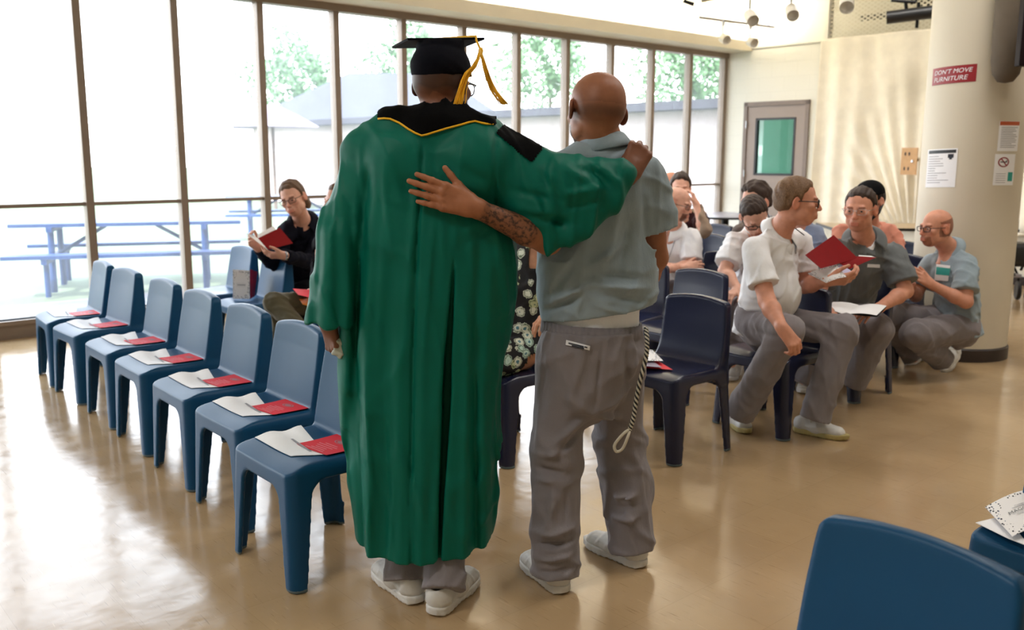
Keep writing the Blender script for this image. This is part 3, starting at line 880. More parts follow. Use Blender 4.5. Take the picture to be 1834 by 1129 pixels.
def panel(name, corners, mats, parent=None, origin=None, th=0.0012, bend=0.0, n=10):
    """bent card from four corners (bl, br, tr, tl) with UVs; thickness along its normal"""
    c = [np.asarray(q, float) for q in corners]; nn = unit(np.cross(c[1] - c[0], c[3] - c[0]))
    V = []; uvs = []
    for side in (0, 1):
        for j in range(n + 1):
            for i in range(n + 1):
                u, v = i / n, j / n
                V.append(uvpt(c, u, v) + nn * (bend * sin(pi * u) - th * side)); uvs.append((u, v))
    m_ = (n + 1) ** 2
    F = [(j * (n + 1) + i, j * (n + 1) + i + 1, (j + 1) * (n + 1) + i + 1, (j + 1) * (n + 1) + i) for j in range(n) for i in range(n)]
    F = F + [tuple(q + m_ for q in f[::-1]) for f in F]
    fm = [0] * (n * n) + [len(mats) - 1 if isinstance(mats, (list, tuple)) else 0] * (n * n)
    o = obj(name, V, F, mats, parent, origin, True, fm)
    uv = o.data.uv_layers.new(name='UVMap')
    for l in o.data.loops: uv.data[l.index].uv = uvs[l.vertex_index]
    return o
def place(o, org): o.location = Vector([float(q) for q in org]); return o

# booklet standing open on the second-row chair
def zc(ch, x, y, dz=0): return loc2w(ch, x, y, float(seat_z(x, y)) + dz)
P0 = A3(*at(417, 531, 6.72)); P0[2] = 0.45
e_r = unit(at(454, 529, 6.72) - at(417, 531, 6.72))
b0, b1 = P0, at(447, 531, 6.72); b1[2] = 0.45
b2 = at(447, 485, 6.74); b3 = at(417, 483, 6.74)
org = b0
o = place(panel('booklet', [b0, b1, b2, b3], [M['sprig'], M['paper']], None, org), org)
tag(o, 'open booklet with leaf-patterned cover standing on a second-row seat', 'booklet')
lettering('lettering', 'CELEBRATION', lambda u, v: uvpt([b0, b1, b2, b3], u, v) - F2 * 0 + unit(np.cross(b1 - b0, b3 - b0)) * 0.001, 0.2, 0.8, 0.46, 0.50, M['greyink'], o, org) if False else None
m_ = MB(); nn = unit(np.cross(b1 - b0, b3 - b0)) * 0.0015
for (u0, u1, v0, v1) in ((0.25, 0.75, 0.47, 0.50), (0.2, 0.8, 0.53, 0.535), (0.2, 0.8, 0.43, 0.435)):
    m_.quad(*[uvpt([b0, b1, b2, b3], u, v) + nn for u, v in ((u0, v0), (u1, v0), (u1, v1), (u0, v1))])
m_.build('lettering', M['greyink'], o, org)
r0 = b1 + A3(0.004, 0.004, 0); r1 = at(456, 527, 6.84); r1[2] = 0.452; r2 = at(461, 487, 6.86); r3 = b2 + A3(0.004, 0.004, 0.01)
panel('red_insert', [r0, r1, r2, r3], [M['red']], o, org)

# booklets at the right edge
def seat_sheet(ch, pix, z, name, mat, label, cat, group=None, lift=0.003, bend=0.0):
    c = [gnd(px, py, z) for px, py in pix]
    c = [A3(p[0], p[1], z + lift) for p in c]
    o = place(panel(name, c, mat, None, c[0], bend=bend), c[0]); tag(o, label, cat, group); return o, c
o, c = seat_sheet(chFB, ((1806, 967), (1845, 982), (1800, 925), (1747, 938)), 0.448, 'programme_sheet', [M['paper']], 'white sheet under the leaf-patterned booklets at the right edge', 'paper')
o, c = seat_sheet(chFB, ((1813, 963), (1905, 938), (1858, 876), (1764, 910)), 0.462, 'booklet', [M['sprig'], M['paper']], 'folded booklet with leaf-patterned cover on the chair at the right edge', 'booklet', bend=0.012)
nn = A3(0, 0, 0.004)
lettering('lettering', 'MAGGIE', lambda u, v: uvpt(c, u, v) + nn + A3(0, 0, 0.012 * sin(pi * u)), 0.20, 0.62, 0.47, 0.55, M['ink'], o, c[0])
m_ = MB()
for (u0, u1, v0, v1) in ((0.3, 0.72, 0.60, 0.612), (0.3, 0.72, 0.42, 0.43), (0.36, 0.66, 0.64, 0.65)):
    m_.quad(*[uvpt(c, u, v) + nn + A3(0, 0, 0.012 * sin(pi * u)) for u, v in ((u0, v0), (u1, v0), (u1, v1), (u0, v1))])
m_.build('lettering', M['greyink'], o, c[0])
# booklets on navy chair A
o, c = seat_sheet(chA, ((1128, 658), (1205, 664), (1172, 644), (1125, 648)), 0.447, 'red_card', [M['red']], 'red folder under the booklet on the empty navy chair', 'card', lift=0.004)
o, c = seat_sheet(chA, ((1128, 655), (1186, 660), (1166, 646), (1125, 646)), 0.455, 'programme_sheet', [m_plain('grey_lilac_paper', rgb(150, 140, 160), 0.7)], 'grey sheet between red folder and booklet on the empty navy chair', 'paper', lift=0.004)
o, c = seat_sheet(chA, ((1122, 648), (1188, 648), (1168, 628), (1122, 624)), 0.466, 'booklet', [M['sprig'], M['paper']], 'leaf-patterned booklet on the empty navy chair behind the grey-shirted man', 'booklet', lift=0.004)

# ------------------------------------------------------------------ drapes, tables, column notices
def drape(name, Pfun, n, m, mat, label, thick=0.006):
    V = [Pfun(i / n, j / m) for j in range(m + 1) for i in range(n + 1)]
    F = [(j * (n + 1) + i, j * (n + 1) + i + 1, (j + 1) * (n + 1) + i + 1, (j + 1) * (n + 1) + i) for j in range(m) for i in range(n)]
    org = V[0]; o = place(obj(name, V, F, mat, None, org), org)
    tag(o, label, 'curtain')
    md = o.modifiers.new('th', 'SOLIDIFY'); md.thickness = thick
    return o
M['muslin'] = m_cloth('cream_muslin', rgb(240, 231, 212), 0.9, 0.05, 500, 0.1, 0.1, 0.05)
def pf(u, v):
    s = 1.58 + u * 4.3; z = 3.045 - v * 2.45
    # pleats fall straight on the left and swing towards the gathered corner on the right
    cs, cz_ = 3.05, 0.2
    ang = math.atan2(s - cs, z - cz_)
    w = min(max((s - 1.9) / 0.7, 0), 1)
    a = 0.032 * sin(s * 2 * pi / 0.30 + 0.5 * sin(s * 5)) * (1 - w) * (0.35 + 0.65 * v)
    b = 0.042 * sin(ang * 2 * pi / 0.125 + 1.2 * sin(z * 1.1)) * w * (0.12 + 0.88 * v ** 1.2) + 0.02 * sin(s * 9 + z)
    sag = 0.0
    return A3(*(WP(T1 - 0.075 - 0.05 * v - a - b, s, z + sag)))
drape('muslin_drape', pf, 260, 90, M['muslin'], 'wide cream muslin drape hung along the back wall left of the column')
def pf2(u, v):
    s = 6.15 + u * 3.2; z = 3.3 - v * 2.68
    return A3(*(WP(T1 - 1.3 - 0.03 * sin(s * 2 * pi / 0.28) - 0.02 * v, s - 0.10 * v, z)))
# ------------------------------------------------------------------ people: library
from mathutils.bvhtree import BVHTree
DBG = True
def rcf(s, a, b, ra, rb, k=0.02, axis=None, sq=1.0, fa=False, fb=True, op='add'):
    """round cone with flat ends, optionally squashed along axis"""
    a = np.asarray(a, float); b = np.asarray(b, float); ab = b - a; L = np.linalg.norm(ab); u = ab / L; r = max(ra, rb)
    ax = unit(np.cross(u, A3(0.3, 0.5, 0.8))) if axis is None else unit(np.asarray(axis, float) - u * (np.asarray(axis, float) @ u))
    def fn(X, Y, Z):
        px, py, pz = X - a[0], Y - a[1], Z - a[2]
        tt = (px * u[0] + py * u[1] + pz * u[2])
        c = (px * ax[0] + py * ax[1] + pz * ax[2])
        tc = np.clip(tt / L, 0, 1)
        qx, qy, qz = px - tc * ab[0], py - tc * ab[1], pz - tc * ab[2]
        r2 = qx * qx + qy * qy + qz * qz + c * c * (1 / sq ** 2 - 1)
        d = (np.sqrt(np.maximum(r2, 0)) - (ra + (rb - ra) * tc)) * (0.4 + 0.6 * sq)
        if fb: d = np.maximum(d, tt - L)
        if fa: d = np.maximum(d, -tt)
        return d
    return getattr(s, op)(fn, np.minimum(a, b) - r, np.maximum(a, b) + r, k)

def flat(s, a, b, ra, rb, k=0.02, axis=None, sq=1.0):
    """open tube end: the shape runs past b, and is cut square there after the cloth folds"""
    a = np.asarray(a, float); b = np.asarray(b, float); u = unit(b - a); L = np.linalg.norm(b - a); ext = 0.03
    rcf(s, a, b + u * ext, ra, rb + (rb - ra) * ext / L, k, axis, sq)
    r = max(ra, rb) * 1.3
    def fn(X, Y, Z):
        px, py, pz = X - a[0], Y - a[1], Z - a[2]
        t = px * u[0] + py * u[1] + pz * u[2]
        lat = np.sqrt((px - t * u[0]) ** 2 + (py - t * u[1]) ** 2 + (pz - t * u[2]) ** 2)
        return np.where((lat < r) & (t > L - 0.04) & (t < L + 0.12), t - L, -1.0)
    if not hasattr(s, 'ends'): s.ends = []
    s.ends.append(fn)

def finish(s):
    for fn in getattr(s, 'ends', []): s.cut(fn)

def frame(fwd, up=(0, 0, 1), roll=0.0):
    f = unit(fwd); u = np.asarray(up, float); r = unit(np.cross(f, u)); u = np.cross(r, f)
    if roll: r, u = r * cos(roll) + u * sin(roll), u * cos(roll) - r * sin(roll)
    return np.stack([r, f, u], 1)

def add_head(s, c, R, k=1.0, jaw=1.0, nose=1.0, wide=1.0):
    g = lambda *p: c + R @ (A3(*p) * k)
    e = lambda p, r, kk, op='add': s.ell(g(*p), A3(*r) * k, R, kk, op)
    e((0, -0.014, 0.036), (0.0755 * wide, 0.097, 0.083), 0.0)
    e((0, -0.045, -0.005), (0.066 * wide, 0.06, 0.06), 0.03)
    e((0, 0.030, -0.030), (0.0615 * wide, 0.060, 0.082), 0.028)
    e((0, 0.046, -0.086 * jaw), (0.037 * wide, 0.034, 0.027), 0.026)
    for sx in (-1, 1):
        e((sx * 0.050 * wide, 0.008, -0.062), (0.014, 0.034, 0.024), 0.024)
        e((sx * 0.044 * wide, 0.062, -0.018), (0.020, 0.018, 0.017), 0.016)
    s.rc(g(-0.034, 0.080, 0.020), g(0.034, 0.080, 0.020), 0.011 * k, 0.011 * k, 0.014)
    for sx in (-1, 1): e((sx * 0.0315, 0.098, 0.001), (0.017, 0.012, 0.0115), 0.010, 'sub')
    s.rc(g(0, 0.090, 0.012), g(0, 0.110 * (0.9 + 0.1 * nose), -0.030), 0.0070 * k, 0.0108 * k * nose, 0.010)
    for sx in (-1, 1):
        e((sx * 0.012, 0.098, -0.034), (0.0065, 0.009, 0.007), 0.006)
        e((sx * 0.0315, 0.081, 0.001), (0.0150, 0.0125, 0.0135), 0.004)            # lids
        s.rc(g(sx * 0.020, 0.0925, 0.0205), g(sx * 0.044, 0.084, 0.021), 0.0045 * k, 0.004 * k, 0.004)
        e((sx * 0.0315, 0.0935, 0.0005), (0.0115, 0.006, 0.0045), 0.002, 'sub')     # eye opening
    e((0, 0.086, -0.062), (0.026, 0.016, 0.020), 0.016)
    s.rc(g(-0.019, 0.0940, -0.0615), g(0.019, 0.0940, -0.0615), 0.0050 * k, 0.0050 * k, 0.005)
    s.rc(g(-0.016, 0.0945, -0.0735), g(0.016, 0.0945, -0.0735), 0.0060 * k, 0.0060 * k, 0.005)
    s.rc(g(-0.021, 0.1020, -0.0670), g(0.021, 0.1020, -0.0670), 0.0022 * k, 0.0022 * k, 0.002, 'sub')
    for sx in (-1, 1):
        Re = R @ np.array(Matrix.Rotation(sx * 0.42, 3, 'Z') @ Matrix.Rotation(-0.18, 3, 'X'))
        s.ell(g(sx * 0.0805 * wide, -0.012, -0.004), A3(0.0085, 0.021, 0.033) * k, Re, 0.006)
        s.ell(g(sx * 0.0905 * wide, -0.010, -0.002), A3(0.0065, 0.011, 0.020) * k, Re, 0.004, 'sub')

def add_hand(s, wr, d, n, t, curl=(0.35, 0.4, 0.3), spread=0.06, k=1.0, thumb=(0.75, 0.62, -0.22), tcurl=0.25, kk=0.010, each=None):
    """d finger direction, n back of the hand, t thumb side"""
    d = unit(d); n = unit(n - d * (n @ d)); t = unit(t - d * (t @ d) - n * (t @ n))
    offs = (0.031, 0.0105, -0.0105, -0.029); kd = (0.088, 0.093, 0.087, 0.078)
    segs = ((0.041, 0.025, 0.020), (0.046, 0.029, 0.021), (0.042, 0.027, 0.020), (0.033, 0.021, 0.018)); rad = (0.0102, 0.0106, 0.0100, 0.0090)
    s.rc(wr - d * 0.015, wr + d * 0.03, 0.026 * k, 0.024 * k, 0.02)
    for i in range(4):
        b = wr + (t * offs[i] * 0.62 + d * 0.012) * k; kn = wr + (t * offs[i] + d * kd[i] + n * 0.004) * k
        s.rc(b, kn, 0.0155 * k, 0.0118 * k, 0.014)
        s.ell(kn + n * 0.003 * k, A3(0.0105, 0.0105, 0.010) * k, None, 0.006)
        a = spread * (1.5 - i); dd = unit(d * cos(a) + t * sin(a)); ang = 0.0; p = kn
        cu = curl if each is None else each[i]
        for j in range(3):
            ang += cu[j]; v = dd * cos(ang) - n * sin(ang); q = p + v * segs[i][j] * k
            s.rc(p, q, rad[i] * (1 - 0.09 * j) * k, rad[i] * (1 - 0.09 * (j + 1)) * k, 0.0045 if j else 0.006); p = q
    v = unit(d * thumb[0] + t * thumb[1] + n * thumb[2]); p = wr + (d * 0.018 + t * 0.020 - n * 0.006) * k
    s.rc(p, p + v * 0.045 * k, 0.0165 * k, 0.0125 * k, 0.014); p = p + v * 0.045 * k
    for j, L in enumerate((0.033, 0.026)):
        v = unit(v * cos(tcurl) + (d * 0.8 - t * 0.5) * sin(tcurl)); q = p + v * L * k
        s.rc(p, q, (0.0112 - 0.0012 * j) * k, (0.0100 - 0.0016 * j) * k, 0.005); p = q

def add_arm(s, sh, el, wr, r=1.0):
    s.rc(sh, el, 0.055 * r, 0.042 * r, 0.03)
    m = el + (wr - el) * 0.3
    s.rc(el, m, 0.042 * r, 0.044 * r, 0.02); s.rc(m, wr, 0.044 * r, 0.0275 * r, 0.02)

def vattr(o, name, vals):
    a = o.data.attributes.new(name, 'FLOAT_COLOR' if vals.ndim == 2 else 'FLOAT', 'POINT')
    if vals.ndim == 2: a.data.foreach_set('color', np.concatenate([vals, np.ones((len(vals), 1))], 1).astype(np.float32).ravel())
    else: a.data.foreach_set('value', vals.astype(np.float32))

HAIRLINE = {
    'short': ([-0.12, -0.075, -0.04, -0.012, 0.012, 0.024, 0.050, 0.080, 0.12], [-0.055, -0.055, -0.038, 0.022, 0.000, 0.040, 0.066, 0.088, 0.10]),
    'long': ([-0.12, -0.075, -0.02, 0.015, 0.035, 0.055, 0.08, 0.12], [-0.10, -0.10, -0.09, -0.07, 0.00, 0.060, 0.092, 0.11]),
    'swept': ([-0.12, -0.075, -0.03, -0.018, 0.010, 0.026, 0.052, 0.082, 0.12], [-0.11, -0.11, -0.075, -0.02, 0.0, 0.045, 0.070, 0.092, 0.105]),
    'crown': ([-0.12, -0.075, -0.04, 0.12], [-0.055, -0.055, -0.03, -0.02]),
}

class Person:
    def __init__(s, label, base, J, skin, k=1.0, dark=False, group=None):
        s.J = {a: np.asarray(b, float) for a, b in J.items()}; s.k = k; s.skin = skin
        s.o = place(empty('person', base), base); s.base = np.asarray(base, float)
        tag(s.o, label, 'person', group)
        s.R = frame(s.J['hf'], s.J.get('hu', A3(0, 0, 1)), 0.0)
        s.lat = unit(s.J['shR'] - s.J['shL']); s.upv = unit(s.J['nb'] - s.J['pel']); s.dep = unit(np.cross(s.lat, s.upv))
        if DBG:
            d = lambda a, b: round(float(np.linalg.norm(s.J[a] - s.J[b])), 2) if a in s.J and b in s.J else None
            print('PERSON', label[:40], 'uarm', d('shL', 'elL'), d('shR', 'elR'), 'farm', d('elL', 'wrL'), d('elR', 'wrR'), 'sh', d('shL', 'shR'), 'torso', d('nb', 'pel'), 'thigh', d('hipL', 'knL'), d('hipR', 'knR'), 'shin', d('knL', 'anL'), d('knR', 'anR'), 'neck', d('hc', 'nb'), 'hz', np.round(s.J['hc'], 2))
    def put(s, name, V, Q, mat, parent=None):
        return obj(name, V, Q, mat, parent or s.o, s.base)
    def g(s, *p): return s.J['hc'] + s.R @ (A3(*p) * s.k)
    def body(s, hands={}, hh=0.0034, ha=0.0045, tint=None, head={}, arm=1.0, legs=True, ink=None):
        J = s.J
        h = SDF(); add_head(h, J['hc'], s.R, s.k, **head)
        nk = 0.056 * head.get('neck', 1.0) if False else 0.057
        h.rc(s.g(0, -0.022, -0.055), J['nb'], nk, 0.064, 0.02)
        h.rc(J['nb'], J['nb'] - s.upv * 0.08, 0.062, 0.10, 0.03)
        V1, Q1 = h.mesh(hh * s.k); V1 = relax(V1, Q1, 1, 0.4)
        b = SDF()
        ch = J['nb'] - s.upv * 0.20
        b.rce(J['nb'] - s.upv * 0.06, ch, 0.07, 0.135, s.dep, 0.6, 0.04)
        b.rce(ch, J['pel'], 0.135, 0.125, s.dep, 0.6, 0.05)
        for sd in 'LR':
            b.rc(J['nb'] - s.upv * 0.05, J['sh' + sd], 0.05, 0.048, 0.03)
            if legs:
                b.rc(J['hip' + sd], J['kn' + sd], 0.070, 0.045, 0.03); b.rc(J['kn' + sd], J['an' + sd], 0.045, 0.034, 0.02)
        V2, Q2 = b.mesh(0.011)
        parts = [(V1, Q1), (V2, Q2)]
        for sd in 'LR':
            a = SDF(); add_arm(a, J['sh' + sd], J['el' + sd], J['wr' + sd], arm)
            if sd in hands: add_hand(a, J['wr' + sd], **hands[sd])
            hv = hands.get(sd, {}).get('_h', ha)
            V, Q = a.mesh(ha); V = relax(V, Q, 1, 0.4); parts.append((V, Q))
        V, Q = join(parts)
        o = s.put('body', V, Q, s.skin); s.bodyobj = o
        L = (V - J['hc']) @ s.R / s.k                       # head-local coordinates
        col = np.ones((len(V), 3))
        face = (np.abs(L) < 0.16).all(1)
        lips = face & (np.abs(L[:, 0]) < 0.022) & (L[:, 1] > 0.088) & (L[:, 2] < -0.0565) & (L[:, 2] > -0.079)
        col[lips] *= (0.86, 0.62, 0.60)
        nose_ = face & (np.linalg.norm(L - A3(0, 0.11, -0.03), axis=1) < 0.02); col[nose_] *= (1.02, 0.88, 0.86)
        for sx in (-1, 1):
            ck = np.exp(-(np.linalg.norm(L - A3(sx * 0.042, 0.075, -0.03), axis=1) / 0.02) ** 2)[:, None]; col *= 1 - ck * A3(0.0, 0.12, 0.12)
            er = face & (np.abs(L[:, 0] - sx * 0.083) < 0.014) & (np.abs(L[:, 1] + 0.01) < 0.03) & (np.abs(L[:, 2]) < 0.04); col[er] *= (1.0, 0.85, 0.82)
        if tint is not None: col = tint(L, col, face)
        vattr(o, 'tint', col)
        if ink is not None: vattr(o, 'ink', ink(V))
        # eyes
        for sx in (-1, 1):
            c = s.g(sx * 0.0315, 0.0805, 0.0005); mb_ = bmesh.new(); bmesh.ops.create_uvsphere(mb_, u_segments=14, v_segments=10, radius=0.0112 * s.k)
            Re = Matrix(np.linalg.inv(np.eye(3)).tolist()); Rw = Matrix(s.R.tolist()).to_4x4()
            m_ = MB(); M4 = Matrix.Translation(Vector((c - s.base).tolist())) @ Rw @ Matrix.Rotation(-pi / 2, 4, 'X')
            mb_.faces.ensure_lookup_table(); fm = [1 if f.calc_center_median().z > 0.0088 * s.k else 0 for f in mb_.faces]
            m_.bm(mb_, M4); m_.fm = fm
            m_.build('eye', [M['eyewhite'], M['iris']], s.o, smooth=True)
        return o
    def hair(s, style='short', t=0.010, mat=None, h=0.0045, top=0.0, extra=None, name='hair', wide=1.0, curl=0.0):
        q = SDF()
        k = s.k
        q.ell(s.g(0, -0.014, 0.036 + top * 0.5), (A3(0.0755 * wide + t, 0.097 + t, 0.083 + t + top)) * k, s.R, 0.0)
        q.ell(s.g(0, -0.045, -0.005), (A3(0.066 * wide + t, 0.06 + t, 0.062 + t)) * k, s.R, 0.02)
        if style == 'swept':
            for sx in (-1, 1): q.ell(s.g(sx * 0.052, -0.062, -0.055), A3(0.030, 0.036, 0.055) * k, s.R, 0.02)
        if style == 'long':
            for sx in (-1, 1): q.ell(s.g(sx * 0.072, -0.022, -0.03), A3(0.024, 0.050, 0.070) * k, s.R, 0.02)
        xs, zs = HAIRLINE[style]
        hc, R = s.J['hc'], s.R
        def cut(X, Y, Z):
            px, py, pz = X - hc[0], Y - hc[1], Z - hc[2]
            lx, ly, lz = [(px * R[0, i] + py * R[1, i] + pz * R[2, i]) / k for i in range(3)]
            zl = np.interp(ly.ravel(), xs, zs).reshape(ly.shape)
            zl = zl + 0.002 * np.sin(lx * 130 + 1) + 0.002 * np.sin(lx * 260 + ly * 90) + 0.010 * np.clip((np.abs(lx) - 0.04) / 0.03, 0, 1) * (ly > 0.055)
            d = (zl - lz) * 0.7 * k
            return d if extra is None else np.maximum(d, extra(lx, ly, lz))
        def taper(X, Y, Z):
            px, py, pz = X - hc[0], Y - hc[1], Z - hc[2]
            ly = (px * R[0, 1] + py * R[1, 1] + pz * R[2, 1]) / k; lz = (px * R[0, 2] + py * R[1, 2] + pz * R[2, 2]) / k
            zl = np.interp(ly, xs, zs)
            return (t + 0.0015) * k * np.clip(1 - (lz - zl) / 0.028, 0, 1) ** 1.5
        q.warp(taper)
        q.cut(cut)
        rs = np.random.RandomState(int(t * 1e4) + 3); kx = rs.randn(3, 3) * (70 if not curl else 55)
        am = 0.0016 if not curl else curl
        q.warp(lambda X, Y, Z: am * sum(np.sin(kx[i][0] * X * 2 + kx[i][1] * Y * 2 + kx[i][2] * Z * 0.7 + i) for i in range(3)))
        V, Q = q.mesh(h * k)
        return s.put(name, V, Q, mat)
    def shirt(s, mat, seed, hem=0.10, ww=0.165, cw=0.185, sq=0.66, slv=0.62, sr=(0.070, 0.080), h=0.008, amp=0.006, name='shirt', long=False, collar=None, belly=0.0, hemp=None, extra=None, shr=0.072, shr2=0.066, n=6, segs=None):
        J = s.J; q = SDF()
        ch = J['nb'] - s.upv * 0.17; wst = J['pel'] + s.upv * 0.16
        low = J['pel'] - s.upv * hem
        q.rce(J['nb'] - s.upv * 0.030, ch, 0.078, cw * 0.92, s.dep, sq, 0.03)
        q.rce(ch, wst, cw, ww, s.dep, sq, 0.05)
        flat(q, wst + s.upv * 0.02, low, ww, ww * 1.05, 0.05, s.dep, sq)
        if belly: q.ell(wst - s.upv * 0.02 + s.dep * 0.0 + s.frontv() * 0.05, A3(ww * 0.9, 0.13 + belly, 0.15), np.stack([s.lat, s.frontv(), s.upv], 1), 0.06)
        for sd in 'LR':
            sh, el, wr = J['sh' + sd], J['el' + sd], J['wr' + sd]
            q.rc(J['nb'] - s.upv * 0.075, sh, shr, shr2, 0.035)
            if long:
                q.rc(sh, el, 0.072, 0.066, 0.03); flat(q, el, wr + (el - wr) * 0.04, 0.066, 0.052, 0.02)
            else:
                e2 = sh + (el - sh) * slv; q.rc(sh, sh + (e2 - sh) * 0.5, 0.060, sr[0] * 0.95, 0.03); flat(q, sh + (e2 - sh) * 0.3, e2, sr[0] * 0.97, sr[1], 0.03)
        if extra: extra(q)
        q.sub(*s.neckhole(), 0.006)
        q.warp(folds(seed, amp, (0.06, 0.16), n, (0.7, 0.7, 0.5)))
        if segs: q.warp(seg_warp(*segs))
        finish(q)
        if hemp: q.plane(*hemp)
        V, Q = q.mesh(h); V = relax(V, Q, 1, 0.5)
        o = s.put(name, V, Q, mat); s.shirtobj = o
        return o
    def frontv(s):
        f = np.cross(s.upv, s.lat); return unit(f)
    def neckhole(s):
        J = s.J; a = J['nb'] - s.upv * 0.05; b = s.g(0, -0.02, -0.04)
        ab = b - a; L2 = ab @ ab; f = s.frontv()
        def fn(X, Y, Z):
            px, py, pz = X - a[0] - f[0] * 0.012, Y - a[1] - f[1] * 0.012, Z - a[2]
            t = np.clip((px * ab[0] + py * ab[1] + pz * ab[2]) / L2, -0.1, 1.3)
            return np.sqrt((px - t * ab[0]) ** 2 + (py - t * ab[1]) ** 2 + (pz - t * ab[2]) ** 2) - 0.064
        return fn, np.minimum(a, b) - 0.08, np.maximum(a, b) + 0.08
    def collar(s, mat, h=0.005, tall=0.030, rad=0.071, open_=0.35, spread=0.010, low=0.035):
        """folded shirt collar: a leaning band round the neck, open at the throat"""
        J = s.J; f = s.frontv(); up = unit(s.g(0, -0.02, -0.03) - (J['nb'] - s.upv * 0.05)); r = unit(np.cross(f, up)); f = np.cross(up, r)
        V = []; n = 44; F = []
        c = J['nb'] - up * (low - 0.024) + f * 0.010
        prof = [(rad - 0.006, 0.0), (rad - 0.004, tall), (rad + 0.001, tall + 0.004), (rad + 0.008, tall), (rad + 0.020 + spread * 0.6, tall - 0.020), (rad + 0.030 + spread, tall - 0.036), (rad + 0.028 + spread, tall - 0.039)]
        for i in range(n + 1):
            a = pi / 2 + open_ * 0.5 + (2 * pi - open_) * i / n
            back = 0.5 - 0.5 * sin(a)
            for (q, z) in prof:
                pt = 0.018 * max(0, sin(a)) ** 6 * (1 if (z < 0.012 and q > rad) else 0)
                V.append(c + (r * cos(a) + f * sin(a) * 0.96) * (q + pt) + up * (z - 0.028 * sin(a) - (0.020 * max(0, sin(a)) ** 5 if (z < 0.0 and q > rad) else 0)))
        m = len(prof)
        F = [(i * m + j, (i + 1) * m + j, (i + 1) * m + j + 1, i * m + j + 1) for i in range(n) for j in range(m - 1)]
        o = s.put('collar', V, F, mat)
        md = o.modifiers.new('th', 'SOLIDIFY'); md.thickness = 0.003
        return o
    def trousers(s, mat, seed, r=(0.105, 0.082, 0.068), wr=0.165, sq=0.72, h=0.009, amp=0.007, name='trousers', hemcut=0.05, top=0.06, n=6, extra=None, legscale=1.0, segs=None, waist=None):
        J = s.J; q = SDF()
        q.rce(J['pel'] + s.upv * top, J['pel'], wr * 0.96, wr, s.dep, sq, 0.03)
        q.rce(J['pel'], (J['hipL'] + J['hipR']) / 2, wr, wr * 0.92, s.dep, sq + 0.05, 0.04)
        for sd in 'LR':
            a, b, c = J['hip' + sd], J['kn' + sd], J['an' + sd]
            q.rc(a, b, r[0] * legscale, r[1] * legscale, 0.04)
            d = unit(c - b); flat(q, b, c - d * hemcut + d * 0.03, r[1] * legscale, r[2] * legscale, 0.03)
        if extra: extra(q)
        f1 = folds(seed, amp, (0.06, 0.16), n, (0.8, 0.8, 0.6)); q.warp(f1)
        if segs: q.warp(seg_warp(*segs))
        finish(q)
        if waist is not None: q.plane(J['pel'] + s.upv * waist, s.upv)
        V, Q = q.mesh(h); V = relax(V, Q, 1, 0.5)
        o = s.put(name, V, Q, mat); s.trob = o
        return o
    def shoe(s, heel, toe, kind='white', pitch=0.0, scale=1.0, z=None):
        heel = np.asarray(heel, float); toe = np.asarray(toe, float); d = toe - heel
        yaw = math.atan2(-d[0], d[1])
        q = link('shoe', SHOE[kind][0], s.o); q.location = Vector((heel - s.base).tolist()); q.rotation_euler = (pitch, 0, yaw); q.scale = (scale,) * 3
        for nm, me in (('sole', SHOE[kind][1]), ('laces', SHOE[kind][2])):
            link(nm, me, q)
        return q
    def glasses(s, mat, w=0.026, hgt=0.017, r=0.0016, thick=1.0, y=0.103, lens=None):
        m_ = MB(); B = s.base
        for sx in (-1, 1):
            pts = []
            for t in np.linspace(0, 2 * pi, 25):
                cx_ = abs(cos(t)) ** 0.6 * (1 if cos(t) > 0 else -1); sy = abs(sin(t)) ** 0.6 * (1 if sin(t) > 0 else -1)
                pts.append(s.g(sx * 0.034 + w * cx_, y - 0.010 * abs(sx * 0.034 + w * cx_) / 0.06, -0.002 + hgt * sy) - B)
            m_.tube(pts, r * thick, 6, False)
            m_.tube([s.g(sx * 0.061, y - 0.010, 0.006) - B, s.g(sx * 0.078, y - 0.03, 0.008) - B, s.g(sx * 0.081, 0.0, 0.008) - B, s.g(sx * 0.079, -0.02, -0.010) - B], r * thick * 1.1, 6)
        m_.tube([s.g(-0.010, y, 0.004) - B, s.g(0, y + 0.003, 0.007) - B, s.g(0.010, y, 0.004) - B], r * thick, 6)
        o = m_.build('glasses', mat, s.o, smooth=True)
        m_ = MB()
        for sx in (-1, 1):
            ring = []
            for t in np.linspace(0, 2 * pi, 20, endpoint=False):
                ring.append(s.g(sx * 0.034 + w * 0.97 * cos(t), y - 0.001 - 0.010 * abs(sx * 0.034 + w * cos(t)) / 0.06, -0.002 + hgt * 0.97 * sin(t)) - B)
            m_.add(ring, [list(range(20))])
        m_.build('lens', M['lens'], o, smooth=False)
        return o
    def cord(s, pts, mat, r=0.003, name='lanyard'):
        m_ = MB(); m_.tube([np.asarray(p, float) - s.base for p in pts], r, 6); return m_.build(name, mat, s.o, smooth=True)
    def bvh(s, *objs):
        V = []; F = []
        for o in objs:
            b = len(V); V += [tuple(A3(*v.co) + s.base) for v in o.data.vertices]; F += [[i + b for i in p.vertices] for p in o.data.polygons]
        return BVHTree.FromPolygons(V, F)

def hit(tree, px, py, lift=0.0):
    d = unit(ray(px, py)); r = tree.ray_cast(Vector((0, 0, CAMH)), Vector(d.tolist()))
    if r[0] is None: return None, None
    return A3(*r[0]) - d * lift, A3(*r[1])

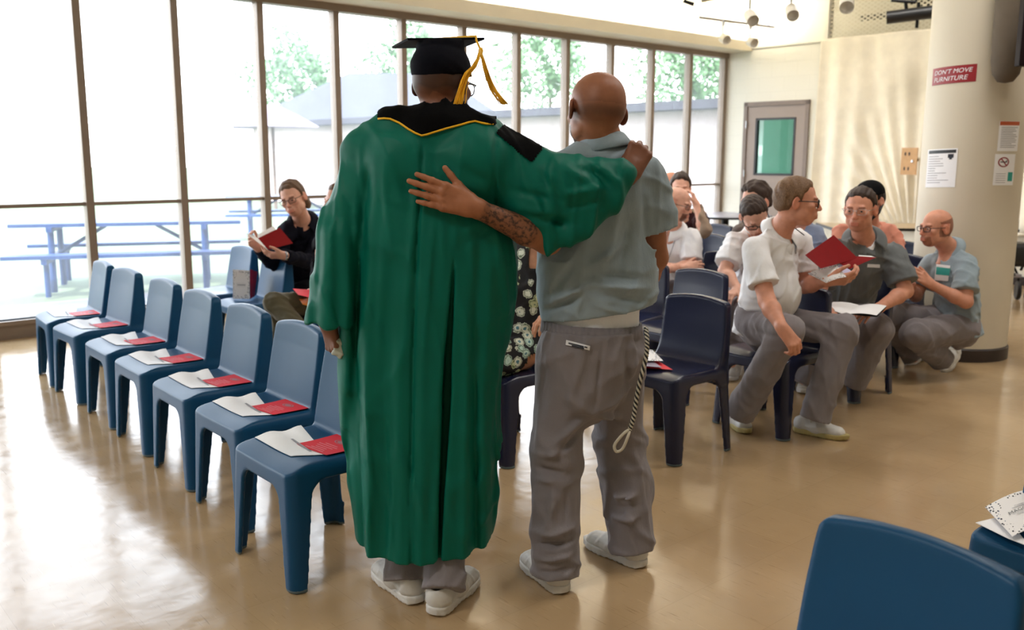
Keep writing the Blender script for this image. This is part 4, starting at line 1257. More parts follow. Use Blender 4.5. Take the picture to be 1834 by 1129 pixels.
M['eyewhite'] = m_plain('eye_white', rgb(226, 220, 214), 0.25); M['iris'] = m_plain('dark_iris', rgb(34, 24, 20), 0.2)
def m_lens():
    n = N('spectacle_lens'); tr = n.n('ShaderNodeBsdfTransparent'); gl = n.n('ShaderNodeBsdfGlossy'); gl.inputs['Roughness'].default_value = 0.03
    mx = n.n('ShaderNodeMixShader'); mx.inputs[0].default_value = 0.06; n.l(tr.outputs[0], mx.inputs[1]); n.l(gl.outputs[0], mx.inputs[2]); n.l(mx.outputs[0], n.out.inputs['Surface']); return n.m
M['lens'] = m_lens()
S_DARK = m_skin('deep_brown_skin', rgb(126, 80, 58), False)
S_BROWN = m_skin('brown_skin', rgb(170, 112, 80), True)
S_FAIR = m_skin('fair_skin', rgb(224, 172, 150))
S_TAN = m_skin('ruddy_fair_skin', rgb(216, 154, 128))
S_WOMAN = m_skin('light_tan_skin', rgb(206, 150, 118))
H_BLACK = m_hair('black_hair', rgb(26, 20, 18)); H_BROWN = m_hair('brown_hair', rgb(108, 82, 62)); H_DBROWN = m_hair('dark_brown_hair', rgb(60, 44, 36)); H_SANDY = m_hair('sandy_hair', rgb(118, 88, 62))
C_GREY = m_cloth('grey_jersey', rgb(150, 166, 176)); C_GREYD = m_cloth('grey_twill', rgb(108, 112, 114))
C_WHITE = m_cloth('white_pique', rgb(242, 242, 246), 0.85, 0.03); C_TROUS = m_cloth('grey_sweat_trousers', rgb(134, 128, 132), 0.9, 0.06)
C_OLIVE = m_cloth('olive_twill', rgb(88, 82, 62)); C_NAVYJ = m_cloth('dark_navy_jacket', rgb(20, 21, 32), sheen=0.0, spec=0.12); C_PEACH = m_cloth('peach_cotton', rgb(222, 150, 128))
C_TANJ = m_cloth('tan_tweed', rgb(150, 130, 112), 0.9, 0.25); C_MAROON = m_cloth('maroon_knit', rgb(52, 20, 26)); C_BROWNJ = m_cloth('brown_grey_jacket', rgb(96, 84, 78)); C_LBLUE = m_cloth('light_blue_cotton', rgb(140, 156, 186))
C_BLACK = m_cloth('black_cloth', rgb(14, 14, 18), sheen=0.0, spec=0.1); C_JEAN = m_cloth('blue_grey_denim', rgb(92, 104, 130))

def shoe_meshes(up, sole, lace):
    h = 0.0045
    u = SDF()
    u.rce((0, 0.055, 0.050), (0, 0.135, 0.048), 0.046, 0.046, A3(1, 0, 0), 0.82, 0.02)
    u.rce((0, 0.135, 0.045), (0, 0.235, 0.034), 0.046, 0.040, A3(0, 0, 1), 0.78, 0.03)
    u.rc((0, 0.047, 0.055), (0, 0.054, 0.082), 0.040, 0.036, 0.02)
    u.rc((0, 0.095, 0.075), (0, 0.165, 0.060), 0.030, 0.022, 0.02)
    u.sub(lambda X, Y, Z: np.sqrt((X / 0.030) ** 2 + ((Y - 0.055) / 0.038) ** 2) * 0.03 - 0.03 + 0 * Z + np.maximum(0.075 - Z, 0), (-0.03, 0.0, 0.07), (0.03, 0.1, 0.16), 0.006)
    u.plane((0, 0, 0.018), (0, 0, -1))
    u.warp(lambda X, Y, Z: -0.0018 * (np.sin(Y * 120 + Z * 60) > 0.6) * (Z > 0.03) * (Z < 0.085) - 0.0018 * ((np.abs(Z - 0.045 - 0.12 * (Y - 0.06)) < 0.006) & (np.abs(X) > 0.02)))
    V, Q = u.mesh(h); V = relax(V, Q, 1, 0.4); mu = mesh('shoe_upper', V, Q, up)
    q = SDF()
    def sl(X, Y, Z):
        w = np.interp(np.asarray(Y).ravel(), [0, 0.02, 0.06, 0.12, 0.19, 0.25, 0.285, 0.30], [0.012, 0.034, 0.041, 0.038, 0.048, 0.042, 0.022, 0.008]).reshape(np.asarray(Y).shape)
        zt = 0.034 - 0.05 * np.clip(Y - 0.05, 0, 0.2) * 0.4 + 0.006 * np.clip((Y - 0.22) / 0.07, 0, 1)
        zb = 0.012 * np.clip((Y - 0.23) / 0.07, 0, 1) ** 2 + 0.006 * np.clip((0.03 - Y) / 0.03, 0, 1)
        return np.maximum(np.maximum(np.abs(X) - w, np.abs(Y - 0.15) - 0.148), np.maximum(Z - zt, zb - Z))
    q.add(sl, (-0.05, 0, 0), (0.05, 0.30, 0.045), 0.0)
    q.warp(lambda X, Y, Z: 0.0016 * (np.sin(Z * 420) > 0.3) + 0.002 * (np.sin(Y * 260) > 0.7) * (Z < 0.014))
    V, Q = q.mesh(h); V = relax(V, Q, 1, 0.4); ms = mesh('shoe_sole', V, Q, sole)
    m_ = MB()
    for k in range(5):
        y = 0.105 + k * 0.020; z = 0.102 - k * 0.0095
        m_.tube([(-0.026, y, z - 0.012), (-0.012, y + 0.004, z), (0.012, y + 0.004, z), (0.026, y, z - 0.012)], 0.0032, 6)
    m_.tube([(0.0, 0.105, 0.104), (0.03, 0.10, 0.10), (0.045, 0.11, 0.075)], 0.0028, 6); m_.tube([(0.0, 0.105, 0.104), (-0.03, 0.10, 0.10), (-0.045, 0.115, 0.078)], 0.0028, 6)
    ml = mesh('shoe_laces', m_.v, m_.f, lace)
    return mu, ms, ml
M['shoew'] = m_plain('white_leather', rgb(214, 212, 208), 0.5, 0, 0.05, 20); M['solew'] = m_plain('white_rubber', rgb(224, 222, 218), 0.55); M['soley'] = m_plain('yellowed_rubber', rgb(186, 170, 112), 0.6)
M['lace'] = m_plain('off_white_lace', rgb(206, 198, 180), 0.8)
SHOE = {'white': shoe_meshes(M['shoew'], M['solew'], M['lace']), 'worn': shoe_meshes(M['shoew'], M['soley'], M['lace']), 'dark': shoe_meshes(M['black'], M['black'], M['black'])}
# ------------------------------------------------------------------ the graduate
GY = 3.03
gb = gnd(745, 1060)
JG = dict(hc=at(793, 152, 3.03), hf=(0.42, 0.89, -0.10), nb=at(788, 214, 2.99), shL=at(668, 272, 3.02), shR=at(893, 268, 3.0), elL=at(606, 430, 2.99), wrL=at(586, 575, 2.96),
          elR=at(1018, 332, 2.95), wrR=at(1128, 312, 3.02), pel=at(765, 600, GY + 0.06), hipL=at(715, 640, GY + 0.06), hipR=at(815, 640, GY + 0.06), knL=at(722, 830, 3.12), knR=at(806, 830, 3.12),
          anL=at(722, 1018, 3.04), anR=at(804, 1035, 2.97))
PG = Person('person in green graduation gown and black cap, back turned, arm round a friend', A3(gb[0], gb[1] + 0.05, 0), JG, S_DARK, 1.03)
def tint_g(L, col, face):
    h = face & (L[:, 2] > -0.055 + 0.02 * np.sin(L[:, 0] * 60)) & (L[:, 1] < 0.0); w = np.clip((L[:, 2] + 0.050 + 0.006 * np.sin(L[:, 0] * 70)) / 0.03, 0, 1) * h; col *= 1 - w[:, None] * A3(0.72, 0.70, 0.68); return col
PG.body(hands={'R': dict(d=unit(at(1148, 268, 3.02) - at(1128, 312, 3.0)) + A3(0.1, 0.25, 0.15), n=A3(0.10, -0.9, 0.45), t=A3(-0.85, -0.25, 0.3), each=((0.95, 0.9, 0.5), (0.9, 0.9, 0.5), (0.85, 0.9, 0.5), (0.85, 0.9, 0.5)), spread=0.05, k=1.06, thumb=(0.75, 0.25, -0.45), tcurl=0.5),
               'L': dict(d=A3(0.25, 0.05, -1), n=A3(-0.75, -0.6, 0.0), t=A3(0.4, 0.9, -0.1), curl=(0.9, 1.1, 0.6), k=1.05)}, hh=0.0036, ha=0.0042, tint=tint_g, head=dict(wide=1.06), arm=0.92)
PG.glasses(M['black'], 0.028, 0.019, 0.0022)
dgl = unit(gnd(655, 1010) - gnd(745, 1083)); dgr = unit(gnd(858, 1030) - gnd(778, 1105)); PG.J['anL'] = gnd(745, 1083) + dgl * 0.065 + A3(0, 0, 0.10); PG.J['anR'] = gnd(778, 1105) + dgr * 0.065 + A3(0, 0, 0.10)
PG.trousers(C_TROUS, 3, (0.10, 0.082, 0.080), 0.15, h=0.006, amp=0.005, hemcut=-0.005)
PG.shoe(gnd(752, 1086), gnd(652, 1008), 'white', scale=1.08); PG.shoe(gnd(774, 1108), gnd(862, 1026), 'white', scale=1.08)

# gown: measured outline rows (pixel y, left x, right x) turned into a body of real depth
rows = [(262, 640, 903), (300, 628, 905), (360, 620, 912), (420, 612, 921), (470, 607, 926), (530, 603, 922), (600, 602, 912), (680, 606, 904), (760, 612, 898), (840, 620, 892), (920, 629, 887), (1000, 637, 882)]
RZ = []; RXc = []; RA = []
for y, a, b in rows:
    A_, B_ = at(a, y, GY), at(b, y, GY); RZ.append(A_[2]); RXc.append((A_[0] + B_[0]) / 2); RA.append((B_[0] - A_[0]) / 2)
RZ, RXc, RA = np.array(RZ)[::-1], np.array(RXc)[::-1], np.array(RA)[::-1]
HEMZ = 0.192
def gown_body(X, Y, Z):
    z = np.asarray(Z).ravel(); sh = np.asarray(Z).shape
    cx_ = np.interp(z, RZ, RXc).reshape(sh); a = np.interp(z, RZ, RA).reshape(sh)
    b = np.interp(z, [0.1, 0.5, 1.0, 1.25, 1.45, 1.58], [0.222, 0.208, 0.20, 0.195, 0.165, 0.11]).reshape(sh)
    yc = np.interp(z, [0.1, 1.0, 1.58], [GY - 0.015, GY + 0.0, GY - 0.01]).reshape(sh)
    p = 2.0
    rr = (np.abs((X - cx_) / a) ** p + np.abs((Y - yc) / b) ** p) ** (1 / p)
    d = (rr - 1) * np.minimum(a, b) * 1.05
    return np.maximum(d, Z - 1.50 + 0 * X)
gs = SDF()
gs.add(gown_body, (-0.65, 2.75, HEMZ - 0.05), (0.1, 3.3, 1.56), 0.0)
nbG = JG['nb']
# shoulders and neck root
gs.rce(nbG - A3(0, -0.01, 0.05), JG['shL'] + A3(0.02, 0, -0.03), 0.085, 0.085, A3(0, 1, 0), 0.95, 0.05)
gs.rce(nbG - A3(0, -0.01, 0.05), JG['shR'] + A3(0.0, 0, -0.03), 0.085, 0.090, A3(0, 1, 0), 0.95, 0.05)
gs.ell(at(725, 290, 2.96), (0.13, 0.12, 0.13), None, 0.05); gs.ell(at(850, 290, 2.96), (0.13, 0.12, 0.13), None, 0.05)
gs.rc(nbG - A3(0, 0, 0.02), at(700, 232, 2.98), 0.07, 0.062, 0.04); gs.rc(at(700, 232, 2.98), at(655, 262, 3.0), 0.062, 0.07, 0.04); gs.rc(nbG - A3(0, 0, 0.03), at(860, 240, 2.98), 0.07, 0.06, 0.04)
# hanging left sleeve
sl0, sl1, sl2 = JG['shL'] + A3(-0.005, 0, -0.02), at(613, 425, 2.97), at(598, 590, 2.93)
gs.rc(sl0, sl1, 0.088, 0.088, 0.02)
hem_n = unit(A3(-0.15, 0.1, -1))
def lsl(X, Y, Z):
    a, b = sl1, sl2; ab = b - a; L2 = ab @ ab
    px, py, pz = X - a[0], Y - a[1], Z - a[2]
    t = (px * ab[0] + py * ab[1] + pz * ab[2]) / L2; tc = np.clip(t, 0, 1)
    r2 = np.sqrt((px - tc * ab[0]) ** 2 + ((py - tc * ab[1]) / 1.15) ** 2 + (pz - tc * ab[2]) ** 2)
    zc_ = sl2[2] + 0.015 - 0.12 * (X - sl2[0])
    return np.maximum(r2 - (0.088 + 0.006 * tc), (zc_ - Z))
gs.add(lsl, np.minimum(sl1, sl2) - 0.11, np.maximum(sl1, sl2) + 0.11, 0.012)
# raised right sleeve: draped bell from shoulder to wrist with the point hanging down
def rr_(p, q, ra, rb, k=0.04): gs.rce(at(*p), at(*q), ra, rb, A3(0, 1, 0), 0.9, k)
rr_((903, 285, 3.0), (1010, 325, 2.945), 0.088, 0.078); rr_((1010, 325, 2.945), (1108, 318, 2.985), 0.080, 0.068)
rr_((925, 330, 2.96), (1045, 352, 2.93), 0.075, 0.060); rr_((945, 365, 2.94), (1035, 385, 2.93), 0.060, 0.042)
rr_((965, 395, 2.93), (1005, 420, 2.93), 0.045, 0.026, 0.03); rr_((1005, 415, 2.93), (1085, 365, 2.95), 0.030, 0.030, 0.03); rr_((985, 425, 2.93), (990, 450, 2.93), 0.026, 0.012, 0.02)
rr_((1095, 350, 2.95), (1030, 418, 2.93), 0.050, 0.040, 0.03); rr_((1030, 418, 2.93), (990, 440, 2.93), 0.036, 0.020, 0.03)
# cuff opening: cut along the slanted edge from wrist to point
cA, cB = at(1147, 312, 2.96), at(992, 456, 2.93); cn = unit(np.cross(cB - cA, A3(0, 1, 0))); cn = cn if cn[0] > 0 else -cn
def cuff(X, Y, Z):
    t = np.clip(((X - cA[0]) * (cB - cA)[0] + (Z - cA[2]) * (cB - cA)[2]) / ((cB - cA)[0] ** 2 + (cB - cA)[2] ** 2), 0, 1); d = (X - cA[0]) * cn[0] + (Z - cA[2]) * cn[2] - 0.045 * np.sin(pi * t)
    return np.where(X > 0.10, d, -1.0)
gs.cut(cuff)
HEMCUT = (lambda X, Y, Z: (HEMZ + 0.03 * np.clip(((Y - 2.85) / 0.3), -0.3, 1) - Z) + 0 * X)
def neck(X, Y, Z):
    return np.sqrt((X - nbG[0]) ** 2 + ((Y - nbG[1] - 0.03) * 0.9) ** 2) - 0.066 + np.maximum(nbG[2] - 0.035 - Z, 0)
gs.rc(nbG - A3(0, 0, 0.03), nbG + A3(0.004, 0.02, 0.012), 0.10, 0.084, 0.03)
gs.sub(neck, nbG - 0.09, nbG + 0.14, 0.01)
# pleats measured on the back, as ridges and valleys of the cloth
def xz(pts, Y=2.86): P = np.array([at(x, y, Y) for x, y in pts]); return P[:, 0], P[:, 2]
FOLDS = [([(655, 300), (640, 480), (632, 640), (646, 990)], 0.008, 0.026, 0.016, -1), ([(672, 330), (656, 600), (662, 980)], 0.004, 0.020, 0.022, 1),
         ([(705, 440), (694, 700), (690, 990)], 0.0, 0.014, 0.022, -1), ([(727, 420), (716, 640), (722, 990)], 0.0, 0.014, 0.022, 1),
         ([(756, 262), (755, 330), (748, 440), (741, 640), (738, 900)], 0.010, 0.012, 0.006, -1), ([(772, 330), (764, 480), (758, 700), (757, 990)], 0.0, 0.018, 0.018, 1),
         ([(835, 440), (838, 640), (832, 980)], 0.0, 0.022, 0.018, 1), ([(858, 420), (848, 640), (850, 980)], 0.004, 0.020, 0.012, -1),
         ([(880, 450), (868, 700), (868, 960)], 0.002, 0.014, 0.016, 1), ([(905, 470), (890, 720), (880, 960)], 0.0, 0.006, 0.012, -1),
         ([(888, 240), (886, 330), (882, 400)], 0.008, 0.004, 0.008, -1)]
FL = []
for pts, a0, a1, w, sg in FOLDS:
    X_, Z_ = xz(pts); o_ = np.argsort(Z_); FL.append((Z_[o_], X_[o_], a0, a1, w, sg, Z_.max(), Z_.min()))
DIAG = [((700, 290), (752, 372), 0.006, 0.018, -1), ((725, 280), (772, 350), 0.006, 0.02, 1), ((880, 330), (818, 296), 0.007, 0.014, -1), ((880, 350), (800, 318), 0.006, 0.016, 1), ((885, 385), (815, 420), 0.007, 0.016, 1), ((880, 410), (830, 440), 0.006, 0.012, -1)]
SLV = [((1000, 290), (1060, 330), 0.010, 0.014, 1), ((1050, 290), (1100, 345), 0.012, 0.012, -1), ((960, 300), (1010, 370), 0.012, 0.014, -1), ((930, 300), (985, 420), 0.010, 0.016, 1), ((1075, 295), (1115, 335), 0.012, 0.012, 1), ((915, 340), (1000, 360), 0.012, 0.012, -1), ((1000, 350), (1095, 335), 0.012, 0.013, 1), ((1010, 375), (1080, 360), 0.010, 0.010, -1), ((940, 385), (1030, 405), 0.012, 0.012, -1), ((920, 372), (1000, 385), 0.010, 0.014, 1), ((1025, 300), (1090, 318), 0.008, 0.010, -1)]
SEG = [(at(*a, 2.86), at(*b, 2.86), am, w, sg) for a, b, am, w, sg in DIAG] + [(at(*a, 2.88), at(*b, 2.88), am * 1.0, w, sg) for a, b, am, w, sg in SLV]
def gfold(X, Y, Z):
    o = 0 * X
    back = np.clip((GY + 0.02 - Y) / 0.06, 0, 1)
    for z_, x_, a0, a1, w, sg, zt, zb in FL:
        xc = np.interp(Z, z_, x_); t = np.clip((zt - Z) / (zt - zb), 0, 1)
        fade = np.clip((zt + 0.02 - Z) / 0.06, 0, 1) * (np.clip((Z - zb + 0.05) / 0.1, 0, 1) if zb > 0.5 else 1)
        o = o - 1.35 * sg * (a0 + (a1 - a0) * t) * (1 - 0.45 * t ** 2) * np.exp(-((X - xc) / w) ** 2) * fade * back
    for a, b, am, w, sg in SEG:
        dx, dz = b[0] - a[0], b[2] - a[2]; L2 = dx * dx + dz * dz
        t = ((X - a[0]) * dx + (Z - a[2]) * dz) / L2; tc = np.clip(t, 0, 1)
        r = np.sqrt((X - a[0] - tc * dx) ** 2 + (Z - a[2] - tc * dz) ** 2)
        o = o - sg * am * np.exp(-(r / w) ** 2) * np.sin(np.clip(tc, 0.05, 0.95) * pi) * back
    # front and sides: even pleats that open towards the hem
    ang = np.arctan2(Y - GY, X + 0.24); g = np.clip((1.45 - Z) / 1.2, 0, 1)
    o = o + 0.0035 * g * np.sin(ang * 17 + 1.3 * np.sin(Z * 3)) * (1 - back)
    # hanging left sleeve folds
    o = o + np.where((X < -0.50), 0.007 * np.sin((X + 0.25 * Y) * 95 + 2 * np.sin(Z * 4)) * np.clip((1.4 - Z) / 0.4, 0, 1), 0)
    return o
gs.warp(gfold)
gs.warp(folds(11, 0.0035, (0.09, 0.22), 6, (1, 0.6, 0.25)))
gs.cut(HEMCUT)
# the deep inverted pleat below the seat of the gown
px_, pz_ = xz([(815, 432), (808, 560), (802, 640), (798, 760), (792, 880), (788, 1010)]); o_ = np.argsort(pz_); px_, pz_ = px_[o_], pz_[o_]
def pleat(X, Y, Z):
    xc = np.interp(Z, pz_, px_); w = np.interp(Z, [pz_[0], 0.75, pz_[-1]], [0.004, 0.015, 0.001]); dep = np.interp(Z, [0.17, 0.32, 0.8, pz_[-1]], [0.0, 0.07, 0.10, 0.012])
    o = np.abs(X - xc) - w
    return np.maximum(np.broadcast_to(o, np.broadcast(X, Y, Z).shape), Y - (GY - 0.20 + dep) + 0 * X)
gs.sub(pleat, (px_.min() - 0.03, 2.7, HEMZ - 0.05), (px_.max() + 0.03, GY, pz_.max()), 0.012)
V, Q = gs.mesh(0.0058); V = relax(V, Q, 2, 0.5)
C_GREEN = m_cloth('green_gown_satin', rgb(0, 102, 86), 0.52, 0.05, 700, 0.05, 0.0, 0.12, 6, 0.18)
C_VELVET = m_cloth('black_velvet', rgb(7, 7, 9), 0.9, 0.1, 500, 0.1, 0.02, 0.1, 9, 0.08)
tt_ = BVHTree.FromPolygons(V.tolist(), Q.tolist())
yl = [hit(tt_, x, y)[0] for x, y in [(677, 213), (688, 212), (699, 213), (715, 221), (731, 231), (743, 238), (755, 243), (774, 238), (800, 230), (827, 223), (851, 218), (870, 222), (886, 225)]]
yl = [p for p in yl if p is not None]; zl_x = np.array([p[0] for p in yl]); zl_z = np.array([p[2] for p in yl])
fv = V[Q].mean(1)
inside = (fv[:, 2] > np.interp(fv[:, 0], zl_x, zl_z, left=9, right=9)) 
inside &= ~((fv[:, 1] > GY + 0.02) & (fv[:, 2] < nbG[2] - 0.10))
b0_, b1_ = at(899, 226, 2.95), at(962, 279, 2.93)
dx, dz = b1_[0] - b0_[0], b1_[2] - b0_[2]; tt = ((fv[:, 0] - b0_[0]) * dx + (fv[:, 2] - b0_[2]) * dz) / (dx * dx + dz * dz)
rr2 = np.hypot(fv[:, 0] - b0_[0] - np.clip(tt, 0, 1) * dx, fv[:, 2] - b0_[2] - np.clip(tt, 0, 1) * dz)
bar = (rr2 < 0.030) & (tt > 0.0) & (tt < 1.0) & ~inside
def sub_part(name, mask, mat, push=0.0):
    f = Q[mask]; ids, inv = np.unique(f, return_inverse=True)
    return PG.put(name, V[ids] + (NRM[ids] * push if push else 0), inv.reshape(-1, 4), mat)
tmp = mesh('tmp', V, Q, C_GREEN); NRM = np.zeros(len(V) * 3, np.float32); tmp.vertices.foreach_get('normal', NRM); NRM = NRM.reshape(-1, 3); bpy.data.meshes.remove(tmp)
gown = PG.put('gown', V, Q, C_GREEN)
yk = sub_part('velvet_yoke', inside, C_VELVET, 0.0035); sub_part('velvet_bar', bar, C_VELVET, 0.0035)
for nm in ('velvet_yoke',):
    md = yk.modifiers.new('th', 'SOLIDIFY'); md.thickness = 0.003; md.offset = 1
TG = PG.bvh(gown)
pip = [hit(TG, x, y, 0.006)[0] for x, y in [(677, 213), (688, 212), (699, 213), (715, 220), (731, 231), (743, 238), (755, 243), (765, 241), (774, 238), (800, 230), (827, 223), (840, 219), (851, 217), (862, 220), (872, 222), (884, 222)]]
pip = [p for p in pip if p is not None]
PG.cord(pip, M['gold'], 0.0034, 'gold_piping')
# shirt collar showing at the neck
PG.J['shL'], PG.J['shR'] = JG['shL'], JG['shR']
PG.collar(m_cloth('pale_blue_shirting', rgb(206, 216, 232), 0.8, 0.02), tall=0.030, rad=0.066, low=0.052)
# cap
NL, NR, FLc = at(730, 68, 2.95), at(868, 67, 3.03), at(702, 83, 3.19); FR = NR + FLc - NL
cap = SDF(); capc = (NL + FR) / 2; hb = PG.g(0, -0.014, 0.045)
Rc = PG.R
cap.ell(PG.g(0, -0.014, 0.045), A3(0.0755 * 1.06 + 0.012, 0.097 + 0.013, 0.083 + 0.01) * 1.03, Rc, 0.0)
rcf(cap, PG.g(0, -0.014, 0.03), A3(*(PG.g(0, -0.014, 0.03)[:2] + 0.0), capc[2] + 0.02) + A3(0.0, 0.01, 0), 0.098, 0.076, 0.0, PG.R[:, 0], 0.90)
cap.cut(lambda X, Y, Z: -((X - hb[0]) * Rc[0, 2] + (Y - hb[1]) * Rc[1, 2] + (Z - hb[2]) * Rc[2, 2]) - 0.020 - 0.022 * np.clip((-(X - hb[0]) * Rc[0, 1] - (Y - hb[1]) * Rc[1, 1]) / 0.1, -0.4, 1))
cap.warp(folds(5, 0.003, (0.06, 0.12), 3, (0.6, 0.6, 1)))
nbd = unit(np.cross(NR - NL, FLc - NL)); nbd = nbd if nbd[2] > 0 else -nbd; cap.plane(NL - nbd * 0.003, nbd)
Vc, Qc = cap.mesh(0.005); Vc = relax(Vc, Qc, 2, 0.5)
C_CAP = m_cloth('black_cap_cloth', rgb(12, 13, 22), 0.85, 0.08, 600, 0.1, 0.0, 0.05, 9, 0.1)
capo = PG.put('cap', Vc, Qc, C_CAP)
m_ = MB(); nn = unit(np.cross(NR - NL, FLc - NL)); m_.slab([NL - PG.base, NR - PG.base, FR - PG.base, FLc - PG.base], nn * (-1 if nn[2] > 0 else 1), 0.007); bo = m_.build('mortarboard', C_CAP, PG.o); capo.parent = PG.o
m_ = MB(); cc = capc + A3(0, 0, 0.006) - PG.base; m_.lathe([(0.012, 0), (0.010, 0.006), (0.0, 0.008)], cc, 14); m_.build('button', C_CAP, PG.o)
# tassel: cord over the board edge, knot, two hanks blown apart
tz = at(853, 72, 3.0); kn = at(861, 90, 2.97)
m_ = MB(); rs = random.Random(4); B = PG.base
m_.tube([capc + A3(0, 0, 0.01) - B, tz + A3(0, 0, 0.012) - B, tz - B, kn - B], 0.0035, 8)
m_.build('tassel_cord', M['gold'], PG.o, smooth=True)
m_ = MB(); m_.tube([kn + A3(0, 0, 0.008) - B, kn - B, kn - A3(0, 0, 0.02) - B], [0.006, 0.008, 0.006], 10); m_.build('tassel_knot', M['gold'], PG.o, smooth=True)
m_ = MB()
main = [(859, 90), (856, 105), (848, 120), (838, 130), (831, 145), (826, 162), (822, 178), (820, 186)]
for k in range(34):
    s_ = rs.gauss(0, 1); e = rs.uniform(0.9, 1.02); P_ = []
    for i, (x, y) in enumerate(main):
        w = (0.8 + 3.6 * min(1, i / 2.5)) * s_ * (0.75 if i < 6 else 1.0)
        P_.append(at(x + w, y + rs.uniform(-0.8, 0.8), 2.90 - 0.035 * min(1, i / 3) + 0.004 * rs.gauss(0, 1)) - B)
    m_.tube(P_, 0.0013, 4)
second = [(861, 92), (866, 108), (871, 125), (877, 143), (884, 160), (894, 174), (905, 187)]
for k in range(22):
    s_ = rs.gauss(0, 1); P_ = [at(x + s_ * (0.7 + 0.5 * i), y + rs.uniform(-1, 1), 2.93 + 0.004 * rs.gauss(0, 1)) - B for i, (x, y) in enumerate(second)]
    m_.tube(P_, 0.0014, 4)
for k in range(9):
    ex = rs.uniform(874, 900); ey = rs.uniform(168, 192); P_ = [at(861 + (ex - 861) * t ** 1.3 + rs.gauss(0, 1), 92 + (ey - 92) * t, 2.93) - B for t in np.linspace(0, 1, 6)]
    m_.tube(P_, 0.0006, 4)
m_.build('tassel', M['gold'], PG.o, smooth=True)
# crumpled paper in the left hand
pc_ = JG['wrL'] + A3(0.045, -0.02, -0.085)
q = SDF(); q.box(pc_, (0.022, 0.018, 0.034), np.array(Matrix.Rotation(0.4, 3, 'Y')), 0.01, 0.0); q.warp(folds(8, 0.004, (0.02, 0.05), 4, (1, 1, 1)))
Vp, Qp = q.mesh(0.003); o = place(obj('crumpled_paper', Vp, Qp, m_plain('grey_green_paper', rgb(176, 178, 164), 0.7), None, pc_), pc_); tag(o, 'crumpled pale paper held in the left hand beside the green gown', 'paper')

# ------------------------------------------------------------------ the friend in grey
fb = gnd(1050, 1040)
tree_probe = TG
JF = dict(hc=at(1067, 200, 3.16), hf=(-0.32, 0.93, -0.10), hu=(0.10, 0, 1), nb=at(1078, 256, 3.16), shL=at(1000, 308, 3.10), shR=at(1160, 318, 3.18), elL=at(982, 432, 2.97), wrL=at(858, 374, 2.80),
          elR=at(1174, 462, 3.24), wrR=at(1128, 555, 3.46), pel=at(1060, 590, 3.17), hipL=at(1012, 640, 3.13), hipR=at(1104, 640, 3.20), knL=at(996, 800, 3.10), knR=at(1110, 790, 3.30),
          anL=at(996, 1005, 3.03), anR=at(1124, 962, 3.25))
h0, n0 = hit(TG, 800, 340)
wr = hit(TG, 846, 370)[0]
JF['wrL'] = wr - unit(ray(846, 370)) * 0.034
PF = Person('bald person in grey polo shirt and grey trousers, back turned, tattooed arm round the graduate', A3(fb[0], fb[1], 0), JF, S_BROWN, 1.07)
def tint_f(L, col, face):
    st = face & (L[:, 2] > -0.045) & (L[:, 2] < 0.012) & (L[:, 1] < 0.055)
    k_ = np.exp(-((L[:, 2] + 0.012) / 0.028) ** 2) * (L[:, 1] < 0.05) * face
    col *= 1 - k_[:, None] * A3(0.60, 0.60, 0.58)
    up = face & (L[:, 2] > 0.012); col[up] *= (0.80, 0.80, 0.82)
    bd = face & (L[:, 1] > 0.022) & (L[:, 2] < -0.045) & ~((np.abs(L[:, 0]) < 0.024) & (L[:, 2] > -0.08) & (L[:, 1] > 0.085)); col[bd] *= (0.22, 0.21, 0.21)
    return col
e_, w_ = JF['elL'], JF['wrL']
def ink_f(V):
    ab = w_ - e_; t = (V - e_) @ ab / (ab @ ab); r = np.linalg.norm(V - e_ - np.clip(t, 0, 1)[:, None] * ab, axis=1)
    return np.where((r < 0.075), np.clip((t - 0.22) / 0.05, 0, 1) * np.clip((0.93 - t) / 0.05, 0, 1), 0) * (V[:, 0] < e_[0] + 0.02)
hd = unit(hit(TG, 742, 336)[0] - wr)
PF.body(hands={'L': dict(d=hd, n=A3(0.05, -1, 0.1), t=A3(0.30, 0, 1), each=((0.02, 0.10, 0.08), (0.0, 0.12, 0.08), (-0.02, 0.14, 0.10), (0.0, 0.14, 0.10)), spread=0.045, k=1.10, thumb=(0.80, 0.56, -0.06), tcurl=0.02),
               'R': dict(d=A3(-0.6, 0.6, -0.5), n=A3(0.6, 0.6, 0.2), t=A3(-0.4, 0.3, 0.8), curl=(0.4, 0.4, 0.3))}, hh=0.0036, ha=0.0038, tint=tint_f, ink=ink_f, head=dict(wide=1.10))
def S2(Y, *L): return [(at(*a, Y), at(*b, Y), am, w, sg) for a, b, am, w, sg in L]
SHF = S2(3.04, ((1118, 345), (1085, 480), .008, .016, 1), ((1135, 380), (1105, 500), .008, .014, -1), ((1134, 428), (1045, 486), .009, .014, 1), ((1168, 520), (1050, 508), .010, .012, 1), ((1055, 508), (980, 546), .010, .012, 1),
     ((1160, 500), (1060, 490), .008, .012, -1), ((1165, 545), (1075, 528), .008, .010, -1), ((1045, 528), (975, 562), .008, .010, -1), ((1155, 340), (1165, 450), .008, .012, -1), ((1070, 300), (1090, 380), .006, .016, -1), ((1030, 470), (985, 530), .008, .012, -1), ((1150, 570), (1060, 545), .008, .010, 1), ((1040, 285), (1120, 292), .005, .01, -1))
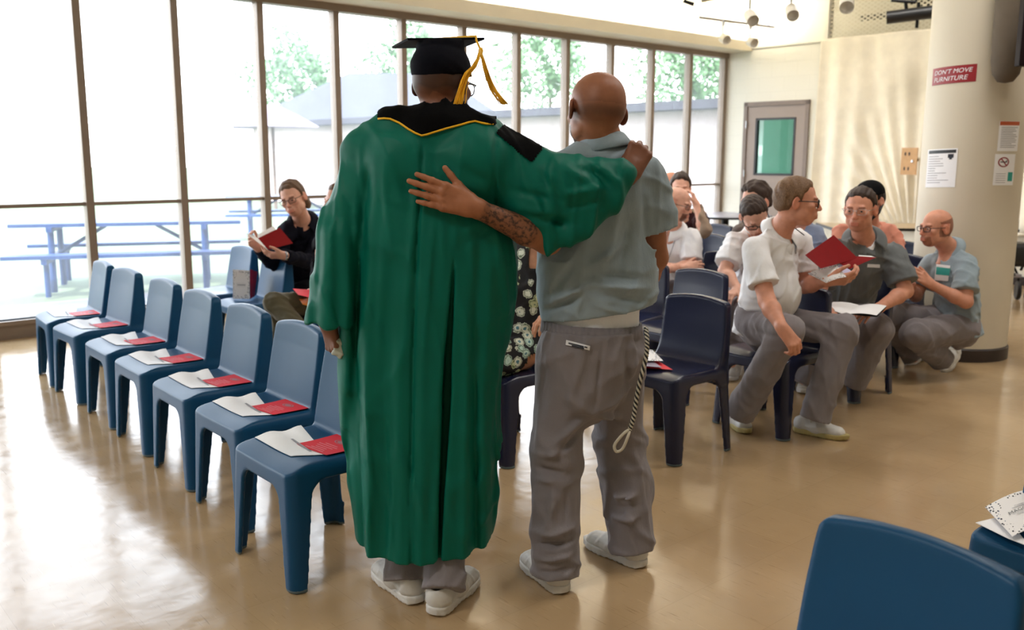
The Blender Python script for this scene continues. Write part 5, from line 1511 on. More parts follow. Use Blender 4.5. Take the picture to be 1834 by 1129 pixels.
TRF = S2(3.05, ((1078, 612), (1063, 735), .006, .008, -1), ((1060, 738), (1005, 700), .008, .018, 1), ((1058, 742), (980, 795), .010, .014, 1), ((1050, 760), (985, 820), .008, .012, -1), ((1064, 742), (1125, 770), .010, .014, 1), ((1070, 752), (1140, 790), .008, .012, -1), ((955, 810), (1022, 802), .009, .012, 1), ((955, 832), (1015, 842), .009, .012, -1), ((955, 855), (1000, 850), .006, .01, 1),
     ((1095, 835), (1150, 880), .007, .014, 1), ((952, 945), (1030, 932), .010, .011, 1), ((952, 962), (1032, 955), .009, .009, -1), ((955, 985), (1030, 975), .010, .010, 1), ((960, 1005), (1030, 1000), .007, .008, -1), ((1085, 918), (1160, 910), .011, .011, 1), ((1085, 936), (1160, 930), .009, .009, -1), ((1090, 955), (1155, 950), .009, .009, 1),
     ((985, 640), (965, 760), .006, .014, -1), ((1000, 640), (1030, 720), .006, .02, 1), ((1120, 620), (1130, 720), .006, .016, -1), ((990, 860), (985, 940), .006, .012, 1), ((1010, 870), (1012, 930), .005, .010, -1))
def ex_f(q):
    # blousing over the waistband
    q.rc(at(1122, 370, 3.18), at(1120, 540, 3.17), 0.095, 0.095, 0.06); q.rc(at(1010, 420, 3.13), at(1015, 520, 3.15), 0.085, 0.09, 0.06)
    q.rce(at(1075, 520, 3.16), at(1068, 548, 3.16), 0.190, 0.182, A3(0, 1, 0), 0.72, 0.04)
PF.shirt(C_GREY, 21, hem=0.05, ww=0.186, cw=0.200, sq=0.66, slv=0.60, sr=(0.078, 0.092), h=0.0062, amp=0.004, extra=ex_f, segs=([(a, b, m * 2.2, w, g) for a, b, m, w, g in SHF], 3.14), hemp=(at(1068, 568, 3.06), A3(0.15, 0.04, -1)), shr=0.078, shr2=0.070)
PF.collar(C_GREY, tall=0.028, rad=0.072, low=0.042, spread=0.004)
q = SDF(); rcf(q, PF.J['pel'] + A3(0, 0, 0.07), PF.J['pel'] - A3(0, 0, 0.03), 0.172, 0.172, 0.0, PF.dep, 0.70); q.warp(folds(9, 0.004, (0.05, 0.1), 4)); Vu, Qu = q.mesh(0.007)
PF.put('undershirt', Vu, Qu, C_WHITE)
def ex_p(q):
    q.rce(at(1050, 640, 3.13), at(1046, 690, 3.12), 0.165, 0.150, A3(0, 1, 0), 0.80, 0.04)
dfl = unit(gnd(931, 1000) - gnd(1012, 1068)); dfr = unit(gnd(1046, 972) - gnd(1156, 1020)); PF.J['anL'] = gnd(1012, 1068) + dfl * 0.075 + A3(0, 0, 0.10); PF.J['anR'] = gnd(1156, 1020) + dfr * 0.075 + A3(0, 0, 0.10)
PF.trousers(C_TROUS, 33, (0.114, 0.096, 0.092), 0.176, 0.72, h=0.0062, amp=0.0045, hemcut=-0.02, top=0.0, waist=0.006, extra=ex_p, n=7, segs=([(a, b, m * 2.2, w, g) for a, b, m, w, g in TRF], 3.2))
# elastic waistband: closely pleated ring
m_ = MB(); ring = []; NW = 150
for j, (z, rr) in enumerate(((0.026, 0.174), (0.030, 0.179), (-0.012, 0.183), (-0.020, 0.178))):
    for i in range(NW):
        a = 2 * pi * i / NW; r_ = rr + 0.003 * sin(i * 2 * pi / 3)
        ring.append(PF.J['pel'] - PF.base + PF.lat * (r_ * cos(a)) + PF.dep * (r_ * 0.715 * sin(a)) + A3(0, 0, z))
m_.add(ring, [(j * NW + i, j * NW + (i + 1) % NW, (j + 1) * NW + (i + 1) % NW, (j + 1) * NW + i) for j in range(3) for i in range(NW)])
m_.build('waistband', C_TROUS, PF.o, smooth=True)
PF.shoe(gnd(1012, 1068), gnd(931, 1000), 'white', scale=1.04); PF.shoe(gnd(1156, 1020), gnd(1046, 972), 'white', scale=1.04)
# printed label on the seat of the trousers
TF = PF.bvh(PF.trob)
def patch(per, tree, quad, name, mat, lift=0.003, n=5):
    P_ = []
    for j in range(n + 1):
        for i in range(n + 1):
            u, v = i / n, j / n
            x = (quad[0][0] * (1 - u) + quad[1][0] * u) * (1 - v) + (quad[3][0] * (1 - u) + quad[2][0] * u) * v
            y = (quad[0][1] * (1 - u) + quad[1][1] * u) * (1 - v) + (quad[3][1] * (1 - u) + quad[2][1] * u) * v
            P_.append(hit(tree, x, y, lift)[0])
    if any(p is None for p in P_): return None
    F = [(j * (n + 1) + i, j * (n + 1) + i + 1, (j + 1) * (n + 1) + i + 1, (j + 1) * (n + 1) + i) for j in range(n) for i in range(n)]
    return per.put(name, P_, F, mat)
lb = patch(PF, TF, [(1013, 618), (1056, 628), (1057, 620), (1014, 609)], 'cloth_label', C_WHITE, 0.006, 8)
if lb:
    for (x0, x1, y0) in ((1018, 1052, 613.5), (1024, 1046, 618)):
        patch(PF, TF, [(x0, y0 + 2.6 + 0), (x1, y0 + 2.6 + (x1 - x0) * 0.24), (x1, y0 + (x1 - x0) * 0.24), (x0, y0)], 'label_print', M['ink'], 0.0085, 4)
# braided cord with a loop
cp = [at(1157, 588, 3.08), at(1159, 612, 3.05), at(1157, 640, 3.04), at(1146, 684, 3.03), at(1139, 720, 3.03), at(1134, 751, 3.02), at(1127, 772, 3.02)]
def catmull(P, m=8):
    o = []; P = [P[0]] + list(P) + [P[-1]]
    for i in range(1, len(P) - 2):
        for k in range(m):
            t = k / m; a, b, c, d = P[i - 1], P[i], P[i + 1], P[i + 2]
            o.append(0.5 * ((2 * b) + (-a + c) * t + (2 * a - 5 * b + 4 * c - d) * t * t + (-a + 3 * b - 3 * c + d) * t ** 3))
    return o + [P[-2]]
path = catmull(cp, 16); co_ = None
for mat, ph in ((M['black'], 0.0), (M['lace'], pi / 2), (M['black'], pi), (M['lace'], 3 * pi / 2)):
    pts = [p + A3(cos(i * 0.75 + ph), sin(i * 0.75 + ph), 0) * 0.0045 for i, p in enumerate(path)]
    if co_ is None: co_ = PF.cord(pts, mat, 0.0040, 'braided_cord')
    else:
        c2 = PF.cord(pts, mat, 0.0040, 'cord_strand'); c2.parent = co_
lp = catmull([at(1127, 770, 3.02), at(1116, 778, 3.0), at(1101, 797, 3.0), at(1104, 809, 3.0), at(1115, 804, 3.0), at(1124, 784, 3.0), at(1128, 771, 3.02)], 6)
PF.cord(lp, M['lace'], 0.0055, 'cord_loop')
# ------------------------------------------------------------------ the seated people
def sit(ch, nbf=0.0, hc=None, dz=0.0):
    L = lambda x, y, z: loc2w(ch, x, y, z)
    return dict(pel=L(0, -0.03, 0.53), hipL=L(-0.09, 0.0, 0.52), hipR=L(0.09, 0.0, 0.52), knL=L(-0.12, 0.40, 0.51), knR=L(0.12, 0.40, 0.51), anL=L(-0.12, 0.36, 0.10), anR=L(0.12, 0.36, 0.10),
                nb=L(0, -0.08 + nbf, 1.02), shL=L(-0.185, -0.06 + nbf, 0.98), shR=L(0.185, -0.06 + nbf, 0.98), elL=L(-0.24, 0.05, 0.74), elR=L(0.24, 0.05, 0.74), wrL=L(-0.10, 0.24, 0.62), wrR=L(0.10, 0.24, 0.62),
                hc=L(0, -0.03 + nbf, 1.19), hf=F2)
HANDLAP = {'L': dict(d=A3(*F2) + A3(0, 0, -0.3), n=A3(0, 0, 1), t=XR, curl=(0.4, 0.5, 0.3)), 'R': dict(d=A3(*F2) + A3(0, 0, -0.3), n=A3(0, 0, 1), t=-XR, curl=(0.4, 0.5, 0.3))}

def stubble(amount, bald=None, beard=None, brow=(0.5, 0.4, 0.36)):
    def fn(L, col, face):
        if bald is not None:
            h = face & (L[:, 2] > -0.05) & (L[:, 2] < 0.050 - 0.25 * np.clip(L[:, 1], -0.1, 0.1)) & (L[:, 1] < 0.025) & (np.abs(L[:, 0]) < 0.078) & ~((np.abs(L[:, 0]) > 0.069) & (L[:, 2] < 0.032) & (L[:, 1] > -0.045))
            col[h] *= bald
        if beard is not None:
            b = face & (L[:, 1] > 0.055) & (L[:, 2] < -0.050) & (np.abs(L[:, 0]) < 0.042) & ~((np.abs(L[:, 0]) < 0.020) & (L[:, 2] > -0.079) & (L[:, 2] < -0.056))
            b &= (L[:, 2] < -0.078) | (np.abs(L[:, 0]) > 0.018) | ((L[:, 2] > -0.057) & (L[:, 2] < -0.046))
            col[b] *= beard
        if amount: 
            b = face & (L[:, 1] > 0.0) & (L[:, 2] < -0.045); col[b] *= 1 - amount
        eb = face & (np.abs(L[:, 2] - 0.0205) < 0.0062) & (np.abs(np.abs(L[:, 0]) - 0.032) < 0.017) & (L[:, 1] > 0.07); col[eb] *= brow
        return col
    return fn

# --- man in white polo, front right, turned to his neighbour
J = dict(hc=at(1428, 362, 4.86), hf=(0.97, -0.20, -0.03), nb=at(1394, 416, 4.95), shR=at(1350, 446, 4.76), shL=at(1432, 432, 5.10), elR=at(1374, 540, 4.62), wrR=at(1402, 590, 4.45), elL=at(1440, 512, 5.06), wrL=at(1482, 503, 4.88),
         pel=at(1362, 566, 4.98), hipR=at(1352, 585, 4.88), hipL=at(1388, 576, 5.06), knR=at(1410, 593, 4.56), knL=at(1508, 592, 4.78), anR=at(1328, 735, 4.76), anL=at(1462, 742, 4.76))
b = gnd(1400, 770)
P11 = Person('person in white polo and black glasses turning right with a red folder in hand', A3(b[0], b[1], 0), J, S_TAN, 1.06)
P11.body(hands={'R': dict(d=A3(0.55, -0.15, -0.75), n=A3(0.2, -0.8, 0.55), t=A3(0.8, 0.25, 0.4), curl=(0.55, 0.9, 0.6), spread=0.03, k=1.05, thumb=(0.85, 0.4, -0.2)),
                'L': dict(d=A3(0.9, -0.25, 0.15), n=A3(0.1, -0.75, -0.6), t=A3(0.1, -0.4, 0.8), curl=(0.35, 0.7, 0.5), spread=0.03, k=1.05, thumb=(0.8, 0.5, -0.3))}, tint=stubble(0.0))
P11.hair('short', 0.010, H_SANDY)
P11.glasses(M['black'], 0.027, 0.018, 0.0028)
S11 = S2(4.75, ((1345, 455), (1335, 600), .008, .014, -1), ((1395, 470), (1378, 560), .006, .02, 1), ((1322, 560), (1370, 585), .008, .012, 1), ((1330, 520), (1352, 545), .006, .012, -1), ((1425, 455), (1415, 560), .006, .016, -1), ((1340, 590), (1400, 560), .008, .012, -1))
P11.shirt(C_WHITE, 51, hem=0.10, ww=0.178, cw=0.185, slv=0.70, sr=(0.076, 0.086), h=0.0068, amp=0.0045, belly=0.02, segs=(S11, 5.0))
P11.collar(C_WHITE, tall=0.028, rad=0.072, low=0.026, spread=0.012)
T11 = S2(4.65, ((1345, 600), (1400, 590), .008, .012, -1), ((1360, 625), (1405, 612), .008, .012, 1), ((1405, 615), (1360, 690), .006, .014, -1), ((1440, 590), (1500, 610), .008, .014, -1), ((1500, 620), (1480, 720), .006, .014, -1), ((1470, 600), (1510, 640), .006, .012, 1))
P11.trousers(C_TROUS, 53, (0.098, 0.085, 0.086), 0.16, h=0.0075, amp=0.004, hemcut=0.0, top=0.02, segs=(T11, 4.9))
P11.shoe(gnd(1302, 752), gnd(1354, 790), 'worn', scale=1.03); P11.shoe(gnd(1420, 772), gnd(1524, 791), 'worn', scale=1.03)
P11.cord([P11.g(-0.06, -0.05, -0.10), P11.g(-0.055, 0.0, -0.13), P11.g(-0.03, 0.05, -0.165)], M['black'], 0.0028)

# red folder he holds, with a leaf-patterned booklet under it
def panelthing(name, corners, mats, label, cat, group=None, bend=0.0):
    c = [np.asarray(q, float) for q in corners]
    return place(panel(name, c, mats, None, c[0], bend=bend), c[0]), c
c = [at(1470, 481, 4.80), at(1537, 463, 4.98), at(1493, 421, 5.02), at(1442, 457, 4.84)]
o, c = panelthing('red_folder', c, [M['dred']], '', ''); tag(o, 'open dark red folder held up by the person in white polo', 'folder')
c2 = [c[0] + A3(0.01, -0.002, -0.002), at(1531, 478, 4.92), at(1570, 461, 5.0), c[1] + A3(0.004, 0, 0)]
o2 = panel('cover_flap', [at(1522, 482, 4.90), at(1570, 461, 5.0), at(1537, 459, 5.0), at(1500, 470, 4.90)], [M['dred']], o, c[0])
panel('inner_page', [at(1536, 463, 5.01), at(1568, 461, 5.02), at(1560, 458.5, 5.03), at(1538, 457, 5.03)], [M['paper']], o, c[0])
c = [at(1480, 507, 4.84), at(1516, 496, 4.80), at(1498, 474, 4.90), at(1446, 490, 4.94)]
o, c = panelthing('booklet', c, [M['sprig'], M['paper']], '', '', bend=0.008); tag(o, 'leaf-patterned booklet held under the red folder', 'booklet')
panel('page', [at(1512, 494, 4.82), at(1531, 490, 4.86), at(1508, 474, 4.92), at(1500, 475, 4.92)], [m_plain('lilac_paper', rgb(198, 194, 226), 0.7)], o, c[0])

# --- man in grey work shirt with a booklet on his lap
J = dict(hc=at(1540, 376, 5.42), hf=(-0.56, -0.82, -0.06), nb=at(1546, 428, 5.54), shL=at(1602, 456, 5.56), shR=at(1490, 452, 5.42), elL=at(1622, 522, 5.45), wrL=at(1572, 553, 5.28), elR=at(1466, 524, 5.28), wrR=at(1478, 553, 5.08),
         pel=A3(2.09, 5.72, 0.54), hipL=A3(2.09, 5.72, 0.53) - XR * 0.09, hipR=A3(2.09, 5.72, 0.53) + XR * 0.09, knL=at(1572, 590, 5.42), knR=at(1490, 588, 5.34), anL=at(1530, 683, 5.50), anR=at(1440, 680, 5.30))
P12 = Person('person in grey work shirt and rimless glasses with an open booklet on the lap', A3(2.0, 5.5, 0), J, S_TAN, 1.07)
P12.body(hands={'L': dict(d=A3(-0.8, -0.4, -0.2), n=A3(0, -0.3, 0.9), t=A3(0.2, 0.9, 0.2), curl=(0.3, 0.4, 0.3)), 'R': dict(d=A3(0.15, -0.8, -0.4), n=A3(0, -0.4, 0.9), t=A3(0.9, 0, 0.1), curl=(0.25, 0.35, 0.3), k=1.05)}, tint=stubble(0.05, None, (0.85, 0.78, 0.75)))
P12.hair('short', 0.008, H_DBROWN, top=0.002)
P12.glasses(M['steel'], 0.026, 0.015, 0.0014)
P12.shirt(C_GREYD, 61, hem=0.06, ww=0.180, cw=0.195, slv=0.78, sr=(0.082, 0.10), h=0.0075, amp=0.006)
P12.collar(C_GREYD, tall=0.030, rad=0.076, low=0.022, spread=0.022, open_=0.9)
q = SDF(); q.rce(J['nb'] + P12.frontv() * 0.02 - P12.upv * 0.02, J['nb'] + P12.frontv() * 0.052 - P12.upv * 0.085, 0.070, 0.068, P12.dep, 0.8, 0.02); q.sub(*P12.neckhole(), 0.004); Vq, Qq = q.mesh(0.006); P12.put('undershirt', Vq, Qq, C_WHITE)
TS_ = P12.bvh(P12.shirtobj); patch(P12, TS_, [(1553, 479), (1576, 480), (1576, 474), (1554, 473)], 'cloth_label', C_WHITE, 0.004, 3)
P12.trousers(C_TROUS, 63, (0.10, 0.092, 0.082), 0.165, h=0.0085, amp=0.005, hemcut=0.0, top=0.0)
P12.shoe(gnd(1520, 680), gnd(1534, 703), 'dark'); P12.shoe(gnd(1442, 688), gnd(1432, 732), 'white')
c = [at(1476, 556, 5.06), at(1512, 564, 5.0), at(1540, 547, 5.22), at(1492, 541, 5.24)]
o, c = panelthing('booklet', c, [M['paper']], '', '', bend=0.008); tag(o, 'open white booklet lying across the lap of the grey-shirted person', 'booklet')
panel('page', [at(1512, 564, 5.0), at(1570, 565, 5.02), at(1588, 548, 5.22), at(1540, 547, 5.22)], [M['paper']], o, c[0], bend=0.010)
panel('cover', [at(1476, 559, 5.07), at(1571, 568, 5.03), at(1588, 550, 5.23), at(1492, 544, 5.25)], [M['black']], o, c[0])

# --- crouching man by the column
J = dict(hc=at(1676, 409, 6.16), hf=(-0.95, -0.28, -0.02), nb=at(1702, 447, 6.24), shL=at(1730, 476, 6.08), shR=at(1668, 470, 6.40), elL=at(1730, 541, 5.96), wrL=at(1668, 510, 6.02), elR=at(1640, 530, 6.36), wrR=at(1632, 515, 6.15),
         pel=at(1716, 582, 6.20), hipL=at(1722, 588, 6.12), hipR=at(1700, 580, 6.30), knL=at(1640, 598, 5.98), knR=at(1596, 566, 6.22), anL=at(1692, 652, 6.22), anR=at(1636, 642, 6.48))
P14 = Person('balding person in grey polo crouching by the column, badge on the chest', gnd(1680, 655), J, S_TAN, 1.04)
P14.body(hands={'L': dict(d=A3(-0.75, -0.1, 0.5), n=A3(0.3, -0.9, 0.3), t=A3(0.4, -0.2, 0.8), curl=(0.25, 0.3, 0.2), k=1.05), 'R': dict(d=A3(-0.4, -0.6, 0.3), n=A3(0, 0, 1), t=A3(-0.9, 0, 0), curl=(0.4, 0.4, 0.3))}, tint=stubble(0.05, (0.44, 0.40, 0.39), (0.6, 0.52, 0.48)))
P14.glasses(M['black'], 0.026, 0.015, 0.0024)
P14.shirt(C_GREY, 71, hem=0.08, ww=0.170, cw=0.178, slv=0.72, sr=(0.074, 0.088), h=0.0085, amp=0.005)
P14.collar(C_GREY, tall=0.028, rad=0.072, low=0.026, spread=0.010)
P14.trousers(C_TROUS, 73, (0.115, 0.098, 0.080), 0.165, h=0.0095, amp=0.006, hemcut=0.07, top=0.0)
hl = gnd(1708, 660); hl[2] = 0.06; P14.shoe(A3(*gnd(1712, 655)[:2], 0.075), gnd(1680, 672), 'white', pitch=-0.30); P14.shoe(A3(*gnd(1656, 645)[:2], 0.06), gnd(1618, 658), 'white', pitch=-0.22)
TS_ = P14.bvh(P14.shirtobj)
bd_ = patch(P14, TS_, [(1673, 502), (1698, 504), (1702, 476), (1677, 473)], 'badge', M['paper'], 0.008, 4)
patch(P14, TS_, [(1676, 492), (1700, 494), (1702, 481), (1677, 478)], 'badge_stripe', M['teal'], 0.0095, 4)
h_, _ = hit(TS_, 1694, 466, 0.01)
if h_ is not None: P14.cord([h_ + A3(0, 0, 0.01), h_ - A3(0, 0, 0.03)], M['steel'], 0.004, 'badge_clip')

# --- bald man with goatee, arms crossed
ch6p = A3(1.12, 7.33, 0)
ch6 = chair(ch6p[0], ch6p[1], 'navy chair under the bald man with crossed arms', GN, 'navy')
J = sit(ch6)
J.update(hc=at(1214, 366, 7.0), hf=(0.80, -0.58, -0.20), nb=at(1206, 408, 7.08), shL=at(1240, 424, 7.0), shR=at(1170, 424, 7.2), elL=at(1238, 476, 6.92), wrL=at(1196, 482, 6.78), elR=at(1172, 480, 7.0), wrR=at(1228, 480, 6.80), pel=at(1206, 515, 7.2))
P6 = Person('bald person with goatee and white polo sitting with crossed arms', A3(J['pel'][0], J['pel'][1], 0), J, S_FAIR, 1.05)
P6.body(hands={'L': dict(d=A3(-0.9, 0.1, 0.1), n=A3(0, -0.9, 0.3), t=A3(0, 0.2, 0.9)), 'R': dict(d=A3(0.9, 0.2, 0.1), n=A3(0, -0.9, 0.3), t=A3(0, 0.2, 0.9))}, hh=0.0042, ha=0.0055, tint=stubble(0.0, (0.86, 0.80, 0.78), (0.24, 0.18, 0.16)))
P6.glasses(M['black'], 0.026, 0.015, 0.0018)
P6.shirt(C_WHITE, 81, hem=0.06, ww=0.16, cw=0.172, slv=0.80, sr=(0.074, 0.088), h=0.0095, amp=0.005); P6.collar(C_WHITE, tall=0.026, rad=0.071, low=0.026)
P6.trousers(C_TROUS, 83, h=0.013); 
f_ = P6.frontv(); P6.cord([J['nb'] + P6.lat * 0.06 + f_ * 0.05 - P6.upv * 0.02, J['nb'] + P6.lat * 0.045 + f_ * 0.135 - P6.upv * 0.16, J['nb'] + f_ * 0.145 - P6.upv * 0.27, J['nb'] - P6.lat * 0.045 + f_ * 0.135 - P6.upv * 0.16, J['nb'] - P6.lat * 0.06 + f_ * 0.05 - P6.upv * 0.02], M['greyink'], 0.003)
for sd in 'LR': P6.shoe(A3(*J['an' + sd][:2], 0) - F2 * 0.06, A3(*J['an' + sd][:2], 0) + F2 * 0.2, 'white')

# --- dark-haired man behind him, hand to his cheek
ch7 = chair(1.24, 8.62, 'navy chair under the dark-haired man leaning on his hand', GN, 'navy')
J = sit(ch7); J.update(hc=at(1219, 338, 8.0), hf=(-0.12, -0.98, -0.05), nb=at(1222, 374, 8.1), shL=at(1250, 388, 8.12), shR=at(1188, 388, 8.2), elL=at(1262, 414, 7.80), wrL=at(1247, 366, 7.86), elR=at(1186, 440, 8.0), wrR=at(1215, 450, 7.8), pel=at(1220, 480, 8.3))
P7 = Person('dark-haired person in tan jacket leaning cheek on hand behind the bald man', A3(J['pel'][0], J['pel'][1], 0), J, S_FAIR, 1.04)
P7.body(hands={'L': dict(d=A3(-0.35, 0.15, 0.9), n=A3(0.8, -0.3, 0.2), t=A3(0, -0.8, 0.2), curl=(0.5, 0.6, 0.4)), 'R': HANDLAP['R']}, hh=0.0045, ha=0.0055, tint=stubble(0.0))
P7.hair('short', 0.010, H_DBROWN, top=0.008, curl=0.0025)
P7.shirt(C_MAROON, 91, ww=0.16, cw=0.17, h=0.011, slv=0.5, name='knit_top')
P7.shirt(C_TANJ, 92, ww=0.165, cw=0.176, h=0.010, long=True, name='jacket', extra=lambda q: q.sub(lambda X, Y, Z: np.sqrt(((X - J['nb'][0]) / 0.10) ** 2 + ((Y - J['nb'][1] + 0.2) / 0.2) ** 2) * 0.1 - 0.1 + 0 * Z, J['nb'] - A3(0.1, 0.4, 0.6), J['nb'] + A3(0.1, 0.0, 0.05), 0.01))
P7.trousers(C_JEAN, 93, h=0.013)
# --- bald man in glasses at the far window
ch8 = chair(1.72, 9.35, 'navy chair under the farthest bald man by the windows', GN, 'navy')
J = sit(ch8); J.update(hc=at(1199, 332, 9.0), hf=(-0.90, -0.42, -0.05), nb=at(1203, 364, 9.1), shL=at(1220, 376, 9.0), shR=at(1188, 376, 9.3), pel=at(1205, 455, 9.25), elL=at(1222, 420, 8.9), elR=at(1180, 420, 9.2), wrL=at(1200, 440, 8.8), wrR=at(1182, 440, 9.0))
P8 = Person('balding person in glasses facing left at the far windows, white shirt', A3(J['pel'][0], J['pel'][1], 0), J, S_TAN, 1.06)
P8.body(hh=0.0045, ha=0.007, tint=stubble(0, (0.75, 0.7, 0.68))); P8.glasses(M['black'], 0.026, 0.015, 0.0024)
P8.shirt(C_WHITE, 95, h=0.012, ww=0.16, cw=0.17); P8.trousers(C_TROUS, 96, h=0.014)

# --- man in white bending his head over something
ch9 = chair(1.62, 6.32, 'navy chair under the person in white bending his head', GN, 'navy')
J = sit(ch9); J.update(hc=at(1351, 386, 5.98), hf=(0.10, -0.74, -0.66), hu=A3(-0.22, -0.3, 0.9), nb=at(1360, 412, 6.16), shR=at(1318, 432, 6.16), shL=at(1398, 432, 6.26), elR=at(1298, 486, 6.02), wrR=at(1322, 520, 5.85), elL=at(1400, 490, 6.1), wrL=at(1360, 520, 5.85), pel=at(1355, 555, 6.28),
    knR=at(1318, 556, 5.9), knL=at(1390, 556, 5.9), anR=at(1310, 650, 5.95), anL=at(1385, 650, 5.95))
P9 = Person('person in white polo and dark glasses with head bent down', A3(J['pel'][0], J['pel'][1], 0), J, S_FAIR, 1.04)
P9.body(hands=HANDLAP, hh=0.0042, ha=0.005, tint=stubble(0.04)); P9.hair('short', 0.009, H_DBROWN); P9.glasses(M['black'], 0.027, 0.017, 0.0028)
P9.shirt(C_WHITE, 101, hem=0.06, ww=0.165, cw=0.178, slv=0.78, sr=(0.076, 0.088), h=0.009, amp=0.005); P9.collar(C_WHITE, tall=0.026, rad=0.071, low=0.026)
P9.trousers(C_TROUS, 103, h=0.011); P9.shoe(gnd(1318, 668), gnd(1300, 694), 'white'); P9.shoe(gnd(1388, 668), gnd(1372, 694), 'white')
# --- dark-haired man behind, in profile to the left
ch10 = chair(1.95, 7.0, 'navy chair under the person in the brown jacket', GN, 'navy')
J = sit(ch10); J.update(hc=at(1352, 362, 6.62), hf=(-0.80, -0.58, -0.12), nb=at(1362, 404, 6.75), shL=at(1392, 420, 6.66), shR=at(1326, 418, 6.86), elR=at(1306, 480, 6.75), elL=at(1400, 480, 6.6), wrR=at(1330, 520, 6.5), wrL=at(1370, 520, 6.45), pel=at(1370, 540, 6.95))
P10 = Person('person with thick dark hair and brown jacket behind the head-bent person', A3(J['pel'][0], J['pel'][1], 0), J, S_FAIR, 1.10)
P10.body(hands=HANDLAP, hh=0.0045, ha=0.006, tint=stubble(0)); P10.hair('short', 0.016, H_DBROWN, top=0.006, curl=0.003)
P10.shirt(C_BROWNJ, 111, ww=0.17, cw=0.18, h=0.010, long=True, name='jacket'); P10.trousers(C_JEAN, 112, h=0.013)
# --- peach shirt and black cap behind the grey-shirted man
ch13 = chair(2.75, 6.75, 'navy chair under the person in peach shirt', GN, 'navy')
J = sit(ch13); J.update(hc=at(1556, 360, 6.30), hf=(-0.75, -0.62, -0.12), nb=at(1556, 402, 6.42), shL=at(1594, 418, 6.36), shR=at(1506, 416, 6.5), elL=at(1606, 470, 6.3), elR=at(1500, 470, 6.4), wrL=at(1580, 500, 6.1), wrR=at(1530, 500, 6.1), pel=at(1562, 520, 6.6))
P13 = Person('person in peach shirt and black cap mostly hidden behind the grey work shirt', A3(J['pel'][0], J['pel'][1], 0), J, S_FAIR, 1.06)
P13.body(hands=HANDLAP, hh=0.0045, ha=0.006, tint=stubble(0)); P13.hair('short', 0.010, H_BLACK)
q = SDF(); q.ell(P13.g(0, -0.012, 0.048), A3(0.094, 0.114, 0.090), P13.R, 0.0); q.cut(lambda X, Y, Z: -((X - P13.g(0, 0, 0.045)[0]) * P13.R[0, 2] + (Y - P13.g(0, 0, 0.045)[1]) * P13.R[1, 2] + (Z - P13.g(0, 0, 0.045)[2]) * P13.R[2, 2])); Vq, Qq = q.mesh(0.006); P13.put('cap', Vq, Qq, C_BLACK)
P13.cord([P13.g(-0.082, -0.02, -0.02), P13.g(-0.075, 0.01, -0.07), P13.g(-0.04, 0.05, -0.115)], M['black'], 0.010, 'chin_strap')
P13.shirt(C_PEACH, 121, ww=0.175, cw=0.19, h=0.010, slv=0.8); P13.trousers(C_JEAN, 122, h=0.013)
# --- light-blue shirt hidden behind the man in white
ch16 = chair(2.37, 7.47, 'navy chair under the person in pale blue shirt', GN, 'navy')
J = sit(ch16); J.update(hc=at(1432, 362, 7.1), hf=F2, nb=at(1436, 400, 7.2), shL=at(1462, 418, 7.15), shR=at(1400, 416, 7.35), elL=at(1468, 470, 7.1), elR=at(1398, 470, 7.2), wrL=at(1450, 495, 6.9), wrR=at(1420, 495, 6.9), pel=at(1440, 510, 7.38))
P16 = Person('person in pale blue shirt almost hidden behind the white polo and red folder', A3(J['pel'][0], J['pel'][1], 0), J, S_FAIR, 1.0)
P16.body(hh=0.005, ha=0.007, tint=stubble(0)); P16.hair('short', 0.010, H_BROWN); P16.shirt(C_LBLUE, 131, ww=0.165, cw=0.178, h=0.010, slv=0.8); P16.trousers(C_JEAN, 132, h=0.014)

# --- man in dark jacket on the left, reading a folder
J = sit(chM4); J.update(hc=at(525, 356, 6.82), hf=(-0.16, -0.96, -0.16), hu=A3(-0.26, 0, 0.95), nb=at(541, 396, 6.98), shR=at(514, 414, 6.90), shL=at(580, 408, 7.05), elR=at(492, 470, 6.82), wrR=at(462, 444, 6.60), elL=at(556, 470, 6.86), wrL=at(508, 458, 6.56), pel=at(556, 505, 7.25),
    hipR=at(540, 508, 7.2), hipL=at(575, 508, 7.25), knR=at(508, 520, 7.05), knL=at(545, 520, 7.05), anR=at(500, 600, 6.95), anL=at(545, 600, 6.95))
P4 = Person('person with long hair and dark jacket looking over an open red folder', A3(J['pel'][0], J['pel'][1], 0), J, S_FAIR, 1.08)
P4.body(hands={'R': dict(d=A3(-0.3, -0.5, 0.5), n=A3(-0.8, 0.2, -0.1), t=A3(0.2, -0.6, 0.6), curl=(0.5, 0.6, 0.4)), 'L': dict(d=A3(-0.85, -0.35, 0.1), n=A3(0.1, -0.5, -0.8), t=A3(0, -0.5, 0.8), curl=(0.4, 0.6, 0.4))}, hh=0.0038, ha=0.005, tint=stubble(0.04, None, (0.85, 0.78, 0.75)))
P4.hair('swept', 0.0085, H_BROWN, top=0.004, curl=0.0018); P4.glasses(M['black'], 0.025, 0.015, 0.0018)
P4.shirt(C_NAVYJ, 141, hem=0.08, ww=0.18, cw=0.185, h=0.0085, long=True, name='jacket', amp=0.005); P4.collar(C_NAVYJ, tall=0.030, rad=0.072, low=0.026, spread=0.02, open_=0.6); P4.trousers(C_BLACK, 142, h=0.012)
for sd in 'LR': P4.shoe(A3(*J['an' + sd][:2], 0) + A3(0, 0.05, 0), A3(*J['an' + sd][:2], 0) + A3(-0.05, -0.2, 0), 'dark')
wq = J['wrL'] + A3(0.02, 0.01, 0.0); P4.cord([wq + A3(0.004, -0.03, 0.03), wq + A3(0.012, -0.036, 0), wq + A3(0.004, -0.03, -0.03)], M['steel'], 0.008, 'watch')
c = [at(481, 447, 6.46), at(525, 436, 6.60), at(501, 408, 6.64), at(462, 427, 6.48)]
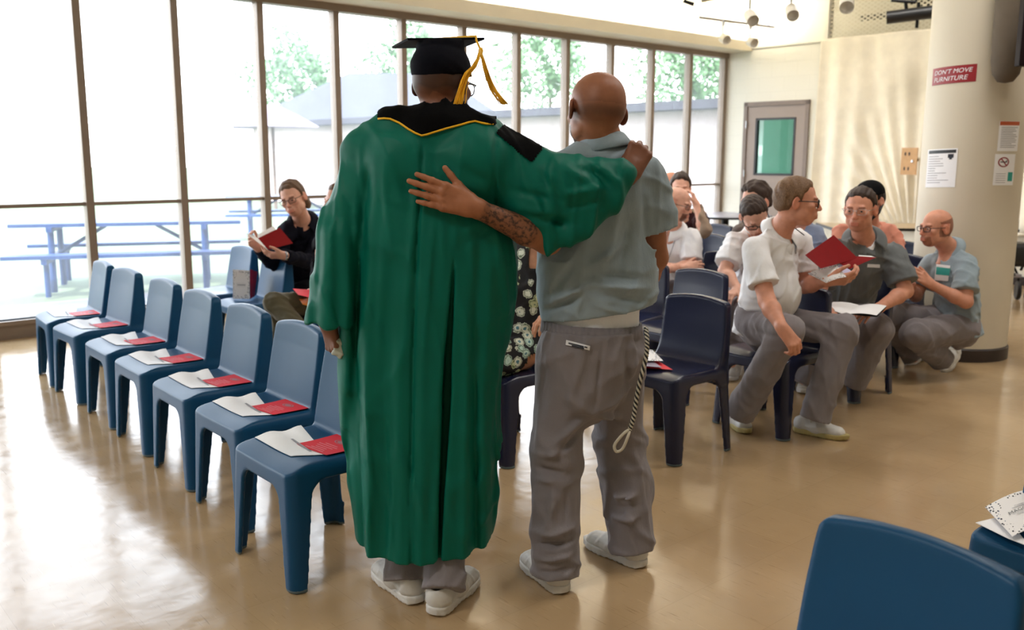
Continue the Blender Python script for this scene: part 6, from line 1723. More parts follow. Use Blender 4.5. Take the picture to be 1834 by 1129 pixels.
o, c = panelthing('red_folder', c, [M['dred']], '', ''); tag(o, 'open red folder in the hands of the person in dark jacket', 'folder')
panel('page', [at(480, 448, 6.45), c[3] + A3(0, 0.002, 0), at(453, 421, 6.40), at(442, 419, 6.36)], [M['paper']], o, c[0])
panel('page', [at(462, 427, 6.49), at(494, 411, 6.66), at(489, 405, 6.68), at(461, 421, 6.52)], [M['paper']], o, c[0])

# --- olive trousers: legs crossed, the rest behind the gown
J = sit(chL3)
J.update(pel=A3(-1.22, 6.06, 0.54), hipL=A3(-1.2, 5.99, 0.53), hipR=A3(-1.28, 6.12, 0.53), knL=at(497, 548, 5.78), knR=at(500, 560, 5.95), anL=at(545, 600, 5.60), anR=at(502, 660, 5.98), nb=at(604, 398, 6.1), shL=at(640, 415, 6.05), shR=at(586, 412, 6.2), elL=at(640, 470, 5.95), elR=at(590, 470, 6.1), wrL=at(590, 520, 5.85), wrR=at(575, 515, 5.95), hc=at(608, 362, 6.05))
J['knL'] = at(492, 543, 5.78)
P5 = Person('person in olive trousers with crossed legs, body hidden behind the green gown', A3(-1.2, 6.0, 0), J, S_FAIR, 1.0)
P5.body(hands=HANDLAP, hh=0.005, ha=0.006, tint=stubble(0)); P5.hair('short', 0.012, H_BROWN); P5.shirt(C_BLACK, 151, ww=0.155, cw=0.165, h=0.011); P5.trousers(C_OLIVE, 152, (0.088, 0.070, 0.055), 0.155, h=0.008, amp=0.004, top=0.02)
P5.shoe(A3(*gnd(505, 668)[:2], 0), A3(*gnd(478, 690)[:2], 0), 'dark')
c = [at(534, 528, 5.72), at(562, 535, 5.70), at(566, 520, 5.88), at(524, 517, 5.86)]
o, c = panelthing('red_folder', c, [M['red']], '', ''); tag(o, 'red folder on the lap above the olive trousers', 'folder')
c = [at(542, 541, 5.70), at(566, 548, 5.68), at(570, 530, 5.84), at(534, 529, 5.84)]
c = [q - A3(0, 0, 0.015) for q in c]
o, c = panelthing('orange_folder', c, [m_plain('orange_card', rgb(226, 140, 40), 0.5)], '', ''); tag(o, 'orange card under the red folder on the olive lap', 'card')

# --- woman in the floral dress between the two standing men
J = sit(chW)
J.update(nb=at(955, 400, 4.66), hc=at(953, 352, 4.60), shL=at(985, 428, 4.54), shR=at(912, 424, 4.8), elL=at(984, 505, 4.46), wrL=at(1000, 560, 4.3), elR=at(905, 500, 4.7), wrR=at(895, 550, 4.4), pel=A3(0.0, 4.62, 0.54))
def m_floral():
    n = N('floral_print'); v = n.coord()
    vo = n.n('ShaderNodeTexVoronoi'); vo.inputs['Scale'].default_value = 17; n.l(v, vo.inputs['Vector'])
    d = vo.outputs['Distance']
    nz = n.noise(v, 60, 3, 0.6); dd = n.math('ADD', d, n.math('MULTIPLY', nz, 0.42))
    ring = n.ramp(dd, [(0.0, rgb(206, 206, 170)), (0.20, rgb(84, 130, 142)), (0.36, rgb(222, 226, 210)), (0.54, rgb(104, 120, 96)), (0.60, rgb(204, 208, 190)), (0.67, rgb(20, 18, 22))], 'CONSTANT')
    hue = n.ramp(vo.outputs['Color'], [(0.0, (1, 1, 1, 1)), (0.45, (0.82, 0.86, 0.62, 1)), (0.7, (0.75, 0.95, 1, 1))], 'CONSTANT')
    n.bsdf(n.mix(1.0, ring, hue, 'MULTIPLY'), 0.8); return n.m
P15 = Person('person in floral dress seated behind, seen between the gown and the grey shirt', A3(0.0, 4.58, 0), J, S_WOMAN, 0.95)
P15.body(hands=HANDLAP, hh=0.005, ha=0.005, tint=stubble(0), arm=0.85); P15.hair('long', 0.020, H_BROWN)
FLO = m_floral()
def ex_w(q):
    for sd in 'LR': a, b_ = P15.J['hip' + sd], P15.J['kn' + sd]; q.rc(a, a + (b_ - a) * 0.40, 0.105, 0.095, 0.05)
P15.shirt(FLO, 161, hem=0.0, ww=0.16, cw=0.16, h=0.007, slv=0.12, name='dress', extra=ex_w, amp=0.004)
q = SDF()
for sd in 'LR':
    a, b_, c_ = J['hip' + sd], J['kn' + sd], J['an' + sd]; q.rc(a, b_, 0.082, 0.060, 0.03); q.rc(b_, b_ + (c_ - b_) * 0.35, 0.058, 0.056, 0.02); q.rc(b_ + (c_ - b_) * 0.35, c_, 0.056, 0.036, 0.02)
Vq, Qq = q.mesh(0.007); lg = P15.put('bare_legs', Vq, Qq, S_WOMAN); vattr(lg, 'tint', np.ones((len(Vq), 3)))
q = SDF(); flat(q, J['shL'] + (J['elL'] - J['shL']) * 0.55, J['elL'] + (J['wrL'] - J['elL']) * 0.35, 0.055, 0.055, 0.02); finish(q); Vq, Qq = q.mesh(0.006); P15.put('cream_wrap', Vq, Qq, C_WHITE)
for sd in 'LR': P15.shoe(A3(*J['an' + sd][:2], 0) - F2 * 0.06, A3(*J['an' + sd][:2], 0) + F2 * 0.18, 'dark', scale=0.85)
def tube_between(mb, a, b, r): mb.tube([a, b], r, 10)
# drape on the right of the column
d0 = at(1838, 60, 9.9); d1 = at(1806, 416, 9.9)
def pf2(u, v):
    base = d0 * (1 - v) + d1 * v
    q = base + We * (u * 1.7) + Wd * 0.045 * sin(u * 38 + 0.4)
    return q
drape('muslin_drape', pf2, 90, 20, M['muslin'], 'cream drape right of the column at the picture edge')

# round table at the back
tb = A3(2.85, 12.35, 0)
t = place(empty('round_table', tb), tb); tag(t, 'round grey table by the window corner at the back', 'table')
m_ = MB(); m_.lathe([(0.60, 0.70), (0.60, 0.725), (0.585, 0.73)], (0, 0, 0), 40); m_.build('tabletop', M['tabletop'], t, ang=40, smooth=True)
m_ = MB(); m_.lathe([(0.606, 0.698), (0.606, 0.724)], (0, 0, 0), 40); m_.build('edge_band', M['black'], t)
m_ = MB(); m_.lathe([(0.05, 0.03), (0.05, 0.70)], (0, 0, 0), 16); m_.build('pedestal', M['blackmetal'], t, smooth=True, ang=40)
for k in range(4):
    m_ = MB(); a = k * pi / 2; m_.tube([(0.04 * cos(a), 0.04 * sin(a), 0.05), (0.36 * cos(a), 0.36 * sin(a), 0.02)], 0.02); m_.build('foot', M['blackmetal'], t)
# long tables behind the audience
def long_table(c, yaw, L, W, label, z=0.735, top='tantop'):
    t = empty('folding_table', (c[0], c[1], 0), yaw); tag(t, label, 'table', 'long tables along the back')
    m_ = MB(); m_.box((-L / 2, -W / 2, z - 0.022), (L / 2, W / 2, z), bevel=0.004); m_.build('tabletop', M[top], t)
    m_ = MB()
    for (a, b, c_, d) in ((-L / 2 - 0.004, L / 2 + 0.004, -W / 2 - 0.006, -W / 2), (-L / 2 - 0.004, L / 2 + 0.004, W / 2, W / 2 + 0.006), (-L / 2 - 0.006, -L / 2, -W / 2, W / 2), (L / 2, L / 2 + 0.006, -W / 2, W / 2)): m_.box((a, c_, z - 0.032), (b, d, z - 0.001))
    m_.build('edge_band', M['black'], t)
    for sx in (-1, 1):
        for sy in (-1, 1):
            m_ = MB(); m_.tube([(sx * (L / 2 - 0.16), sy * (W / 2 - 0.1), 0), (sx * (L / 2 - 0.2), sy * (W / 2 - 0.12), z - 0.02)], 0.014); m_.build('leg', M['blackmetal'], t)
    return t
long_table((4.30, 10.35), -0.10, 1.55, 0.8, 'long tan table with black edge left of the column')
long_table((5.85, 9.72), -0.84, 0.9, 0.5, 'long tan table with black edge right of the column')

# notices on the column: a curved sheet that follows its face
def oncol(px, py, r=0.351):
    d = ray(px, py); ox, oy = -CC[0], -CC[1]
    a = d[0] ** 2 + d[1] ** 2; b = 2 * (ox * d[0] + oy * d[1]); c = ox ** 2 + oy ** 2 - r * r
    disc = b * b - 4 * a * c
    t = (-b - math.sqrt(max(disc, 0))) / (2 * a); P = A3(0, 0, CAMH) + d * t
    return math.atan2(P[1] - CC[1], P[0] - CC[0]), P[2]
def colmap(th0, th1, z0, z1, tilt=0.0):
    def f(u, v, lift=0.0):
        th = th0 + (th1 - th0) * u; r = 0.3525 + lift
        return A3(CC[0] + r * cos(th), CC[1] + r * sin(th), z0 + (z1 - z0) * v + tilt * (u - 0.5))
    return f
def notice(name, f, mat, label, cat, n=14):
    V = []; F = []
    for j in range(3):
        for i in range(n + 1): V.append(f(i / n, j / 2))
    for j in range(3):
        for i in range(n + 1): V.append(f(i / n, j / 2, -0.0012))
    q = 3 * (n + 1)
    for j in range(2):
        for i in range(n):
            a = j * (n + 1) + i; F.append((a, a + 1, a + n + 2, a + n + 1)); F.append((q + a, q + a + n + 1, q + a + n + 2, q + a + 1))
    org = f(0.5, 0.5); o = place(obj(name, V, F, mat, None, org), org); tag(o, label, cat); o['hang'] = 1
    return o, org
def inkbars(f, rects, mat, parent, org, name='lettering', lift=0.001):
    m_ = MB()
    for (u0, u1, v0, v1) in rects:
        k = max(1, int(abs(u1 - u0) * 12))
        for i in range(k):
            a, b = u0 + (u1 - u0) * i / k, u0 + (u1 - u0) * (i + 1) / k
            m_.quad(f(a, v0, lift), f(b, v0, lift), f(b, v1, lift), f(a, v1, lift))
    return m_.build(name, mat, parent, org)
def colrect(x0, y0, x1, y1, tiltpx=0):
    a0, zt = oncol(x0, (y0 + y1) / 2); a1, _ = oncol(x1, (y0 + y1) / 2)
    xm = (x0 + x1) / 2
    _, z1 = oncol(xm, y0); _, z0 = oncol(xm, y1)
    return a0, a1, z0, z1
f = colmap(*colrect(1671, 118, 1749, 149), tilt=0.012)
o, org = notice('warning_sign', f, M['signred'], "red engraved DON'T MOVE FURNITURE sign on the column", 'sign')
lettering('lettering', "DON'T MOVE", lambda u, v: f(u, v, 0.001), 0.09, 0.92, 0.58, 0.84, M['paper'], o, org, 0.025)
lettering('lettering', "FURNITURE", lambda u, v: f(u, v, 0.001), 0.09, 0.84, 0.16, 0.42, M['paper'], o, org, 0.025)
f = colmap(*colrect(1660, 267, 1713, 336), tilt=0.01)
o, org = notice('notice_sheet', f, M['paper'], 'white notice sheet with black heading band on the column', 'notice')
inkbars(f, [(0.06, 0.96, 0.885, 0.97)], M['black'], o, org, 'heading_band')
rr = random.Random(3)
inkbars(f, [(0.08, rr.uniform(0.35, 0.8), 0.80 - k * 0.062, 0.815 - k * 0.062) for k in range(12)], M['greyink'], o, org)
inkbars(f, [(0.74, 0.90, 0.76, 0.86), (0.78, 0.86, 0.72, 0.76)], M['ink'], o, org, 'badge_print')
f = colmap(*colrect(1788, 217, 1824, 271), tilt=0.0)
o, org = notice('notice_sheet', f, M['paper'], 'white notice sheet with orange heading on the right of the column', 'notice')
inkbars(f, [(0.02, 0.98, 0.86, 0.99)], M['orange'], o, org, 'heading_band')
inkbars(f, [(0.10, rr.uniform(0.6, 0.95), 0.78 - k * 0.06, 0.80 - k * 0.06) for k in range(12)], M['greyink'], o, org)
f = colmap(*colrect(1780, 276, 1816, 332), tilt=0.0)
o, org = notice('no_smoking_notice', f, M['paper'], 'white no-smoking notice with red prohibition circle on the column', 'notice')
m_ = MB(); pts = []
asp = 0.62
for rad in (0.26, 0.20): pts.append([f(0.40 + rad * cos(t), 0.74 + rad * asp * sin(t), 0.001) for t in np.linspace(0, 2 * pi, 28, endpoint=False)])
m_.add(pts[0] + pts[1], [(q, (q + 1) % 28, 28 + (q + 1) % 28, 28 + q) for q in range(28)])
m_.quad(f(0.24, 0.85, 0.0012), f(0.29, 0.87, 0.0012), f(0.57, 0.64, 0.0012), f(0.52, 0.62, 0.0012))
m_.build('prohibition_ring', M['signred'], o, org)
inkbars(f, [(0.24, 0.56, 0.73, 0.76), (0.50, 0.56, 0.76, 0.80)], M['ink'], o, org, 'cigarette_print', 0.0008)
inkbars(f, [(0.66, 0.92, 0.13, 0.42)], M['teal'], o, org, 'picture_print')
inkbars(f, [(0.10, 0.55, 0.36 - k * 0.07, 0.375 - k * 0.07) for k in range(5)], M['greyink'], o, org)

# outlet plate hanging on the drape
c0 = at(1629, 289, 11.55)
pl = place(empty('outlet_plate', c0), c0); tag(pl, 'tan wooden outlet plate on the drape beside the column', 'plate')
pr = lambda x, y, k: c0 + Wd * (-k) + We * x + A3(0, 0, y)
def platebox(x0, x1, y0, y1, k0, k1, name, mat):
    m_ = MB(); M4 = Matrix(((We[0], -Wd[0], 0, c0[0]), (We[1], -Wd[1], 0, c0[1]), (0, 0, 1, c0[2]), (0, 0, 0, 1)))
    m_.box((x0, k0, y0), (x1, k1, y1), M4, bevel=0.003); m_.build(name, mat, pl, c0)
platebox(-0.10, 0.10, -0.165, 0.165, 0.0, 0.02, 'plate', M['plate'])
for (x, y) in ((-0.05, 0.09), (0.0, 0.09), (-0.05, -0.09), (0.0, -0.09)): platebox(x - 0.008, x + 0.008, y - 0.02, y + 0.02, 0.02, 0.023, 'slot', M['ink'])
platebox(0.03, 0.055, -0.015, 0.015, 0.02, 0.03, 'screw', M['steel'])
m_ = MB(); m_.tube([c0 + A3(0, 0, 0.02) + Wd * 0.0, c0 + Wd * 0.30 + A3(0, 0, 0.02)], 0.02); m_.build('bracket', M['blackmetal'], pl, c0)

# rollator parked beyond the column
w0 = gnd(1812, 552); w0[1] += 0.25
wk = place(empty('rollator', w0), w0); tag(wk, 'folded black rollator with wheels parked behind the column', 'walker')
def wl(name, pts, r, mat='blackmetal', flat=1.0): m_ = MB(); m_.tube([A3(*p) for p in pts], r, 10, flat=flat); return m_.build(name, M[mat], wk, smooth=True, ang=50)
for x, y in ((-0.04, -0.22), (0.30, -0.12), (0.02, 0.28), (0.36, 0.32)):
    m_ = MB(); Mw = Matrix.Translation((x, y, 0.10)) @ Matrix.Rotation(pi / 2, 4, 'Y') @ Matrix.Rotation(0.3, 4, 'X')
    m_.lathe([(0.07, -0.016), (0.092, -0.020), (0.10, -0.008), (0.10, 0.008), (0.092, 0.020), (0.07, 0.016)], (0, 0, 0), 28, 0, Mw)
    wh = m_.build('wheel', M['black'], wk, smooth=True, ang=50)
    m_ = MB(); m_.lathe([(0.0, 0.012), (0.025, 0.016), (0.07, 0.010), (0.07, -0.010), (0.025, -0.016), (0.0, -0.012)], (0, 0, 0), 28, 0, Mw); m_.build('hub', M['steel'], wh, smooth=True, ang=50)
    wl('fork', [(x, y, 0.10), (x, y + 0.01, 0.24), (x + (0.05 if x < 0.2 else -0.05), y + 0.02, 0.34)], 0.012)
wl('frame', [(0.02, -0.20, 0.32), (0.0, -0.05, 0.52), (0.02, 0.05, 0.95), (0.02, 0.04, 1.0)], 0.014)
wl('frame', [(0.32, -0.12, 0.32), (0.34, 0.0, 0.52), (0.36, 0.06, 0.95)], 0.014)
wl('frame', [(0.06, 0.28, 0.32), (0.02, 0.02, 0.66)], 0.014); wl('frame', [(0.36, 0.30, 0.32), (0.34, 0.05, 0.66)], 0.014)
wl('handle', [(0.02, 0.05, 0.99), (0.03, -0.02, 1.02), (-0.03, -0.13, 1.0), (-0.03, -0.15, 0.96)], 0.022, 'black')
wl('handle', [(0.36, 0.06, 0.95), (0.37, 0.0, 1.0), (0.37, -0.12, 0.99)], 0.02, 'black')
m_ = MB(); m_.box((-0.10, -0.06, 0.74), (0.10, 0.05, 0.88), bevel=0.02); m_.build('brake_pouch', M['black'], wk)
m_ = MB(); m_.box((-0.08, -0.16, 0.40), (0.26, 0.14, 0.64), bevel=0.06); m_.build('seat_bag', M['black'], wk, smooth=True)
m_ = MB(); m_.box((-0.09, -0.20, 0.30), (0.10, 0.05, 0.335), bevel=0.01); m_.build('tray', M['tabletop'], wk)

# dark casing and added rounded body standing for column shade at the upper right
tvc = at(1850, 70, 6.15)
tv = place(empty('wall_television', tvc), tvc); tag(tv, 'dark television casing at the upper right picture edge', 'television')
RT = Matrix.Rotation(-0.2, 4, 'Z')
m_ = MB(); m_.box((-0.085, -0.05, -0.17), (0.75, 0.05, 0.30), RT, bevel=0.015); m_.build('casing', m_plain('maroon_black_plastic', rgb(22, 9, 13), 0.6, spec=0.15), tv)
m_ = MB(); m_.tube([(0.4, 0.06, 0.1), (0.4, 0.06, ZC - tvc[2])], 0.03); m_.build('mount_pole', M['blackmetal'], tv)
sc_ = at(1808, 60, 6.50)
sp_ = place(empty('column_shade_body', sc_), sc_); tag(sp_, 'added taupe rounded body standing for shade beside the column top', 'shade body')
m_ = MB(); m_.lathe([(0.0, -0.33), (0.05, -0.32), (0.085, -0.27), (0.10, -0.18), (0.105, 0.0), (0.105, 0.40), (0.09, 0.43), (0.0, 0.43)], (0, 0, 0), 40); m_.build('shade_shell', m_plain('taupe_shade_colour', rgb(96, 84, 70), 0.8), sp_, smooth=True, ang=50)
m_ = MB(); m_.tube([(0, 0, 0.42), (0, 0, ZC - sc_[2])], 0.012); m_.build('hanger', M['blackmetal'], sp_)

# spotlights on tracks
def spot_head(px, py, Y, dpx, dpy, L=0.24, r=0.062, label=''):
    c = at(px, py, Y); d = unit(at(px + dpx, py + dpy, Y - 0.15) - c)
    s_ = place(empty('track_spotlight', c), c); tag(s_, label, 'spotlight', 'white track spotlights')
    R_ = Vector(d.tolist()).to_track_quat('Z', 'Y').to_matrix().to_4x4()
    m_ = MB(); m_.lathe([(r * 0.5, -L / 2), (r * 0.9, -L / 2 + 0.02), (r, -L / 2 + 0.06), (r, L / 2), (r * 0.9, L / 2), (r * 0.86, L / 2 - 0.04), (0.0, L / 2 - 0.06)], (0, 0, 0), 28, 0, R_)
    m_.build('lamp_housing', M['lampwhite'], s_, smooth=True, ang=40)
    m_ = MB(); m_.tube([A3(0, 0, 0) - d * L * 0.3, A3(0, 0, 0.16) - d * L * 0.3, ], 0.010); m_.tube([A3(0, 0, 0.14) - d * L * 0.3, A3(0, 0, 0.20) - d * L * 0.3], 0.022)
    m_.build('stem', M['steel'], s_)
    return c - d * L * 0.3 + A3(0, 0, 0.20)
tops = [spot_head(1345, 31, 8.6, 9, 14, 0.17, 0.055, label='white track spotlight, the nearer of the pair left of the loft'),
        spot_head(1418, 21, 8.6, 5, 16, 0.17, 0.055, label='white track spotlight hanging in front of the pale upper wall corner'),
        spot_head(1517, 4, 8.2, -1, 20, 0.19, 0.060, label='white track spotlight in front of the loft grille'),
        spot_head(1297, 69, 11.6, 14, 8, 0.13, 0.058, label='distant white track spotlight at the left end of the far track'),
        spot_head(1346, 75, 11.6, 14, 6, 0.13, 0.058, label='distant white track spotlight at the right end of the far track')]
def track(a, b, label):
    tr = place(empty('lighting_track', a), a); tag(tr, label, 'lighting track', 'lighting tracks')
    m_ = MB(); m_.tube([a, b], 0.016, 8); m_.build('rail', M['steel'], tr, a)
    for q in (0.08, 0.92):
        p = a + (b - a) * q; m_ = MB(); m_.tube([p, A3(p[0], p[1], ZC)], 0.006); m_.build('hanger', M['steel'], tr, a)
def track_through(t0, t1, ext, label):
    d = unit(t1 - t0); track(t0 - d * ext, t1 + d * ext, label)
track_through(tops[3], tops[4], 0.30, 'far lighting track with two spotlights')
track_through(tops[0], tops[2], 0.45, 'near lighting track with three spotlights')
c = at(1232, 0, 8.0); m_ = MB(); m_.tube([c + A3(0.10, 0, 0.06), c + A3(0.0, 0, 0.03), c + A3(-0.03, 0, -0.01), c + A3(0.05, 0, -0.035)], 0.016); o = place(m_.build('ceiling_hook', M['blackmetal'], None, c, smooth=True), c)
tag(o, 'dark curved hook hanging at the top edge of the picture', 'hook')
# projector under the loft grille
pc = at(1628, 26, 11.2)
pj_ = place(empty('stage_light_bar', pc), pc); tag(pj_, 'black stage light bar hanging before the loft grille', 'light bar')
m_ = MB(); m_.tube([A3(-0.24, 0.05, -0.03), A3(0.35, -0.2, 0.02)], 0.075, 16); m_.build('lamp_housing', M['black'], pj_, smooth=True, ang=40)
m_ = MB(); m_.tube([A3(-0.22, 0.0, 0.16), A3(0.05, -0.05, 0.13)], 0.02); m_.tube([A3(-0.05, 0, 0.14), A3(-0.03, 0, 0)], 0.02); m_.tube([A3(0.08, -0.05, 0.13), A3(0.08, -0.05, -0.16)], 0.02); m_.build('yoke', M['blackmetal'], pj_)
m_ = MB(); m_.tube([A3(0.05, -0.05, 0.13), A3(0.05, -0.05, ZC - pc[2])], 0.014); m_.build('hanger', M['blackmetal'], pj_)

# ------------------------------------------------------------------ outdoors
OZ = -0.06
mb = MB(); mb.box((-90, -30, OZ - 0.3), (90, 120, OZ - 0.02)); 
# keep the lawn out of the room
o = mb.build('ground_lawn', m_grass()); tag(o, kind='structure')
mb = MB(); wbox(mb, TL - 6, T1 + 6, -2.2, -0.07, OZ - 0.02, OZ); tag(mb.build('ground_paving', m_plain('pale_concrete', rgb(118, 116, 120), 0.85, 0, 0.06, 5)), kind='structure')
def picnic(c, yaw, label, L=2.35):
    t = empty('picnic_table', (c[0], c[1], OZ), yaw); tag(t, label, 'picnic table', 'blue picnic tables outside')
    def prt(name, f): m_ = MB(); f(m_); m_.build(name, M['bluepaint'], t)
    prt('tabletop', lambda m: [m.box((-L / 2, -0.37 + k * 0.15, 0.745), (L / 2, -0.235 + k * 0.15, 0.785)) for k in range(5)])
    for sy in (-1, 1): prt('bench', lambda m: [m.box((-L / 2, sy * 0.72 - 0.13 + k * 0.135, 0.43), (L / 2, sy * 0.72 - 0.01 + k * 0.135, 0.47)) for k in range(2)])
    for sx in (-1, 1):
        x = sx * (L / 2 - 0.42)
        for sy in (-1, 1):
            prt('leg', lambda m: m.tube([(x, sy * 0.30, 0.74), (x, sy * 0.34, 0.0)], 0.036, 8))
            prt('leg', lambda m: m.tube([(x, sy * 0.72, 0.43), (x, sy * 0.72, 0.0)], 0.03, 8))
        prt('cross_rail', lambda m: m.box((x - 0.03, -0.84, 0.37), (x + 0.03, 0.84, 0.43)))
        prt('cross_rail', lambda m: m.box((x - 0.03, -0.40, 0.69), (x + 0.03, 0.40, 0.745)))
        prt('brace', lambda m: m.tube([(x, 0, 0.40), (x - sx * 0.55, 0, 0.73)], 0.022, 8))
    return t
picnic((-4.55, 11.0), 0.30, 'blue picnic table on the paving just outside the left windows', 2.5)
picnic((-4.3, 18.0), 0.25, 'far pale blue picnic table on the lawn, seen past the seated man', 2.4)
# low building across the yard with a dark hipped roof
bc = A3(-9, 46, OZ)
b_ = place(empty('low_building', bc), bc); tag(b_, 'low pale building with dark roof across the yard', 'building')
m_ = MB(); m_.box((-3, 0, 0), (8, 12, 3.1)); m_.build('wall', M['brickpale'], b_)
m_ = MB(); m_.add([(-4, -1.2, 3.1), (9, -1.2, 3.1), (9, 13, 3.1), (-4, 13, 3.1), (0, 6, 6.0), (5, 6, 6.0)], [(0, 1, 5, 4), (1, 2, 5), (2, 3, 4, 5), (3, 0, 4), (0, 3, 2, 1)]); m_.build('roof', M['roof'], b_)
# wing that runs out from the far corner, with its grey eave
wc_ = WP(T1 + 3.4, -6, OZ)
wg = place(empty('side_wing', wc_), wc_); tag(wg, 'pale brick wing with a wide eave beyond the far windows', 'building')
m_ = MB()
M5 = Matrix(((Wd[0], We[0], 0, 0), (Wd[1], We[1], 0, 0), (0, 0, 1, 0), (0, 0, 0, 1)))
m_.box((0, -16, 0), (5, 5.8, 2.45), M5); m_.build('wall', M['brickpale'], wg)
m_ = MB(); m_.box((-0.5, -16.5, 2.45), (5.5, 5.8, 2.62), M5); m_.build('roof', M['roof'], wg)
# overhang above the windows
mb = MB(); wbox(mb, T0 + 5 * TS, T1 + 2, -1.3, -0.1, 3.25, 3.45); tag(mb.build('trim_5', m_plain('grey_soffit', rgb(150, 150, 152), 0.7)), kind='structure')
# shade umbrella far on the lawn
uc = A3(-6.9, 27.0, OZ)
um = place(empty('garden_umbrella', uc), uc); tag(um, 'lilac garden umbrella on its pole far across the lawn', 'umbrella')
m_ = MB(); m_.lathe([(1.35, 2.35), (0.7, 2.7), (0.05, 3.0), (0.0, 3.02)], (0, 0, 0), 8); m_.build('canopy', M['umb'], um)
m_ = MB(); m_.tube([(0, 0, 0), (0, 0, 2.9)], 0.05); m_.build('pole', M['bark'], um)
def tree(c, h, r, seed, label):
    t = place(empty('leafy_tree', c), c); tag(t, label, 'tree', 'trees across the yard')
    rs = np.random.RandomState(seed)
    m_ = MB(); m_.tube([(0, 0, 0), (0.1, 0, h * 0.3), (0, 0.1, h * 0.62)], [0.2, 0.16, 0.08]); m_.build('trunk', M['bark'], t)
    V = []; F = []
    for _ in range(3200):
        d = unit(rs.randn(3)); q = A3(0, 0, h * 0.66) + d * A3(r, r, h * 0.36) * rs.uniform(0.45, 1.0) * (0.8 + 0.25 * sin(5 * d[0] + 3 * d[2]))
        a = unit(rs.randn(3)); b = unit(np.cross(a, rs.randn(3))); s_ = rs.uniform(0.12, 0.26); i = len(V)
        V += [q - a * s_, q + b * s_ * 0.6, q + a * s_, q - b * s_ * 0.6]; F.append((i, i + 1, i + 2, i + 3))
    obj('foliage', V, F, M['leaf'], t, smooth=False)
for i, (x, y, h, r, s) in enumerate(((-15, 66, 10.5, 4.0, 1), (-6.5, 64, 11.5, 4.2, 2), (2.5, 64, 12, 4.2, 3), (11.5, 62, 11.0, 4.2, 4), (20.5, 60, 11.5, 4.2, 5), (30.0, 60, 12, 4.2, 6))):
    tree(A3(x, y, OZ), h, r, s, ['leafy tree at the left behind the low building', 'leafy tree behind the low building roof', 'leafy tree seen past the capped head', 'leafy tree seen between the two standing men', 'leafy tree seen right of the bald head', 'tall leafy tree behind the others'][i])

# ------------------------------------------------------------------ light
wd = bpy.data.worlds.new('world'); SC.world = wd; wd.use_nodes = True
nt = wd.node_tree; nt.nodes.clear()
wo = nt.nodes.new('ShaderNodeOutputWorld'); bg = nt.nodes.new('ShaderNodeBackground')
tc = nt.nodes.new('ShaderNodeTexCoord'); sx = nt.nodes.new('ShaderNodeSeparateXYZ'); rp = nt.nodes.new('ShaderNodeValToRGB')
nt.links.new(tc.outputs['Generated'], sx.inputs[0]); nt.links.new(sx.outputs[2], rp.inputs[0])
rp.color_ramp.elements[0].color = (1.0, 1.0, 1.0, 1); rp.color_ramp.elements[0].position = 0.0
rp.color_ramp.elements[1].color = (0.72, 0.85, 1.0, 1); rp.color_ramp.elements[1].position = 0.7
nt.links.new(rp.outputs[0], bg.inputs[0]); bg.inputs[1].default_value = WORLD_STRENGTH
nt.links.new(bg.outputs[0], wo.inputs[0])
def lamp(name, kind, loc, energy, color=(1, 1, 1), size=1.0, size_y=None, target=None, rot=None):
    l = bpy.data.lights.new(name, kind); l.energy = energy; l.color = color
    o = bpy.data.objects.new(name, l); COL.objects.link(o); o.location = Vector([float(q) for q in loc])
    if kind == 'AREA':
        l.size = size
        if size_y: l.shape = 'RECTANGLE'; l.size_y = size_y
    if kind == 'SUN': l.angle = radians(0.6)
    if target is not None: o.rotation_euler = (Vector([float(q) for q in target]) - o.location).to_track_quat('-Z', 'Y').to_euler()
    if rot is not None: o.rotation_euler = rot
    return o
sun = lamp('sun', 'SUN', (0, 0, 20), SUN_STRENGTH, (1, 0.97, 0.92)); sun.rotation_euler = Vector((0.18, 0.62, -0.76)).to_track_quat('-Z', 'Y').to_euler()
# sky portals at the glazing
for k in range(3):
    a = TL + 0.2 + (T1 - TL) * (k + 0.5) / 3
    p = lamp('window_portal', 'AREA', WP(a, -0.12, (ZS + ZH) / 2), 1.0, size=(T1 - TL) / 3, size_y=ZH - ZS, target=WP(a, 3, (ZS + ZH) / 2))
    p.data.cycles.is_portal = True
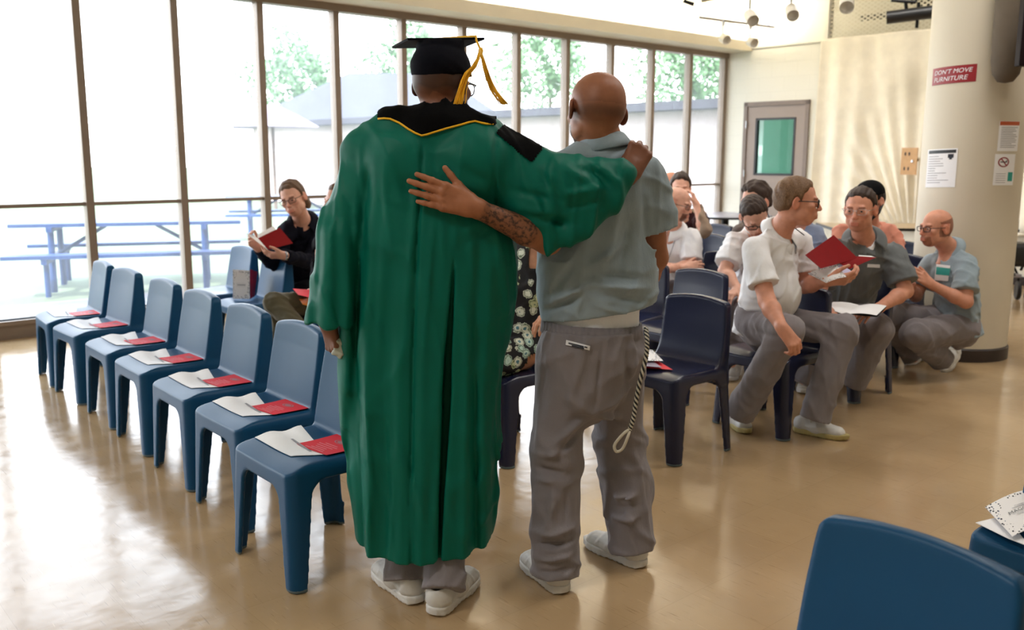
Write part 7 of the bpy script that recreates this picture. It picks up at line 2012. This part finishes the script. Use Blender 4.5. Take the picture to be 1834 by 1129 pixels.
# added key and fill panels out of view: frame plus its light
for i, (t, s, w_) in enumerate(LAMPS):
    p = WP(t, s, ZC - 0.05)
    fx = place(empty('added_fill_panel', p), p); tag(fx, 'added fill light panel ' + ['behind the camera on the left', 'above the aisle', 'above the window seats', 'by the far window corner', 'above the right-hand audience', 'before the muslin drape', 'beyond the column on the right'][i], 'fill light', 'added fill panels out of view')
    m_ = MB(); m_.box((-0.62, -0.32, 0.0), (0.62, 0.32, 0.05)); m_.build('frame', M['white'], fx)
    l = lamp('fill_lamp', 'AREA', p - A3(0, 0, 0.01), LAMP_W * w_, (1.0, 0.965, 0.92), 1.2, 0.6, target=p - A3(0, 0, 1))
    l.visible_camera = True
# cove strip behind the fascia lip, washing the upper wall
for i in range(3):
    t = T0 + 4.4 + i * 2.3
    p = WP(t, 0.36, 3.06)
    lamp('cove_lamp', 'AREA', p, COVE_W, (1.0, 0.95, 0.86), 2.2, 0.06, target=WP(t, 0.15, 3.9))
for i, t in enumerate((T1 - 0.7,)):
    lamp('wall_wash_lamp', 'AREA', WP(T1 - 0.45, 0.75, 3.35), COVE_W * 0.25, (1.0, 0.93, 0.8), 0.5, 0.06, target=WP(T1 + 0.3, 0.8, 4.0))

# ------------------------------------------------------------------ camera and view
cam = bpy.data.cameras.new('camera'); co = bpy.data.objects.new('camera', cam); COL.objects.link(co)
cam.sensor_fit = 'HORIZONTAL'; cam.sensor_width = 36.0; cam.lens = FPX / 1834.0 * 36.0
R3 = Matrix((CRX.tolist(), CUP.tolist(), (-_f).tolist())).transposed()
co.matrix_world = Matrix.Translation((0, 0, CAMH)) @ R3.to_4x4()
cam.clip_start = 0.05; cam.clip_end = 300
cam.dof.use_dof = True; cam.dof.focus_distance = 3.1; cam.dof.aperture_fstop = 3.5
SC.camera = co
SC.view_settings.view_transform = 'Standard'; SC.view_settings.look = 'None'; SC.view_settings.gamma = 1.0; SC.view_settings.exposure = EXPOSURE
SC.cycles.use_denoising = True
SC.cycles.max_bounces = 8; SC.cycles.transparent_max_bounces = 12
